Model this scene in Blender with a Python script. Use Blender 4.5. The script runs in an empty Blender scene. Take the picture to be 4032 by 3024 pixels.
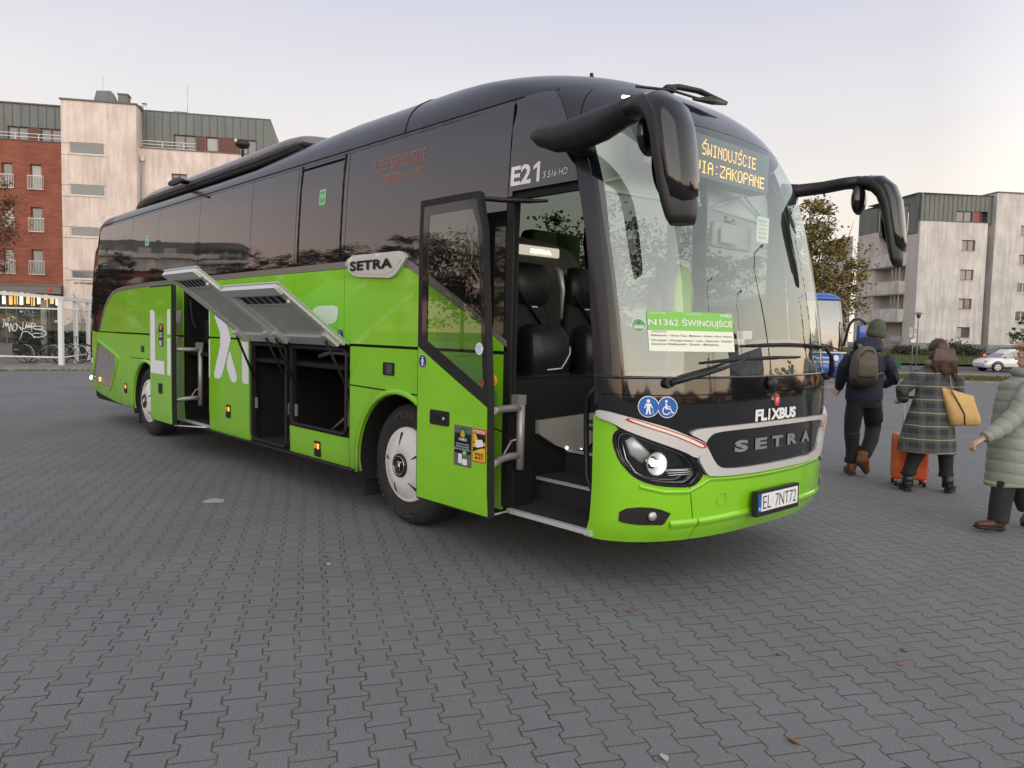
import bpy, bmesh, math, random
from mathutils import Vector, Matrix, Euler, geometry, noise
PI=math.pi; rad=math.radians
S=bpy.context.scene; COL=S.collection
random.seed(7)
V=Vector
# ---------------------------------------------------------------- camera
CP=V((2.548,-3.662,1.671)); YAW,PIT,ROL,FPX=rad(137.689),rad(3.826),rad(-1.298),3045.5
_f=V((math.cos(YAW)*math.cos(PIT),math.sin(YAW)*math.cos(PIT),-math.sin(PIT)))
_r=V((math.sin(YAW),-math.cos(YAW),0)); _d=_f.cross(_r)
CR=math.cos(ROL)*_r+math.sin(ROL)*_d; CD=-math.sin(ROL)*_r+math.cos(ROL)*_d; CF=_f
cam=bpy.data.objects.new('camera',bpy.data.cameras.new('camera')); COL.objects.link(cam)
cam.matrix_world=Matrix(((CR.x,-CD.x,-CF.x,CP.x),(CR.y,-CD.y,-CF.y,CP.y),(CR.z,-CD.z,-CF.z,CP.z),(0,0,0,1)))
cam.data.sensor_width=36; cam.data.lens=FPX/4032*36; cam.data.clip_start=.05; cam.data.clip_end=2000
S.camera=cam
# ---------------------------------------------------------------- world
W=bpy.data.worlds.new('World'); S.world=W; W.use_nodes=True
def nn(nt,t,**k):
    n=nt.nodes.new(t)
    for a,b in k.items(): setattr(n,a,b)
    return n
def mathn(nt,op,a,b=None,c=None,clamp=False):
    n=nt.nodes.new('ShaderNodeMath'); n.operation=op; n.use_clamp=clamp
    for i,x in enumerate((a,b,c)):
        if x is None: continue
        if isinstance(x,(int,float)): n.inputs[i].default_value=x
        else: nt.links.new(x,n.inputs[i])
    return n.outputs[0]
def mixc(nt,f,a,b,bt='MIX'):
    n=nt.nodes.new('ShaderNodeMix'); n.data_type='RGBA'; n.blend_type=bt
    for i,x in ((0,f),(6,a),(7,b)):
        if isinstance(x,(int,float)): n.inputs[i].default_value=x
        elif isinstance(x,tuple): n.inputs[i].default_value=x if len(x)==4 else x+(1,)
        else: nt.links.new(x,n.inputs[i])
    return n.outputs[2]
def ramp(nt,f,els,interp='LINEAR'):
    n=nt.nodes.new('ShaderNodeValToRGB'); n.color_ramp.interpolation=interp
    cr=n.color_ramp
    while len(cr.elements)<len(els): cr.elements.new(.5)
    for e,(p,c) in zip(cr.elements,els): e.position=p; e.color=(c+(1,)) if len(c)==3 else c
    nt.links.new(f,n.inputs[0]); return n.outputs[0]
nt=W.node_tree; bg=nt.nodes['Background']
tc=nn(nt,'ShaderNodeTexCoord'); nrm=nn(nt,'ShaderNodeVectorMath',operation='NORMALIZE'); nt.links.new(tc.outputs['Generated'],nrm.inputs[0])
sx=nn(nt,'ShaderNodeSeparateXYZ'); nt.links.new(nrm.outputs[0],sx.inputs[0])
el=mathn(nt,'MULTIPLY',sx.outputs[2],1.0)
SUNAZ=rad(8); SUNEL=rad(3)
sdot=nn(nt,'ShaderNodeVectorMath',operation='DOT_PRODUCT'); nt.links.new(nrm.outputs[0],sdot.inputs[0]); sdot.inputs[1].default_value=(math.cos(SUNAZ),math.sin(SUNAZ),0)
side_a=ramp(nt,el,[(0,(1.0,.87,.72)),(.08,(.99,.89,.78)),(.18,(.91,.86,.81)),(.29,(.78,.77,.81)),(.42,(.60,.62,.76)),(.7,(.56,.58,.68)),(1,(.56,.58,.66))])
side_b=ramp(nt,el,[(0,(2.6,1.25,.60)),(.05,(2.7,1.75,1.10)),(.12,(2.5,2.15,1.7)),(.25,(1.9,1.88,1.75)),(.42,(1.15,1.18,1.2)),(.7,(.62,.64,.72)),(1,(.56,.58,.66))])
side_c=ramp(nt,el,[(0,(1.15,.68,.48)),(.06,(1.15,.78,.62)),(.14,(.95,.77,.71)),(.26,(.70,.65,.68)),(.45,(.50,.50,.58)),(.7,(.54,.56,.66)),(1,(.56,.58,.66))])
gl=ramp(nt,mathn(nt,'MULTIPLY_ADD',sdot.outputs['Value'],.5,.5),[(.40,(0,0,0)),(.72,(1,1,1))])
sd2=nn(nt,'ShaderNodeVectorMath',operation='DOT_PRODUCT'); nt.links.new(nrm.outputs[0],sd2.inputs[0]); sd2.inputs[1].default_value=(math.cos(rad(218)),math.sin(rad(218)),0)
gl2=ramp(nt,mathn(nt,'MULTIPLY_ADD',sd2.outputs['Value'],.5,.5),[(.86,(0,0,0)),(.95,(1,1,1))])
grad=mixc(nt,gl2,mixc(nt,gl,side_a,side_b),side_c)
cmp_=nn(nt,'ShaderNodeMapping'); cmp_.inputs['Scale'].default_value=(1.2,1.2,7); nt.links.new(nrm.outputs[0],cmp_.inputs[0])
cn=nn(nt,'ShaderNodeTexNoise'); cn.inputs['Scale'].default_value=2.2; cn.inputs['Detail'].default_value=6; cn.inputs['Distortion'].default_value=.6; nt.links.new(cmp_.outputs[0],cn.inputs[0])
grad=mixc(nt,1.0,grad,ramp(nt,cn.outputs[0],[(.3,(.972,.972,.978)),(.72,(1.03,1.02,1.01))]),'MULTIPLY')
sky=nn(nt,'ShaderNodeTexSky'); sky.sky_type='NISHITA'; sky.sun_disc=False; sky.sun_elevation=SUNEL; sky.sun_rotation=rad(90)-SUNAZ
skm=mixc(nt,1.0,grad,mixc(nt,.015,(0,0,0),sky.outputs[0]),'ADD')
nt.links.new(skm,bg.inputs[0]); bg.inputs[1].default_value=1.0
# low weak sun behind the photographer
sl=bpy.data.lights.new('sun','SUN'); sl.energy=1.75; sl.angle=rad(85); sl.color=(1,.93,.84)
so=bpy.data.objects.new('sun',sl); COL.objects.link(so)
_sa=rad(-30); so.rotation_euler=V((math.cos(_sa)*math.cos(rad(24)),math.sin(_sa)*math.cos(rad(24)),math.sin(rad(24)))).to_track_quat('Z','Y').to_euler()
S.view_settings.view_transform='Standard'; S.view_settings.look='None'; S.view_settings.exposure=0; S.view_settings.gamma=1
S.render.engine='CYCLES'; S.cycles.max_bounces=8; S.cycles.transparent_max_bounces=16; S.cycles.caustics_reflective=False; S.cycles.caustics_refractive=False
# ---------------------------------------------------------------- helpers
def at(u,v,depth):      # a measured point of the photograph (full-size pixels) carried out to its distance
    return CP+depth*(((u-2016)/FPX)*CR+((v-1512)/FPX)*CD+CF)
MATS={}
def mk(name,col,rough=.5,metal=0,ior=1.5,coat=0,em=None,es=0,var=0,vs=8,bump=0,bs=60,alpha=None,spec=None,rvar=0):
    m=bpy.data.materials.new(name); m.use_nodes=True; nt=m.node_tree; b=nt.nodes['Principled BSDF']
    b.inputs['Base Color'].default_value=col+(1,); b.inputs['Roughness'].default_value=rough; b.inputs['Metallic'].default_value=metal
    b.inputs['IOR'].default_value=ior; b.inputs['Coat Weight'].default_value=coat; b.inputs['Coat Roughness'].default_value=.04
    if em: b.inputs['Emission Color'].default_value=em+(1,); b.inputs['Emission Strength'].default_value=es
    if var or bump or rvar:
        t=nn(nt,'ShaderNodeTexCoord'); 
        n=nn(nt,'ShaderNodeTexNoise'); n.inputs['Scale'].default_value=vs; n.inputs['Detail'].default_value=6; n.inputs['Roughness'].default_value=.65
        nt.links.new(t.outputs['Object'],n.inputs[0])
        if var:
            lo=tuple(max(0,c*(1-var)) for c in col); hi=tuple(c*(1+var*.7) for c in col)
            nt.links.new(ramp(nt,n.outputs[0],[(.3,lo),(.7,hi)]),b.inputs['Base Color'])
        if rvar: nt.links.new(mathn(nt,'MULTIPLY_ADD',n.outputs[0],rvar,rough-rvar*.5),b.inputs['Roughness'])
        if bump:
            n2=nn(nt,'ShaderNodeTexNoise'); n2.inputs['Scale'].default_value=bs; n2.inputs['Detail'].default_value=3; nt.links.new(t.outputs['Object'],n2.inputs[0])
            bp=nn(nt,'ShaderNodeBump'); bp.inputs['Strength'].default_value=bump; bp.inputs['Distance'].default_value=.01; nt.links.new(n2.outputs[0],bp.inputs['Height']); nt.links.new(bp.outputs[0],b.inputs['Normal'])
    MATS[name]=m; return m
def glass(name,tint=(.8,.85,.83),ior=1.6,rough=0.0,dust=0):
    m=bpy.data.materials.new(name); m.use_nodes=True; nt=m.node_tree; nt.nodes.clear()
    o=nn(nt,'ShaderNodeOutputMaterial'); mx=nn(nt,'ShaderNodeMixShader'); tr=nn(nt,'ShaderNodeBsdfTransparent'); g=nn(nt,'ShaderNodeBsdfGlossy'); fr=nn(nt,'ShaderNodeFresnel')
    tr.inputs[0].default_value=tint+(1,); g.inputs['Roughness'].default_value=rough; g.inputs[0].default_value=(.92,1,.985,1); ge=nn(nt,'ShaderNodeNewGeometry'); nt.links.new(mathn(nt,'MULTIPLY_ADD',ge.outputs['Backfacing'],1/ior-ior,ior),fr.inputs[0])
    nt.links.new(fr.outputs[0],mx.inputs[0]); nt.links.new(tr.outputs[0],mx.inputs[1]); nt.links.new(g.outputs[0],mx.inputs[2]); out=mx.outputs[0]
    if dust:
        df=nn(nt,'ShaderNodeBsdfDiffuse'); df.inputs[0].default_value=(.8,.8,.76,1); m2=nn(nt,'ShaderNodeMixShader'); tcn=nn(nt,'ShaderNodeTexCoord'); ns=nn(nt,'ShaderNodeTexNoise'); ns.inputs['Scale'].default_value=1.5; nt.links.new(tcn.outputs['Object'],ns.inputs[0])
        nt.links.new(mathn(nt,'MULTIPLY',ns.outputs[0],dust*2),m2.inputs[0]); nt.links.new(out,m2.inputs[1]); nt.links.new(df.outputs[0],m2.inputs[2]); out=m2.outputs[0]
    nt.links.new(out,o.inputs[0])
    MATS[name]=m; return m
def link(o,parent=None):
    COL.objects.link(o)
    if parent: o.parent=parent
    return o
def thing(name,label,cat,loc=(0,0,0),rz=0,group=None,kind=None):
    o=bpy.data.objects.new(name,None); o.empty_display_size=.1; COL.objects.link(o); o.location=loc; o.rotation_euler=(0,0,rz)
    return tag(o,label,cat,group,kind)
def tag(o,label=None,cat=None,group=None,kind=None):
    if label: o['label']=label
    if cat: o['category']=cat
    if group: o['group']=group
    if kind: o['kind']=kind
    return o
class MB:
    def __init__(s): s.v=[];s.f=[];s.m=[];s.sm=[];s.mi=0;s.smooth=False
    def add(s,vs,fs,smooth=None):
        n=len(s.v); s.v+= [V(p) for p in vs]
        for f in fs: s.f.append([n+i for i in f]); s.m.append(s.mi); s.sm.append(s.smooth if smooth is None else smooth)
        return s
    def box(s,a,b,M=None,bev=0):
        x0,x1=sorted((a[0],b[0]));y0,y1=sorted((a[1],b[1]));z0,z1=sorted((a[2],b[2]))
        c=[(x0,y0,z0),(x1,y0,z0),(x1,y1,z0),(x0,y1,z0),(x0,y0,z1),(x1,y0,z1),(x1,y1,z1),(x0,y1,z1)]
        if M: c=[M@V(p) for p in c]
        return s.add(c,[(3,2,1,0),(4,5,6,7),(0,1,5,4),(1,2,6,5),(2,3,7,6),(3,0,4,7)],False)
    def rbox(s,a,b,r=.02,n=3,M=None):
        # box with rounded vertical+horizontal edges via lofted rounded rectangles
        x0,x1=sorted((a[0],b[0]));y0,y1=sorted((a[1],b[1]));z0,z1=sorted((a[2],b[2]))
        rings=[]
        r=min(r,(x1-x0)/2.01,(y1-y0)/2.01,(z1-z0)/2.01)
        zs=[(z0+r-r*math.cos(t*PI/2/n),r*(1-math.sin(t*PI/2/n))) for t in range(n+1)]+[(z1-r+r*math.sin(t*PI/2/n),r*(1-math.cos(t*PI/2/n))) for t in range(n+1)]
        for z,i in zs:
            ring=[]
            for cx,cy,a0 in ((x1-r,y1-r,0),(x0+r,y1-r,90),(x0+r,y0+r,180),(x1-r,y0+r,270)):
                for k in range(n+1):
                    an=rad(a0+90*k/n); ring.append((cx+(r-i)*math.cos(an),cy+(r-i)*math.sin(an),z))
            rings.append(ring)
        return s.loft(rings,M=M,cap=True,smooth=True)
    def loft(s,rings,closed=True,cap=True,smooth=True,M=None):
        n=len(rings[0]); vs=[V(p) for r in rings for p in r]
        if M: vs=[M@p for p in vs]
        fs=[]
        for i in range(len(rings)-1):
            for j in range(n if closed else n-1):
                k=(j+1)%n; fs.append((i*n+j,i*n+k,(i+1)*n+k,(i+1)*n+j))
        s.add(vs,fs,smooth)
        if cap:
            b=len(s.v)-len(vs); L=(len(rings)-1)*n
            s.f.append([b+j for j in range(n)][::-1]); s.m.append(s.mi); s.sm.append(False)
            s.f.append([b+L+j for j in range(n)]); s.m.append(s.mi); s.sm.append(False)
        return s
    def cyl(s,a,b,r,r2=None,n=16,cap=True):
        a=V(a);b=V(b); q=(b-a).to_track_quat('Z','Y'); r2=r if r2 is None else r2
        return s.loft([[a+q@V((r*math.cos(2*PI*k/n),r*math.sin(2*PI*k/n),0)) for k in range(n)],[b+q@V((r2*math.cos(2*PI*k/n),r2*math.sin(2*PI*k/n),0)) for k in range(n)]],cap=cap)
    def tube(s,pts,r,n=8,cap=True,sx=1,up=None):
        pts=[V(p) for p in pts]; rr=r if isinstance(r,(list,tuple)) else [r]*len(pts)
        rings=[];prev=V(up) if up else None
        for i,p in enumerate(pts):
            t=(pts[min(i+1,len(pts)-1)]-pts[max(i-1,0)]).normalized()
            if prev is None: prev=V((0,0,1)) if abs(t.z)<.9 else V((1,0,0))
            u=(prev-t*prev.dot(t)).normalized(); w=t.cross(u); prev=u
            r_=rr[i]; ru,rw=(r_ if isinstance(r_,(tuple,list)) else (r_,r_*sx))
            rings.append([p+u*ru*math.cos(2*PI*k/n)+w*rw*math.sin(2*PI*k/n) for k in range(n)])
        return s.loft(rings,cap=cap)
    def ell(s,c,r,n=12,m=8,M=None):
        c=V(c); vs=[];fs=[]
        for i in range(m+1):
            th=PI*i/m
            for j in range(n): ph=2*PI*j/n; vs.append(c+V((r[0]*math.sin(th)*math.cos(ph),r[1]*math.sin(th)*math.sin(ph),-r[2]*math.cos(th))))
        if M: vs=[M@p for p in vs]
        for i in range(m):
            for j in range(n): k=(j+1)%n; fs.append((i*n+j,i*n+k,(i+1)*n+k,(i+1)*n+j))
        return s.add(vs,fs,True)
    def prism(s,poly,t0,t1,M):   # polygon in local xy, thickness along local z
        n=len(poly); vs=[M@V((x,y,t0)) for x,y in poly]+[M@V((x,y,t1)) for x,y in poly]
        fs=[[i for i in range(n)][::-1],[n+i for i in range(n)]]+[(i,(i+1)%n,n+(i+1)%n,n+i) for i in range(n)]
        return s.add(vs,fs,False)
    def torus(s,c,ax,R,r,n=32,m=8,a0=0,a1=2*PI):
        q=V(ax).to_track_quat('Z','Y'); c=V(c); full=abs(a1-a0-2*PI)<1e-4; k=n if full else n+1
        pts=[c+q@V((R*math.cos(a0+(a1-a0)*i/n),R*math.sin(a0+(a1-a0)*i/n),0)) for i in range(k)]
        rings=[]
        for i in range(k):
            a=a0+(a1-a0)*i/n; e=q@V((math.cos(a),math.sin(a),0)); z=q@V((0,0,1))
            rings.append([pts[i]+e*r*math.cos(2*PI*j/m)+z*r*math.sin(2*PI*j/m) for j in range(m)])
        if full: rings.append(rings[0])
        return s.loft(rings,cap=not full)
    def build(s,name,mats,parent=None,loc=None):
        me=bpy.data.meshes.new(name); me.from_pydata([tuple(p) for p in s.v],[],s.f)
        for m in (mats if isinstance(mats,(list,tuple)) else [mats]): me.materials.append(m)
        me.polygons.foreach_set('material_index',s.m); me.polygons.foreach_set('use_smooth',s.sm)
        bm=bmesh.new(); bm.from_mesh(me); bmesh.ops.remove_doubles(bm,verts=bm.verts,dist=1e-5); 
        bmesh.ops.recalc_face_normals(bm,faces=bm.faces); bm.to_mesh(me); bm.free()
        me.update(); o=bpy.data.objects.new(name,me); link(o,parent)
        if loc: o.location=loc
        return o
def remesh(o,vox=.01,sm=3,fac=.5):      # melt overlapping solids into one continuous skin
    r=o.modifiers.new('r','REMESH'); r.mode='VOXEL'; r.voxel_size=vox; r.use_smooth_shade=True
    k=o.modifiers.new('s','SMOOTH'); k.iterations=sm; k.factor=fac
    bpy.context.view_layer.update(); dg=bpy.context.evaluated_depsgraph_get()
    me=bpy.data.meshes.new_from_object(o.evaluated_get(dg)); o.modifiers.clear(); old=o.data; mats=[m for m in old.materials]
    o.data=me; me.materials.clear(); [me.materials.append(m) for m in mats]
    me.polygons.foreach_set('use_smooth',[True]*len(me.polygons)); return o
def pip(p,poly):
    x,y=p; c=False; n=len(poly)
    for i in range(n):
        x1,y1=poly[i];x2,y2=poly[i-1]
        if (y1>y)!=(y2>y) and x<(x2-x1)*(y-y1)/(y2-y1)+x1: c=not c
    return c
def rr(x0,x1,y0,y1,r=0,n=5):
    if r<=0: return [(x0,y0),(x1,y0),(x1,y1),(x0,y1)]
    o=[]
    for cx,cy,a0 in ((x1-r,y0+r,-90),(x1-r,y1-r,0),(x0+r,y1-r,90),(x0+r,y0+r,180)):
        for k in range(n+1): a=rad(a0+90*k/n); o.append((cx+r*math.cos(a),cy+r*math.sin(a)))
    return o
def circ(cx,cy,r,n=32,a0=0,a1=360,ry=None): 
    full=(a1-a0)==360
    return [(cx+r*math.cos(rad(a0+(a1-a0)*k/(n if full else n-1))),cy+(ry or r)*math.sin(rad(a0+(a1-a0)*k/(n if full else n-1)))) for k in range(n)]
def smoothpoly(pts,it=2):
    for _ in range(it):
        o=[]
        for i in range(len(pts)):
            a=pts[i];b=pts[(i+1)%len(pts)]
            o.append((a[0]*.75+b[0]*.25,a[1]*.75+b[1]*.25)); o.append((a[0]*.25+b[0]*.75,a[1]*.25+b[1]*.75))
        pts=o
    return pts
def chaik(pts,it=2):   # open polyline
    for _ in range(it):
        o=[pts[0]]
        for a,b in zip(pts,pts[1:]): o+=[tuple(a[i]*.75+b[i]*.25 for i in range(len(a))),tuple(a[i]*.25+b[i]*.75 for i in range(len(a)))]
        pts=o+[pts[-1]]
    return pts
def tess(loops,step):
    pts=[];edges=[]
    for L in loops:
        n=len(L); st=len(pts); q=[]
        for i in range(n):
            a=L[i];b=L[(i+1)%n]; d=math.hypot(a[0]-b[0],a[1]-b[1])
            if d<1e-6: continue
            k=max(1,int(math.ceil(d/step)))
            for t in range(k): q.append((a[0]+(b[0]-a[0])*t/k,a[1]+(b[1]-a[1])*t/k))
        pts+=q; edges+=[(st+i,st+(i+1)%len(q)) for i in range(len(q))]
    xs=[p[0] for p in loops[0]];ys=[p[1] for p in loops[0]]
    x=min(xs)+step*.5
    while x<max(xs):
        y=min(ys)+step*.5
        while y<max(ys):
            if pip((x,y),loops[0]) and not any(pip((x,y),h) for h in loops[1:]): pts.append((x,y))
            y+=step
        x+=step
    r=geometry.delaunay_2d_cdt([V(p) for p in pts],edges,[],0,1e-6)
    vs=[(p.x,p.y) for p in r[0]]; fs=[]
    for f in r[2]:
        c=(sum(vs[i][0] for i in f)/len(f),sum(vs[i][1] for i in f)/len(f))
        if pip(c,loops[0]) and not any(pip(c,h) for h in loops[1:]):
            a=sum(vs[f[i]][0]*vs[f[(i+1)%len(f)]][1]-vs[f[(i+1)%len(f)]][0]*vs[f[i]][1] for i in range(len(f)))
            if abs(a)>1e-9: fs.append(list(f) if a>0 else list(f)[::-1])
    return vs,fs
def surf_panel(name,mat,parent,loops,fn,off=0.,th=.02,step=.2,bulge=None):
    """a skin panel: 2-D outline (with holes) laid on the surface fn(a,b)->(point,normal)"""
    if loops and not isinstance(loops[0],list): loops=[list(loops)]
    vs,fs=tess(loops,step)
    P=[];N=[]
    for a,b in vs:
        p,n=fn(a,b); o=off+(bulge(a,b) if bulge else 0); P.append(p+n*o); N.append(n)
    # keep winding with the normal
    if fs:
        f=fs[0]; g=(P[f[1]]-P[f[0]]).cross(P[f[2]]-P[f[0]])
        if g.dot(N[f[0]])<0: fs=[f[::-1] for f in fs]
    cnt={}
    for f in fs:
        for i in range(len(f)): cnt[(f[i],f[(i+1)%len(f)])]=1
    bd=[e for e in cnt if (e[1],e[0]) not in cnt]
    V3=[tuple(p) for p in P]; F=[tuple(f) for f in fs]; nl=[]
    for f in fs: nl+= [tuple(N[i]) for i in f]
    if th>0:
        for (i,j) in bd:
            k=len(V3); V3+= [tuple(P[i]),tuple(P[j]),tuple(P[j]-N[j]*th),tuple(P[i]-N[i]*th)]
            F.append((k+1,k,k+3,k+2)); q=(P[j]-P[i]).cross(N[i]).normalized(); nl+=[tuple(q)]*4
    me=bpy.data.meshes.new(name); me.from_pydata(V3,[],F); me.materials.append(mat)
    me.polygons.foreach_set('use_smooth',[True]*len(me.polygons))
    if bulge is None: me.normals_split_custom_set(nl)
    me.update()
    return link(bpy.data.objects.new(name,me),parent)
def plane_fn(o,u,v):
    o=V(o);u=V(u).normalized();v=V(v).normalized();n=u.cross(v)
    return lambda a,b:(o+u*a+v*b,n)
TXT={}
def text2d(s,size=1,bold=0,shear=0,align='LEFT',sx=1,res=3,spacing=1):
    key=(s,size,bold,shear,align,sx,res,spacing)
    if key in TXT: return TXT[key]
    c=bpy.data.curves.new('t','FONT'); c.body=s; c.size=size; c.offset=bold; c.shear=shear; c.align_x=align; c.resolution_u=res; c.space_character=spacing
    o=bpy.data.objects.new('t',c); COL.objects.link(o); bpy.context.view_layer.update()
    me=bpy.data.meshes.new_from_object(o.evaluated_get(bpy.context.evaluated_depsgraph_get()))
    vs=[(p.co.x*sx,p.co.y) for p in me.vertices]; fs=[tuple(p.vertices) for p in me.polygons]
    bpy.data.objects.remove(o); bpy.data.curves.remove(c); bpy.data.meshes.remove(me)
    TXT[key]=(vs,fs); return vs,fs
def text_on(mb,fn,s,a0,b0,w=None,h=None,size=.1,off=.002,**k):
    """write s starting at (a0,b0) on fn; w,h force the written width/height; returns nothing, adds to mb"""
    vs,fs=text2d(s,size=1,**k)
    if not vs: return
    x0=min(p[0] for p in vs);x1=max(p[0] for p in vs);y0=min(p[1] for p in vs);y1=max(p[1] for p in vs)
    sx=w/(x1-x0) if w else size; sy=h/(y1-y0) if h else (sx if w else size)
    if not w: sx=sy
    out=[]
    for x,y in vs:
        p,n=fn(a0+(x-x0)*sx,b0+(y-(y0 if h else 0))*sy); out.append(p+n*off)
    mb.add(out,fs,False)
def shape_on(mb,fn,poly,off=.002,step=.1):
    vs,fs=tess([poly] if not isinstance(poly[0],list) else poly,step); out=[]
    for a,b in vs: p,n=fn(a,b); out.append(p+n*off)
    mb.add(out,fs,False)
# ---------------------------------------------------------------- materials
mk('green',(.245,.61,.013),.26,coat=.8,var=.07,vs=2.5,bump=.05,bs=2.2)
mk('silver',(.72,.71,.70),.30,metal=.35,coat=.4)
mk('stripe',(.23,.21,.21),.35,metal=.3)
mk('black_gloss',(.008,.008,.010),.08,ior=1.55,coat=.6)
mk('roofblack',(.016,.017,.024),.28,coat=.3,var=.12,vs=4)
mk('darkpanel',(.010,.010,.013),.03,ior=2.05,bump=.10,bs=1.6)
mk('rubber',(.012,.012,.013),.75,var=.2,vs=30,bump=.1)
mk('tyre',(.022,.021,.021),.8,var=.25,vs=14,bump=.15,bs=90)
mk('blackplastic',(.010,.010,.011),.5,bump=.05,bs=200)
mk('shell',(.006,.006,.006),.8)
mk('white',(.80,.80,.82),.45)
mk('letter',(.82,.82,.88),.4)
mk('hubwhite',(.72,.70,.68),.4,var=.1,vs=10)
mk('chrome',(.75,.75,.76),.12,metal=1)
mk('greytube',(.36,.35,.34),.38,metal=.4)
mk('alu',(.56,.58,.60),.42,metal=.3,var=.10,vs=6)
mk('alubright',(.70,.71,.72),.4,metal=.45)
mk('orange_lit',(.8,.25,.02),.3,em=(1,.42,.06),es=2.2)
mk('orange_lens',(.75,.22,.02),.25,em=(1,.25,.02),es=.25)
mk('lamp_on',(1,1,1),.3,em=(1,.95,.85),es=14)
mk('lamp_soft',(1,1,.95),.3,em=(1,.93,.78),es=3.5)
mk('led',(.9,.5,.1),.4,em=(1,.50,.10),es=2.6)
mk('led_dim',(.3,.1,.05),.4,em=(1,.25,.12),es=.16)
mk('red_lens',(.35,.02,.03),.2,em=(1,.05,.05),es=.15)
mk('red',(.62,.03,.03),.4)
mk('blue',(.01,.11,.42),.35)
mk('navy',(.006,.04,.13),.35)
mk('yellow',(.85,.52,.03),.4)
mk('leather',(.020,.020,.022),.38,bump=.15,bs=90)
mk('fabric_black',(.020,.020,.022),.8,bump=.2,bs=300)
mk('seatgreen',(.10,.22,.02),.6,em=None)
mk('cream',(.40,.39,.34),.5)
mk('dashgrey',(.07,.07,.075),.5)
mk('blindwhite',(.62,.66,.62),.5,em=None)
mk('carpet',(.022,.023,.026),.9,var=.4,vs=60)
mk('vest',(.38,.62,.04),.7)
mk('greysticker',(.13,.13,.13),.4)
mk('greensticker',(.10,.35,.10),.4)
mk('palegreen',(.30,.58,.35),.5)
mk('paper',(.82,.88,.74),.6)
mk('signgreen',(.22,.56,.09),.5)
mk('ink',(.12,.13,.12),.6)
glass('windglass',(.82,.88,.86),2.2,dust=.015)
glass('clearglass',(.16,.19,.17),1.6); glass('cabglass',(.24,.27,.26),1.6)
glass('doorglass',(.62,.68,.62),2.0)
glass('lens',(.9,.92,.92),1.5)
# dusty green for the lower skin: road film that thickens towards the sills
def dusty():
    m=mk('greenlow',(.245,.61,.013),.3,coat=.6); nt=m.node_tree; b=nt.nodes['Principled BSDF']
    t=nn(nt,'ShaderNodeTexCoord'); s=nn(nt,'ShaderNodeSeparateXYZ'); nt.links.new(t.outputs['Object'],s.inputs[0])
    n=nn(nt,'ShaderNodeTexNoise'); n.inputs['Scale'].default_value=2.2; n.inputs['Detail'].default_value=8; nt.links.new(t.outputs['Object'],n.inputs[0])
    h=mathn(nt,'MULTIPLY_ADD',s.outputs[2],-.85,1.0); h2=mathn(nt,'ADD',h,mathn(nt,'MULTIPLY_ADD',n.outputs[0],.9,-.5))
    bx=mathn(nt,'MULTIPLY',s.outputs[0],-1); rear=mathn(nt,'MULTIPLY',mathn(nt,'SUBTRACT',bx,9.0),.25,clamp=True)
    arch=mathn(nt,'SUBTRACT',1,mathn(nt,'MULTIPLY',mathn(nt,'ABSOLUTE',mathn(nt,'SUBTRACT',bx,3.2)),1.4),clamp=True)
    amt=mathn(nt,'MULTIPLY',mathn(nt,'MULTIPLY',h2,1.1,clamp=True),mathn(nt,'ADD',.35,mathn(nt,'MAXIMUM',rear,arch)),clamp=True)
    nt.links.new(mixc(nt,mathn(nt,'MULTIPLY',amt,.95),(.245,.61,.013),(.14,.19,.06)),b.inputs['Base Color'])
    nt.links.new(mathn(nt,'MULTIPLY_ADD',amt,.4,.28),b.inputs['Roughness']); nt.links.new(mathn(nt,'SUBTRACT',.6,mathn(nt,'MULTIPLY',amt,.6)),b.inputs['Coat Weight'])
dusty()
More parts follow.
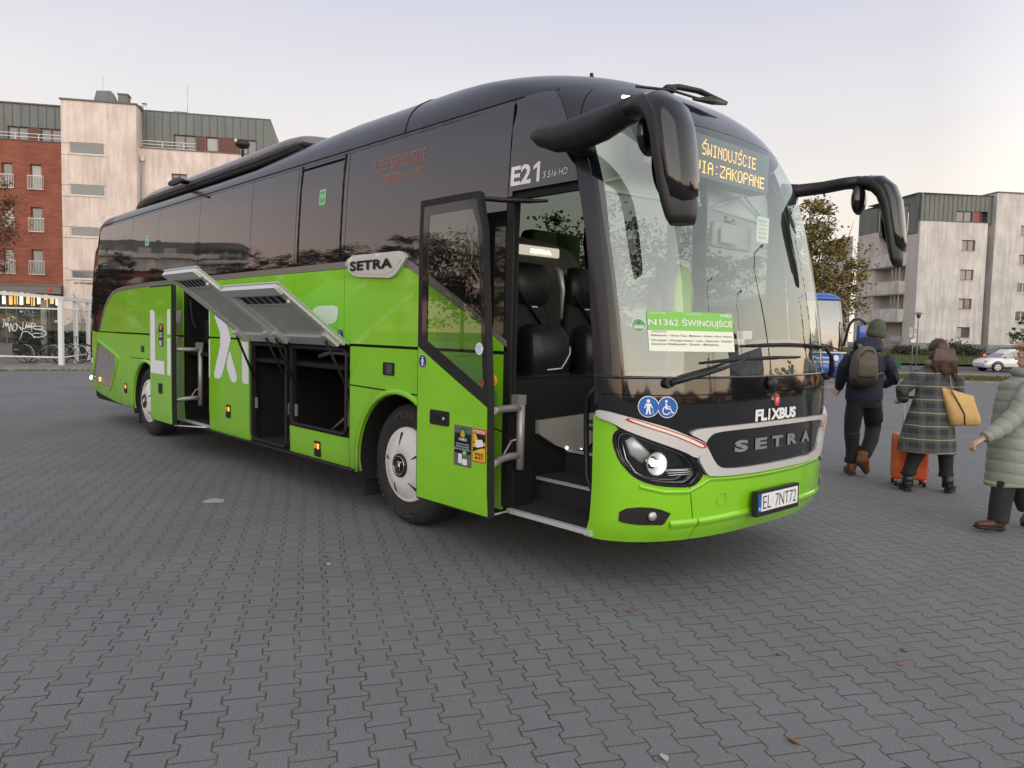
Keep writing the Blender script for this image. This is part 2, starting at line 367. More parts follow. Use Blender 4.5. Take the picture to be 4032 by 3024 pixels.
# ---------------------------------------------------------------- ground: interlocking concrete blocks
def paver():
    m=mk('pavers',(.1,.1,.1),.85); nt=m.node_tree; b=nt.nodes['Principled BSDF']; mt=lambda *a,**k:mathn(nt,*a,**k)
    t=nn(nt,'ShaderNodeTexCoord'); wn=nn(nt,'ShaderNodeTexNoise'); wn.inputs['Scale'].default_value=.45; wn.inputs['Detail'].default_value=3; nt.links.new(t.outputs['Object'],wn.inputs[0])
    wob=nn(nt,'ShaderNodeVectorMath',operation='MULTIPLY_ADD'); nt.links.new(wn.outputs['Color'],wob.inputs[0]); wob.inputs[1].default_value=(.16,.16,0); nt.links.new(t.outputs['Object'],wob.inputs[2])
    rot=nn(nt,'ShaderNodeMapping'); rot.inputs['Rotation'].default_value=(0,0,-rad(152.6)); nt.links.new(wob.outputs[0],rot.inputs[0])
    s=nn(nt,'ShaderNodeSeparateXYZ'); nt.links.new(rot.outputs[0],s.inputs[0]); a=s.outputs[0]; c=s.outputs[1]
    P,Q,AMP=.196,.154,.0150
    # trapezoid wave of a with period P
    ph=mt('DIVIDE',a,P); tri=mt('SUBTRACT',mt('MULTIPLY',mt('ABSOLUTE',mt('SUBTRACT',mt('FRACT',ph),.5)),4),1)   # +1 at joints, -1 mid
    T=mt('MULTIPLY',tri,4.6); T=mt('MINIMUM',mt('MAXIMUM',T,-1),1)
    k=mt('ROUND',mt('DIVIDE',c,Q)); sg=mt('SUBTRACT',1,mt('MULTIPLY',mt('ABSOLUTE',mt('MODULO',k,2)),2))
    sh=mt('MULTIPLY',mt('MULTIPLY',T,sg),-AMP)
    c2=mt('SUBTRACT',c,sh); dz=mt('ABSOLUTE',mt('SUBTRACT',c2,mt('MULTIPLY',k,Q)))
    i=mt('FLOOR',mt('DIVIDE',c2,Q)); par=mt('MULTIPLY',mt('ABSOLUTE',mt('MODULO',i,2)),.5)
    rowp=mt('ADD',mt('SUBTRACT',ph,par),.0); fr=mt('ABSOLUTE',mt('SUBTRACT',mt('FRACT',mt('ADD',rowp,.5)),.5)); dj=mt('MULTIPLY',fr,P)
    j=mt('FLOOR',mt('ADD',rowp,0))
    d=mt('MINIMUM',dz,dj)
    nz=nn(nt,'ShaderNodeTexNoise'); nz.inputs['Scale'].default_value=35; nz.inputs['Detail'].default_value=4; nt.links.new(t.outputs['Object'],nz.inputs[0])
    wid=mt('MULTIPLY_ADD',nz.outputs[0],.0060,.0002)
    joint=mt('SUBTRACT',1,mt('MULTIPLY',mt('SUBTRACT',d,wid),450),clamp=True)
    cell=nn(nt,'ShaderNodeTexWhiteNoise',noise_dimensions='2D'); cv=nn(nt,'ShaderNodeCombineXYZ'); nt.links.new(i,cv.inputs[0]); nt.links.new(j,cv.inputs[1]); nt.links.new(cv.outputs[0],cell.inputs[0])
    big=nn(nt,'ShaderNodeTexNoise'); big.inputs['Scale'].default_value=.7; big.inputs['Detail'].default_value=5; big.inputs['Roughness'].default_value=.6; nt.links.new(t.outputs['Object'],big.inputs[0])
    fine=nn(nt,'ShaderNodeTexNoise'); fine.inputs['Scale'].default_value=160; fine.inputs['Detail'].default_value=2; nt.links.new(t.outputs['Object'],fine.inputs[0])
    br=mt('ADD',mt('MULTIPLY_ADD',cell.outputs[0],.08,.96),mt('ADD',mt('MULTIPLY_ADD',big.outputs[0],.5,-.25),mt('MULTIPLY_ADD',fine.outputs[0],2.0,-1.0)))
    st=nn(nt,'ShaderNodeTexNoise'); st.inputs['Scale'].default_value=.33; st.inputs['Detail'].default_value=7; st.inputs['Roughness'].default_value=.7; nt.links.new(t.outputs['Object'],st.inputs[0])
    vo=nn(nt,'ShaderNodeTexVoronoi'); vo.inputs['Scale'].default_value=2.6; nt.links.new(t.outputs['Object'],vo.inputs[0])
    gum=mt('MULTIPLY',mt('LESS_THAN',vo.outputs['Distance'],mt('MULTIPLY_ADD',nz.outputs[0],.03,.012)),mt('GREATER_THAN',mt('FRACT',mt('MULTIPLY',mt('ADD',vo.outputs['Position'],0),7.31)),.45))
    br=mt('MULTIPLY',br,mt('SUBTRACT',1.03,mt('MULTIPLY',mt('SUBTRACT',st.outputs[0],.54),1.1,clamp=True)))
    br=mt('SUBTRACT',br,mt('MULTIPLY',gum,.28))
    colr=mixc(nt,1.0,(.152,.155,.162),br,'MULTIPLY')
    moss=nn(nt,'ShaderNodeTexNoise'); moss.inputs['Scale'].default_value=2.3; moss.inputs['Detail'].default_value=6; nt.links.new(t.outputs['Object'],moss.inputs[0])
    jc=ramp(nt,moss.outputs[0],[(.38,(.020,.018,.016)),(.52,(.055,.050,.014)),(.64,(.10,.09,.02))])
    fin=mixc(nt,mt('MULTIPLY',joint,.78),colr,jc)
    nt.links.new(fin,b.inputs['Base Color'])
    hgt=mt('ADD',mt('MULTIPLY',mt('MULTIPLY',d,180,clamp=True),1.0),mt('ADD',mt('MULTIPLY',cell.outputs[0],.25),mt('MULTIPLY',fine.outputs[0],.25)))
    bp=nn(nt,'ShaderNodeBump'); bp.inputs['Strength'].default_value=.7; bp.inputs['Distance'].default_value=.004; nt.links.new(hgt,bp.inputs['Height']); nt.links.new(bp.outputs[0],b.inputs['Normal'])
    return m
paver()
g=MB(); 
g.add([(-28.4,-60,0),(60,-60,0),(60,33.5,0),(-28.4,33.5,0)],[(0,1,2,3)]); tag(g.build('paved_ground',MATS['pavers']),kind='structure')
mk('asphalt',(.075,.077,.083),.9,var=.2,vs=5,bump=.1,bs=120); mk('kerbstone',(.24,.22,.19),.85,var=.3,vs=3); mk('kerbmoss',(.07,.055,.035),.9,var=.6,vs=8)
mk('pavement',(.20,.185,.165),.9,var=.2,vs=2,bump=.2); mk('soil',(.10,.085,.05),.95,var=.4,vs=1.5)
g=MB(); g.add([(-900,-900,-.6),(900,-900,-.6),(900,900,-.6),(-900,900,-.6)],[(0,1,2,3)]); tag(g.build('terrain',MATS['soil']),kind='structure')
YC=1.275
def interp(tab,v):
    # monotone cubic (catmull) interpolation
    n=len(tab)
    if v<=tab[0][0]: return tab[0][1]
    if v>=tab[-1][0]: return tab[-1][1]
    for i in range(n-1):
        if v<=tab[i+1][0]: break
    x0,y0=tab[i];x1,y1=tab[i+1];h=x1-x0;t=(v-x0)/h
    d=(y1-y0)/h
    def sl(k):
        if k==0: return (tab[1][1]-tab[0][1])/(tab[1][0]-tab[0][0])
        if k==n-1: return (tab[-1][1]-tab[-2][1])/(tab[-1][0]-tab[-2][0])
        a=(tab[k][1]-tab[k-1][1])/(tab[k][0]-tab[k-1][0]);b=(tab[k+1][1]-tab[k][1])/(tab[k+1][0]-tab[k][0])
        return 0 if a*b<=0 else 2*a*b/(a+b)
    m0=sl(i);m1=sl(i+1)
    return (2*t**3-3*t*t+1)*y0+(t**3-2*t*t+t)*h*m0+(-2*t**3+3*t*t)*y1+(t**3-t*t)*h*m1
ZT=[(.2,.2),(3.25,3.25),(3.35,3.35),(3.45,3.45),(3.60,3.57),(3.80,3.66),(4.2,3.71),(4.6,3.72)]
IN=[(.2,.06),(.36,.015),(.5,0),(2.3,0),(2.8,.02),(3.25,.055),(3.35,.075),(3.45,.11),(3.60,.22),(3.80,.42),(4.2,.84),(4.6,1.27)]
XF=[(.2,-.34),(.36,-.23),(.5,-.165),(.75,-.15),(1.2,-.15),(1.45,-.17),(1.9,-.23),(2.4,-.33),(2.8,-.445),(3.1,-.60),(3.3,-.77),(3.45,-1.0),(3.6,-1.4),(3.8,-2.0),(4.2,-3.1),(4.6,-4.0)]
XR=[(.2,-12.6),(.4,-12.75),(1.4,-12.9),(2.3,-12.75),(3.2,-12.5),(3.45,-12.2),(3.8,-11.8),(4.6,-11)]
DF=[(.2,.51),(1.4,.52),(2.4,.54),(3.2,.62),(3.6,.9),(4.6,1.2)]
A_,B_=2.0,2.8
def front(y,v):
    w=YC-interp(IN,v); t=min(abs(y-YC)/w,1.); D=interp(DF,v)
    return (interp(XF,v)-D+D*(1-t**B_)**(1/A_), y, interp(ZT,v))
def side(x,v,s=1):
    i=interp(IN,v);w=YC-i; D=interp(DF,v);xc=interp(XF,v)-D
    t=1.
    if x>xc: t=max(0,1-((x-xc)/D)**A_)**(1/B_)
    xr=interp(XR,v); DR=.45
    if x<xr+DR: t=max(0.,1-((xr+DR-x)/DR)**2.2)**(1/2.6)
    return (x,YC-s*w*t,interp(ZT,v))
# ---------------------------------------------------------------- the green coach: surface maths
def fnwrap(f,hint,ha=1e-3,hb=1e-3):
    def g(a,b):
        p=V(f(a,b)); da=V(f(a+ha,b))-V(f(a-ha,b)); db=V(f(a,b+hb))-V(f(a,b-hb)); n=da.cross(db)
        n=n.normalized() if n.length>1e-12 else V(hint)
        h=V(hint) if not callable(hint) else V(hint(p))
        return p,(n if n.dot(h)>0 else -n)
    return g
SN=fnwrap(lambda x,v:side(x,v,1),lambda p:(.3 if p.x>-1 else 0,-1,.1))      # kerb side
SF=fnwrap(lambda x,v:side(x,v,-1),lambda p:(.3 if p.x>-1 else 0,1,.1))      # street side
FR=fnwrap(front,(1,0,.2))
def wrap(s,v):       # whole nose: s=-1 kerb-side corner .. +1 street-side corner, beyond that straight along the side
    i=interp(IN,v);w=YC-i;D=interp(DF,v);xf=interp(XF,v);z=interp(ZT,v);a=min(abs(s),1)*PI/2;sg=1 if s>=0 else -1
    x=xf-D+D*math.cos(a); y=YC+sg*w*math.sin(a)**(2/B_)
    if abs(s)>1: x=xf-D-(abs(s)-1)
    return (x,y,z)
def wrapn(s,v):
    p=V(wrap(s,v)); e=4e-3; s0=s if abs(s)>.03 else .03*(1 if s>=0 else -1)
    da=V(wrap(s0+e,v))-V(wrap(s0-e,v)); db=V(wrap(s0,v+1e-3))-V(wrap(s0,v-1e-3)); n=da.cross(db).normalized()
    if n.dot(V((1,(.6 if s>0 else -.6)*abs(s),.2)))<0: n=-n
    return p,n
def q(y,v):
    i=interp(IN,v) ; t=(y-YC)/(YC-i); sg=1 if t>=0 else -1
    return (sg*math.asin(min(1,abs(t))**(B_/2))/(PI/2),v)
def qs(pts): return [q(y,v) for y,v in pts]
def mirq(poly): return [(-s,v) for s,v in poly][::-1]
def offs(fn,d): # shift a fn bodily
    d=V(d)
    return lambda a,b:(lambda r:(r[0]+d,r[1]))(fn(a,b))
m=MATS
BUS=thing('coach_bus','green and black touring coach with open doors and raised luggage flaps, in the foreground','coach',(-6,YC,0))
BUSI=Matrix.Translation(V((6,-YC,0)))
_before=set(bpy.data.objects)
XL,XR_=-12.35,-1.0
ZB=.38
def arch(cx,r,z0=ZB,n=20,flat=1.0):   # points over a wheel from rear(left) to front
    a0=math.degrees(math.asin(min(1,(z0-.5)/r)))
    return [(cx+r*math.cos(rad(180-a0-(180-2*a0)*k/n)),.5+r*flat*math.sin(rad(180-a0-(180-2*a0)*k/n))) for k in range(n+1)]
AF=(-2.9,.63); AR=(-9.47,.61)
FD=[(-1.49,.41),(-.70,.41),(-.72,1.2),(-.82,2.34),(-.90,2.60),(-1.49,2.60)]      # front door opening
RD=rr(-7.91,-7.12,.42,2.10,.03)
H1=rr(-5.79,-4.95,.42,1.475,.07); H2=rr(-4.83,-3.74,.69,1.475,.07)
# ---- inner shell
outer=[(-12.3,ZB+.01),(AR[0]-AR[1],ZB+.01)]+arch(AR[0],AR[1]+.01)+[(AF[0]-AF[1],ZB+.01)]+arch(AF[0],AF[1]+.01)+[(-1.5,ZB+.01),(-.68,ZB+.01),(-.70,1.2),(-.86,2.6),(-.95,3.3),(-12.3,3.3)]
surf_panel('body_shell',m['shell'],BUS,[outer,RD,H1,H2,FD],SN,off=-.028,th=.02,step=.4)
# windows of the street side are real openings
wx=[(-11.9,-10.2),(-10.14,-9.0),(-8.94,-7.48),(-7.42,-5.9),(-5.84,-4.4),(-4.34,-2.9),(-2.84,-1.75),(-1.62,-.98)]
outf=[(-12.3,ZB),(AR[0]-AR[1],ZB)]+arch(AR[0],AR[1])+[(AF[0]-AF[1],ZB)]+arch(AF[0],AF[1])+[(-.68,ZB),(-.70,1.2),(-.86,2.6),(-.95,3.3),(-12.3,3.3)]
holes=[rr(a,b,2.30 if a<-2.9 else 1.75,3.2,.05) for a,b in wx]; holes[0]=rr(-11.9,-10.2,2.30,3.2,.05)
surf_panel('body_shell',m['shell'],BUS,[outf]+holes,SF,off=-.028,th=.02,step=.4)
# ---- kerb side skin
def SP(name,mat,pts,fn=SN,off=0,th=.022,step=.25,par=BUS,**k): return surf_panel(name,m[mat],par,pts,fn,off,th,step,**k)
G_=.006
def R4(x0,x1,z0,z1,r=.01): return rr(x0+G_,x1-G_,z0+G_,z1-G_,r,2)
ST=2.215   # top of green
# upper green band; its rear end sweeps down, its front end sweeps down to the door
rear_sw=[(-11.86,1.535),(-11.70,1.75),(-11.52,1.92),(-11.30,2.05),(-11.12,2.12),(-10.9,2.165),(-10.6,2.185),(-9.33,2.21)]
SP('side_panel','green',rear_sw[:-1]+[(-9.36,2.21),(-9.36,1.535)][0:2])
SP('side_panel','green',[(-9.35,1.535),(-7.97,1.535),(-7.97,2.21),(-9.35,2.21)])
SP('side_panel','green',[(-7.05,1.535),(-5.89,1.535),(-5.89,ST),(-7.05,ST)])
SP('side_panel','green',[(-5.88,1.535),(-4.79,1.535),(-4.79,ST),(-5.88,ST)])
SP('side_panel','green',[(-4.78,1.535),(-3.80,1.535),(-3.80,ST),(-4.78,ST)])
SP('side_panel','green',[(-3.79,1.535),(-2.61,1.535),(-2.61,2.10),(-2.75,2.17),(-2.95,ST),(-3.79,ST)])
SP('side_panel','green',[(-2.60,1.535),(-1.54,1.535),(-1.54,1.56),(-1.60,1.59),(-1.80,1.71),(-2.48,2.03),(-2.60,2.095)])
# silver-grey waist stripe
st=[(-11.95,1.52),(-11.78,1.76),(-11.6,1.95),(-11.36,2.1),(-11.15,2.175),(-10.9,2.22),(-10.6,2.245),(-9.3,2.275),(-2.95,2.285),(-2.78,2.25),(-2.6,2.175),(-2.46,2.10),(-1.79,1.765),(-1.68,1.69),(-1.6,1.64),(-1.54,1.61)]
sb=[(-1.54,1.565),(-1.60,1.595),(-1.80,1.715),(-2.48,2.035),(-2.62,2.105),(-2.77,2.18),(-2.96,2.22),(-9.3,2.215),(-10.6,2.19),(-10.9,2.17),(-11.12,2.125),(-11.3,2.055),(-11.52,1.925),(-11.7,1.755),(-11.87,1.52)]
SP('waist_stripe','stripe',st+sb,off=.001,th=.008)
# glazed upper side
wb=[-12.3,-10.16,-8.98,-7.43,-5.87,-4.79,-3.80,-1.575]
def belt(x):
    for i in range(len(st)-1):
        if st[i][0]<=x<=st[i+1][0]: return st[i][1]+(st[i+1][1]-st[i][1])*(x-st[i][0])/(st[i+1][0]-st[i][0])
    return 2.285
for i in range(len(wb)-1):
    a,b=wb[i]+.004,wb[i+1]-.004
    if i==0:
        low=[(-12.42,1.53)]+[(x,z+.004) for x,z in st if x<-10.17]+[(b,belt(b)+.004)]; pts=low+[(b,3.3),(-12.36,3.3)]
        # tall dark corner glass behind the swept stripe
    else:
        low=[(a,belt(a)+.004)]+[(x,z+.004) for x,z in st if a<x<b]+[(b,belt(b)+.004)]; pts=low+[(b,3.3),(a,3.3)]
    SP('side_window','darkpanel',pts,th=.02,step=.3)
# strip between the front door opening and the panel behind it
SP('door_pillar','blackplastic',[(-1.57,.42),(-1.50,.42),(-1.50,2.61),(-1.57,2.61)],th=.06)
# emergency window frame and window trims
mb=MB()
for a in (-4.72,-3.88): 
    for k in range(6): mb.tube([SN(a,2.32+.16*k)[0]+V((0,-.004,0)),SN(a,2.32+.16*(k+1))[0]+V((0,-.004,0))],.006,6)
mb.tube([SN(-4.72,3.24)[0]+V((0,-.006,0)),SN(-3.88,3.24)[0]+V((0,-.006,0))],.008,6)
mb.build('window_trim',m['blackplastic'],BUS)
# lower flaps
SP('side_panel','greenlow',[(-11.04,.40),(-10.70,.39),(-10.70,1.51),(-11.04,1.51)])
SP('side_panel','greenlow',[(-10.69,.385),(-10.24,.385),(-10.24,1.51),(-10.69,1.51)])
ar=arch(AR[0],AR[1]-.005)
SP('side_panel','greenlow',[(-10.23,.385)]+ar+[(-8.82,.385),(-8.82,1.15),(-10.23,1.15)])
SP('side_panel','greenlow',[(-10.23,1.16),(-9.36,1.16),(-9.36,1.51),(-10.23,1.51)])
SP('side_panel','greenlow',[(-9.35,1.16),(-8.81,1.16),(-8.81,.385),(-7.97,.385),(-7.97,1.51),(-9.35,1.51)])
SP('side_panel','greenlow',R4(-7.06,-5.87,.37,1.52))
SP('side_panel','greenlow',R4(-4.885,-3.69,.385,.665))
af=arch(AF[0],AF[1]-.005)
SP('side_panel','greenlow',[(-3.68,.39)]+af+[(-2.25,.39),(-1.575,.39),(-1.575,.95),(-2.61,1.135),(-3.68,1.15)])
SP('side_panel','greenlow',[(-3.68,1.163),(-2.61,1.148),(-2.61,1.51),(-3.68,1.51)])
SP('side_panel','greenlow',[(-2.60,1.148),(-1.575,.965),(-1.575,1.51),(-2.60,1.51)])
# wheel-arch lips
for c,r in (AF,AR):
    mb=MB(); A=arch(c,r-.004,n=28); rings=[]
    for k,(x,z) in enumerate(A):
        dx,dz=x-c,z-.5; L=math.hypot(dx,dz); dx/=L;dz/=L
        rings.append([(x,-.001,z),(x+dx*.05,-.002,z+dz*.05),(x+dx*.045,-.016,z+dz*.045),(x+dx*.012,-.022,z+dz*.012),(x,-.016,z)])
    mb.loft(rings,cap=True); mb.build('arch_lip',m['greenlow'],BUS)
    mb=MB(); A=arch(c,r,z0=.3,n=24); mb.loft([[(x,.0,z),(x,.62,z)] for x,z in A],closed=False,cap=False); 
    mb.add([(c-r,.62,.3),(c+r,.62,.3),(c+r,.62,1.2),(c-r,.62,1.2)],[(0,1,2,3)],False); mb.build('wheel_housing',m['shell'],BUS)
    mb=MB(); mb.box((c-r-.02,.08,.14),(c-r-.005,.42,.62)); mb.build('mud_flap',m['rubber'],BUS)
    mb=MB(); A=arch(c,r,z0=.3,n=24); mb.loft([[(x,2.55,z),(x,1.93,z)] for x,z in A],closed=False,cap=False); mb.build('wheel_housing',m['shell'],BUS)
# ---- engine grille at the rear corner
GR=[(-12.35,.70),(-12.05,1.36),(-11.98,1.36),(-10.90,1.14),(-10.86,1.09),(-11.26,.62),(-11.33,.585),(-12.3,.66)]
o_=[(-12.38,.55),(-11.9,.47),(-11.05,.40),(-11.05,1.515),(-12.36,1.515)]
SP('side_panel','greenlow',[o_,GR],step=.12)
cx=sum(p[0] for p in GR)/8;cz=sum(p[1] for p in GR)/8
rim=[(cx+(x-cx)*1.05,cz+(z-cz)*1.07) for x,z in GR]
SP('grille_rim','greenlow',[rim,[(cx+(x-cx)*.965,cz+(z-cz)*.95) for x,z in GR]],off=.014,th=.02,step=.1)
gr=SP('engine_grille','shell',GR,off=-.05,th=0,step=.2)
mb=MB()
mk('slat',(.20,.175,.165),.5,var=.15,vs=6)
k=0
for i in range(15):
    z1=1.40-.062*i
    # each louvre runs slightly downhill towards the front; clip to the opening
    seg=[x for x in [(-12.42+.02*t) for t in range(84)] if pip((x,z1+(x+12.3)*(-.19)),GR)]
    if len(seg)<4: continue
    pts=[(x,z1+(x+12.3)*(-.19)) for x in (seg[0],(seg[0]+seg[-1])/2,seg[-1])]
    rings=[]
    for x,z in pts:
        p=V(side(x,z,1)); rings.append([p+V((0,.035,.03)),p+V((0,-.006,-.018)),p+V((0,.0,-.026)),p+V((0,.04,.018))])
    mb.loft(rings,cap=True,smooth=False)
mb.build('louvre_slats',m['slat'],gr)
# ---- big white lettering, cut where the flaps and doors cut it
def LET(letters,fn,par,off=.0035):
    for polys in letters:
        mb=MB()
        for p in polys: shape_on(mb,fn,p,off,.15)
        mb.build('side_letter',m['letter'],par)
LET([[[(-8.86,1.05),(-8.66,1.05),(-8.66,1.38),(-8.15,1.38),(-8.12,1.52),(-8.66,1.52),(-8.66,1.69),(-8.02,1.70),(-7.99,1.86),(-8.78,1.86),(-8.86,1.80)]],
 [[(-7.05,1.03),(-7.01,1.03),(-7.01,1.50),(-7.05,1.50)],[(-7.04,1.545),(-7.02,1.545),(-7.01,1.80),(-7.045,1.87)]],
 [smoothpoly([(-6.89,1.87),(-6.70,1.88),(-6.62,1.82),(-6.385,1.56),(-6.385,1.50),(-6.62,1.10),(-6.70,1.03),(-6.88,1.03),(-6.88,1.12),(-6.63,1.52),(-6.89,1.80)],1),
 smoothpoly([(-6.41,1.40),(-6.375,1.34),(-6.20,1.10),(-6.21,1.02),(-6.35,1.01),(-6.42,1.08),(-6.52,1.20)],1),
 smoothpoly([(-6.36,1.62),(-6.10,1.87),(-6.27,1.87),(-6.46,1.70)],1)],
 [[(-6.06,1.06),(-6.03,1.02),(-5.885,1.02),(-5.885,1.50),(-6.06,1.50)],[(-6.06,1.545),(-5.885,1.545),(-5.885,1.87),(-6.06,1.87)]],
 [smoothpoly([(-4.44,1.79),(-4.40,1.84),(-4.30,1.88),(-4.2,1.885),(-3.90,1.885),(-3.90,1.80),(-3.93,1.74),(-4.0,1.71),(-4.2,1.70),(-4.40,1.70),(-4.44,1.72)],1)]],SN,BUS)
# ---- side marker lamps, handles, badges, stickers
def boxon(name,mat,fn,a,b,w,h,t=.012,off=0,par=BUS,r=.01): return surf_panel(name,m[mat] if isinstance(mat,str) else mat,par,rr(a-w/2,a+w/2,b-h/2,b+h/2,r,3),fn,off+t,t,max(w,h))
for x,z in ((-6.45,.66),(-4.28,.49),(-10.46,.66)):
    b_=boxon('marker_lamp','blackplastic',SN,x,z,.115,.15,.012)
    boxon('reflector','orange_lens',SN,x-.012,z+.03,.065,.05,.004,.012,b_,.005); boxon('bulb','orange_lit',SN,x+.035,z+.028,.022,.05,.005,.013,b_,.005)
boxon('marker_lamp','orange_lit',SN,-11.82,.72,.09,.07,.01,.02)
for x,z,w,h in ((-9.62,1.30,.13,.09),(-3.04,1.335,.17,.11)):
    b_=boxon('flap_lock','blackplastic',SN,x,z,w,h,.008); boxon('lock_lever','dashgrey',SN,x+w*.12,z,w*.5,h*.75,.006,.008,b_,.004)
# raised side emblem
bd=[(-3.73,2.255),(-3.70,2.29),(-3.60,2.325),(-2.86,2.32),(-2.80,2.30),(-2.765,2.265),(-2.79,2.235),(-2.92,2.13),(-3.0,2.105),(-3.5,2.13),(-3.6,2.15),(-3.68,2.19)]
e_=SP('side_emblem','silver',bd,off=.030,th=.03,step=.06,bulge=lambda a,b:0)
cx,cz=-3.25,2.225
SP('emblem_field','silver',[(cx+(x-cx)*.86,cz+(z-cz)*.74) for x,z in bd],off=.034,th=.006,par=e_)
mb=MB(); text_on(mb,SN,'SETRA',-3.63,2.185,w=.68,h=.085,off=.042,bold=.035,spacing=1.05); mb.build('emblem_lettering',m['shell'],e_)
mb=MB(); text_on(mb,SN,'E2',-1.55,2.69,w=.205,h=.135,off=.003,bold=.03); shape_on(mb,SN,[(-1.290,2.69),(-1.260,2.69),(-1.260,2.825),(-1.284,2.825),(-1.325,2.80),(-1.325,2.775),(-1.290,2.79)],.003); mb.build('fleet_number',m['letter'],BUS)
mb=MB(); text_on(mb,SN,'S 516 HD',-1.225,2.705,w=.225,h=.045,off=.003,shear=.15); mb.build('type_lettering',m['letter'],BUS)
for x in (-4.26,-9.45):
    z=2.92 if x>-5 else 2.88
    b_=boxon('exit_sticker','palegreen',SN,x,z,.12 if x>-5 else .16,.15,.003,.0); mb=MB()
    for k in range(3): shape_on(mb,SN,rr(x-.04+.03*k,x-.018+.03*k,z-.05,z+.0-.02*(k%2),0),.005)
    shape_on(mb,SN,rr(x-.045,x+.045,z+.035,z+.055,0),.005); mb.build('pictogram',m['greensticker'],b_)
def man_sign(mb,fn,x,z,r,wheel=False):
    k=r/.1
    def P(pts): shape_on(mb,fn,[(x+a*k,z+b*k) for a,b in pts],.0065,.05)
    if not wheel:
        P(circ(0,.052,.017,12)); P([(-.022,.03),(.022,.03),(.042,-.012),(.034,-.016),(.016,.012),(.016,-.02),(.026,-.072),(.010,-.072),(0,-.03),(-.010,-.072),(-.026,-.072),(-.016,-.02),(-.016,.012),(-.034,-.016),(-.042,-.012)])
        P([(.040,-.02),(.044,-.02),(.046,-.07),(.042,-.07)])
    else:
        P(circ(-.012,.056,.013,12)); P([(-.022,.036),(-.006,.036),(-.003,.012),(.030,.010),(.030,.000),(-.002,.000),(-.002,-.008),(.032,-.010),(.052,-.048),(.066,-.044),(.068,-.052),(.046,-.060),(.026,-.020),(-.020,-.018)])
        for t in range(14):
            a0=100+17*t; a1=a0+17.5; c0=(-.010,-.030)
            P([(c0[0]+.042*math.cos(rad(a0)),c0[1]+.042*math.sin(rad(a0))),(c0[0]+.042*math.cos(rad(a1)),c0[1]+.042*math.sin(rad(a1))),(c0[0]+.032*math.cos(rad(a1)),c0[1]+.032*math.sin(rad(a1))),(c0[0]+.032*math.cos(rad(a0)),c0[1]+.032*math.sin(rad(a0)))])
def blue_sign(fn,x,z,r,wheel,par,mat='blue'):
    s_=surf_panel('access_sticker',m['letter'],par,circ(x,z,r,28),fn,.0035,0,.2); mb=MB(); shape_on(mb,fn,circ(x,z,r*.93,28),.005); mb.build('sticker_field',m[mat],s_)
    mb=MB(); man_sign(mb,fn,x,z,r,wheel); mb.build('pictogram',m['letter'],s_)
blue_sign(SN,-3.855,1.605,.062,True,BUS,'navy')
# dim destination display seen through the dark glass
FONT={'N':"10001 11001 10101 10011 10001 10001 10001",'1':"00100 01100 00100 00100 00100 00100 01110",'3':"11110 00001 00001 01110 00001 00001 11110",'6':"01110 10000 10000 11110 10001 10001 01110",'2':"01110 10001 00001 00110 01000 10000 11111",
'S':"01111 10000 10000 01110 00001 00001 11110",'W':"10001 10001 10001 10101 10101 11011 10001",'I':"01110 00100 00100 00100 00100 00100 01110",'O':"01110 10001 10001 10001 10001 10001 01110",'U':"10001 10001 10001 10001 10001 10001 01110",'J':"00111 00010 00010 00010 00010 10010 01100",
'C':"01110 10001 10000 10000 10000 10001 01110",'E':"11111 10000 10000 11110 10000 10000 11111",'Z':"11111 00001 00010 00100 01000 10000 11111",'A':"01110 10001 10001 11111 10001 10001 10001",'K':"10001 10010 10100 11000 10100 10010 10001",'P':"11110 10001 10001 11110 10000 10000 10000",'/':"00001 00001 00010 00100 01000 10000 10000",'V':"10001 10001 10001 10001 10001 01010 00100",':':"00000 00100 00000 00000 00000 00100 00000",' ':"00000 "*7,'-':"00000 00000 00000 11111 00000 00000 00000",'R':"11110 10001 10001 11110 10100 10010 10001"}
def leds(mb,fn,s,x,z,w,h,off=.003,acc=()):
    n=len(s)*6-1; dx=w/n; dz=h/7
    for i,ch in enumerate(s):
        rows=FONT[ch].split()
        for r_,row in enumerate(rows):
            for c_,b_ in enumerate(row):
                if b_=='1':
                    a=x+(i*6+c_+.5)*dx; b=z+h-(r_+.5)*dz; vs=[]
                    for (u,v_) in ((-.38,-.36),(.38,-.36),(.38,.36),(-.38,.36)):
                        p,nn_=fn(a+u*dx,b+v_*dz); vs.append(p+nn_*off)
                    mb.add(vs,[(0,1,2,3)],False)
        if i in acc:
            for t in (3,4):
                a=x+(i*6+t)*dx; b=z+h+(t-2.4)*dz; mb.add([fn(a+u*dx,b+v_*dz)[0]+fn(a,b)[1]*off for u,v_ in ((-.4,-.4),(.4,-.4),(.4,.4),(-.4,.4))],[(0,1,2,3)],False)
mb=MB(); leds(mb,SN,'N1362 SWINOUJSCIE',-3.38,3.03,.78,.10,.002); sd_=mb.build('display_row',m['led_dim'],BUS); mb=MB(); leds(mb,SN,'ZAKOPANE - WROC',-3.2,2.90,.60,.085,.002); mb.build('display_row',m['led_dim'],BUS)
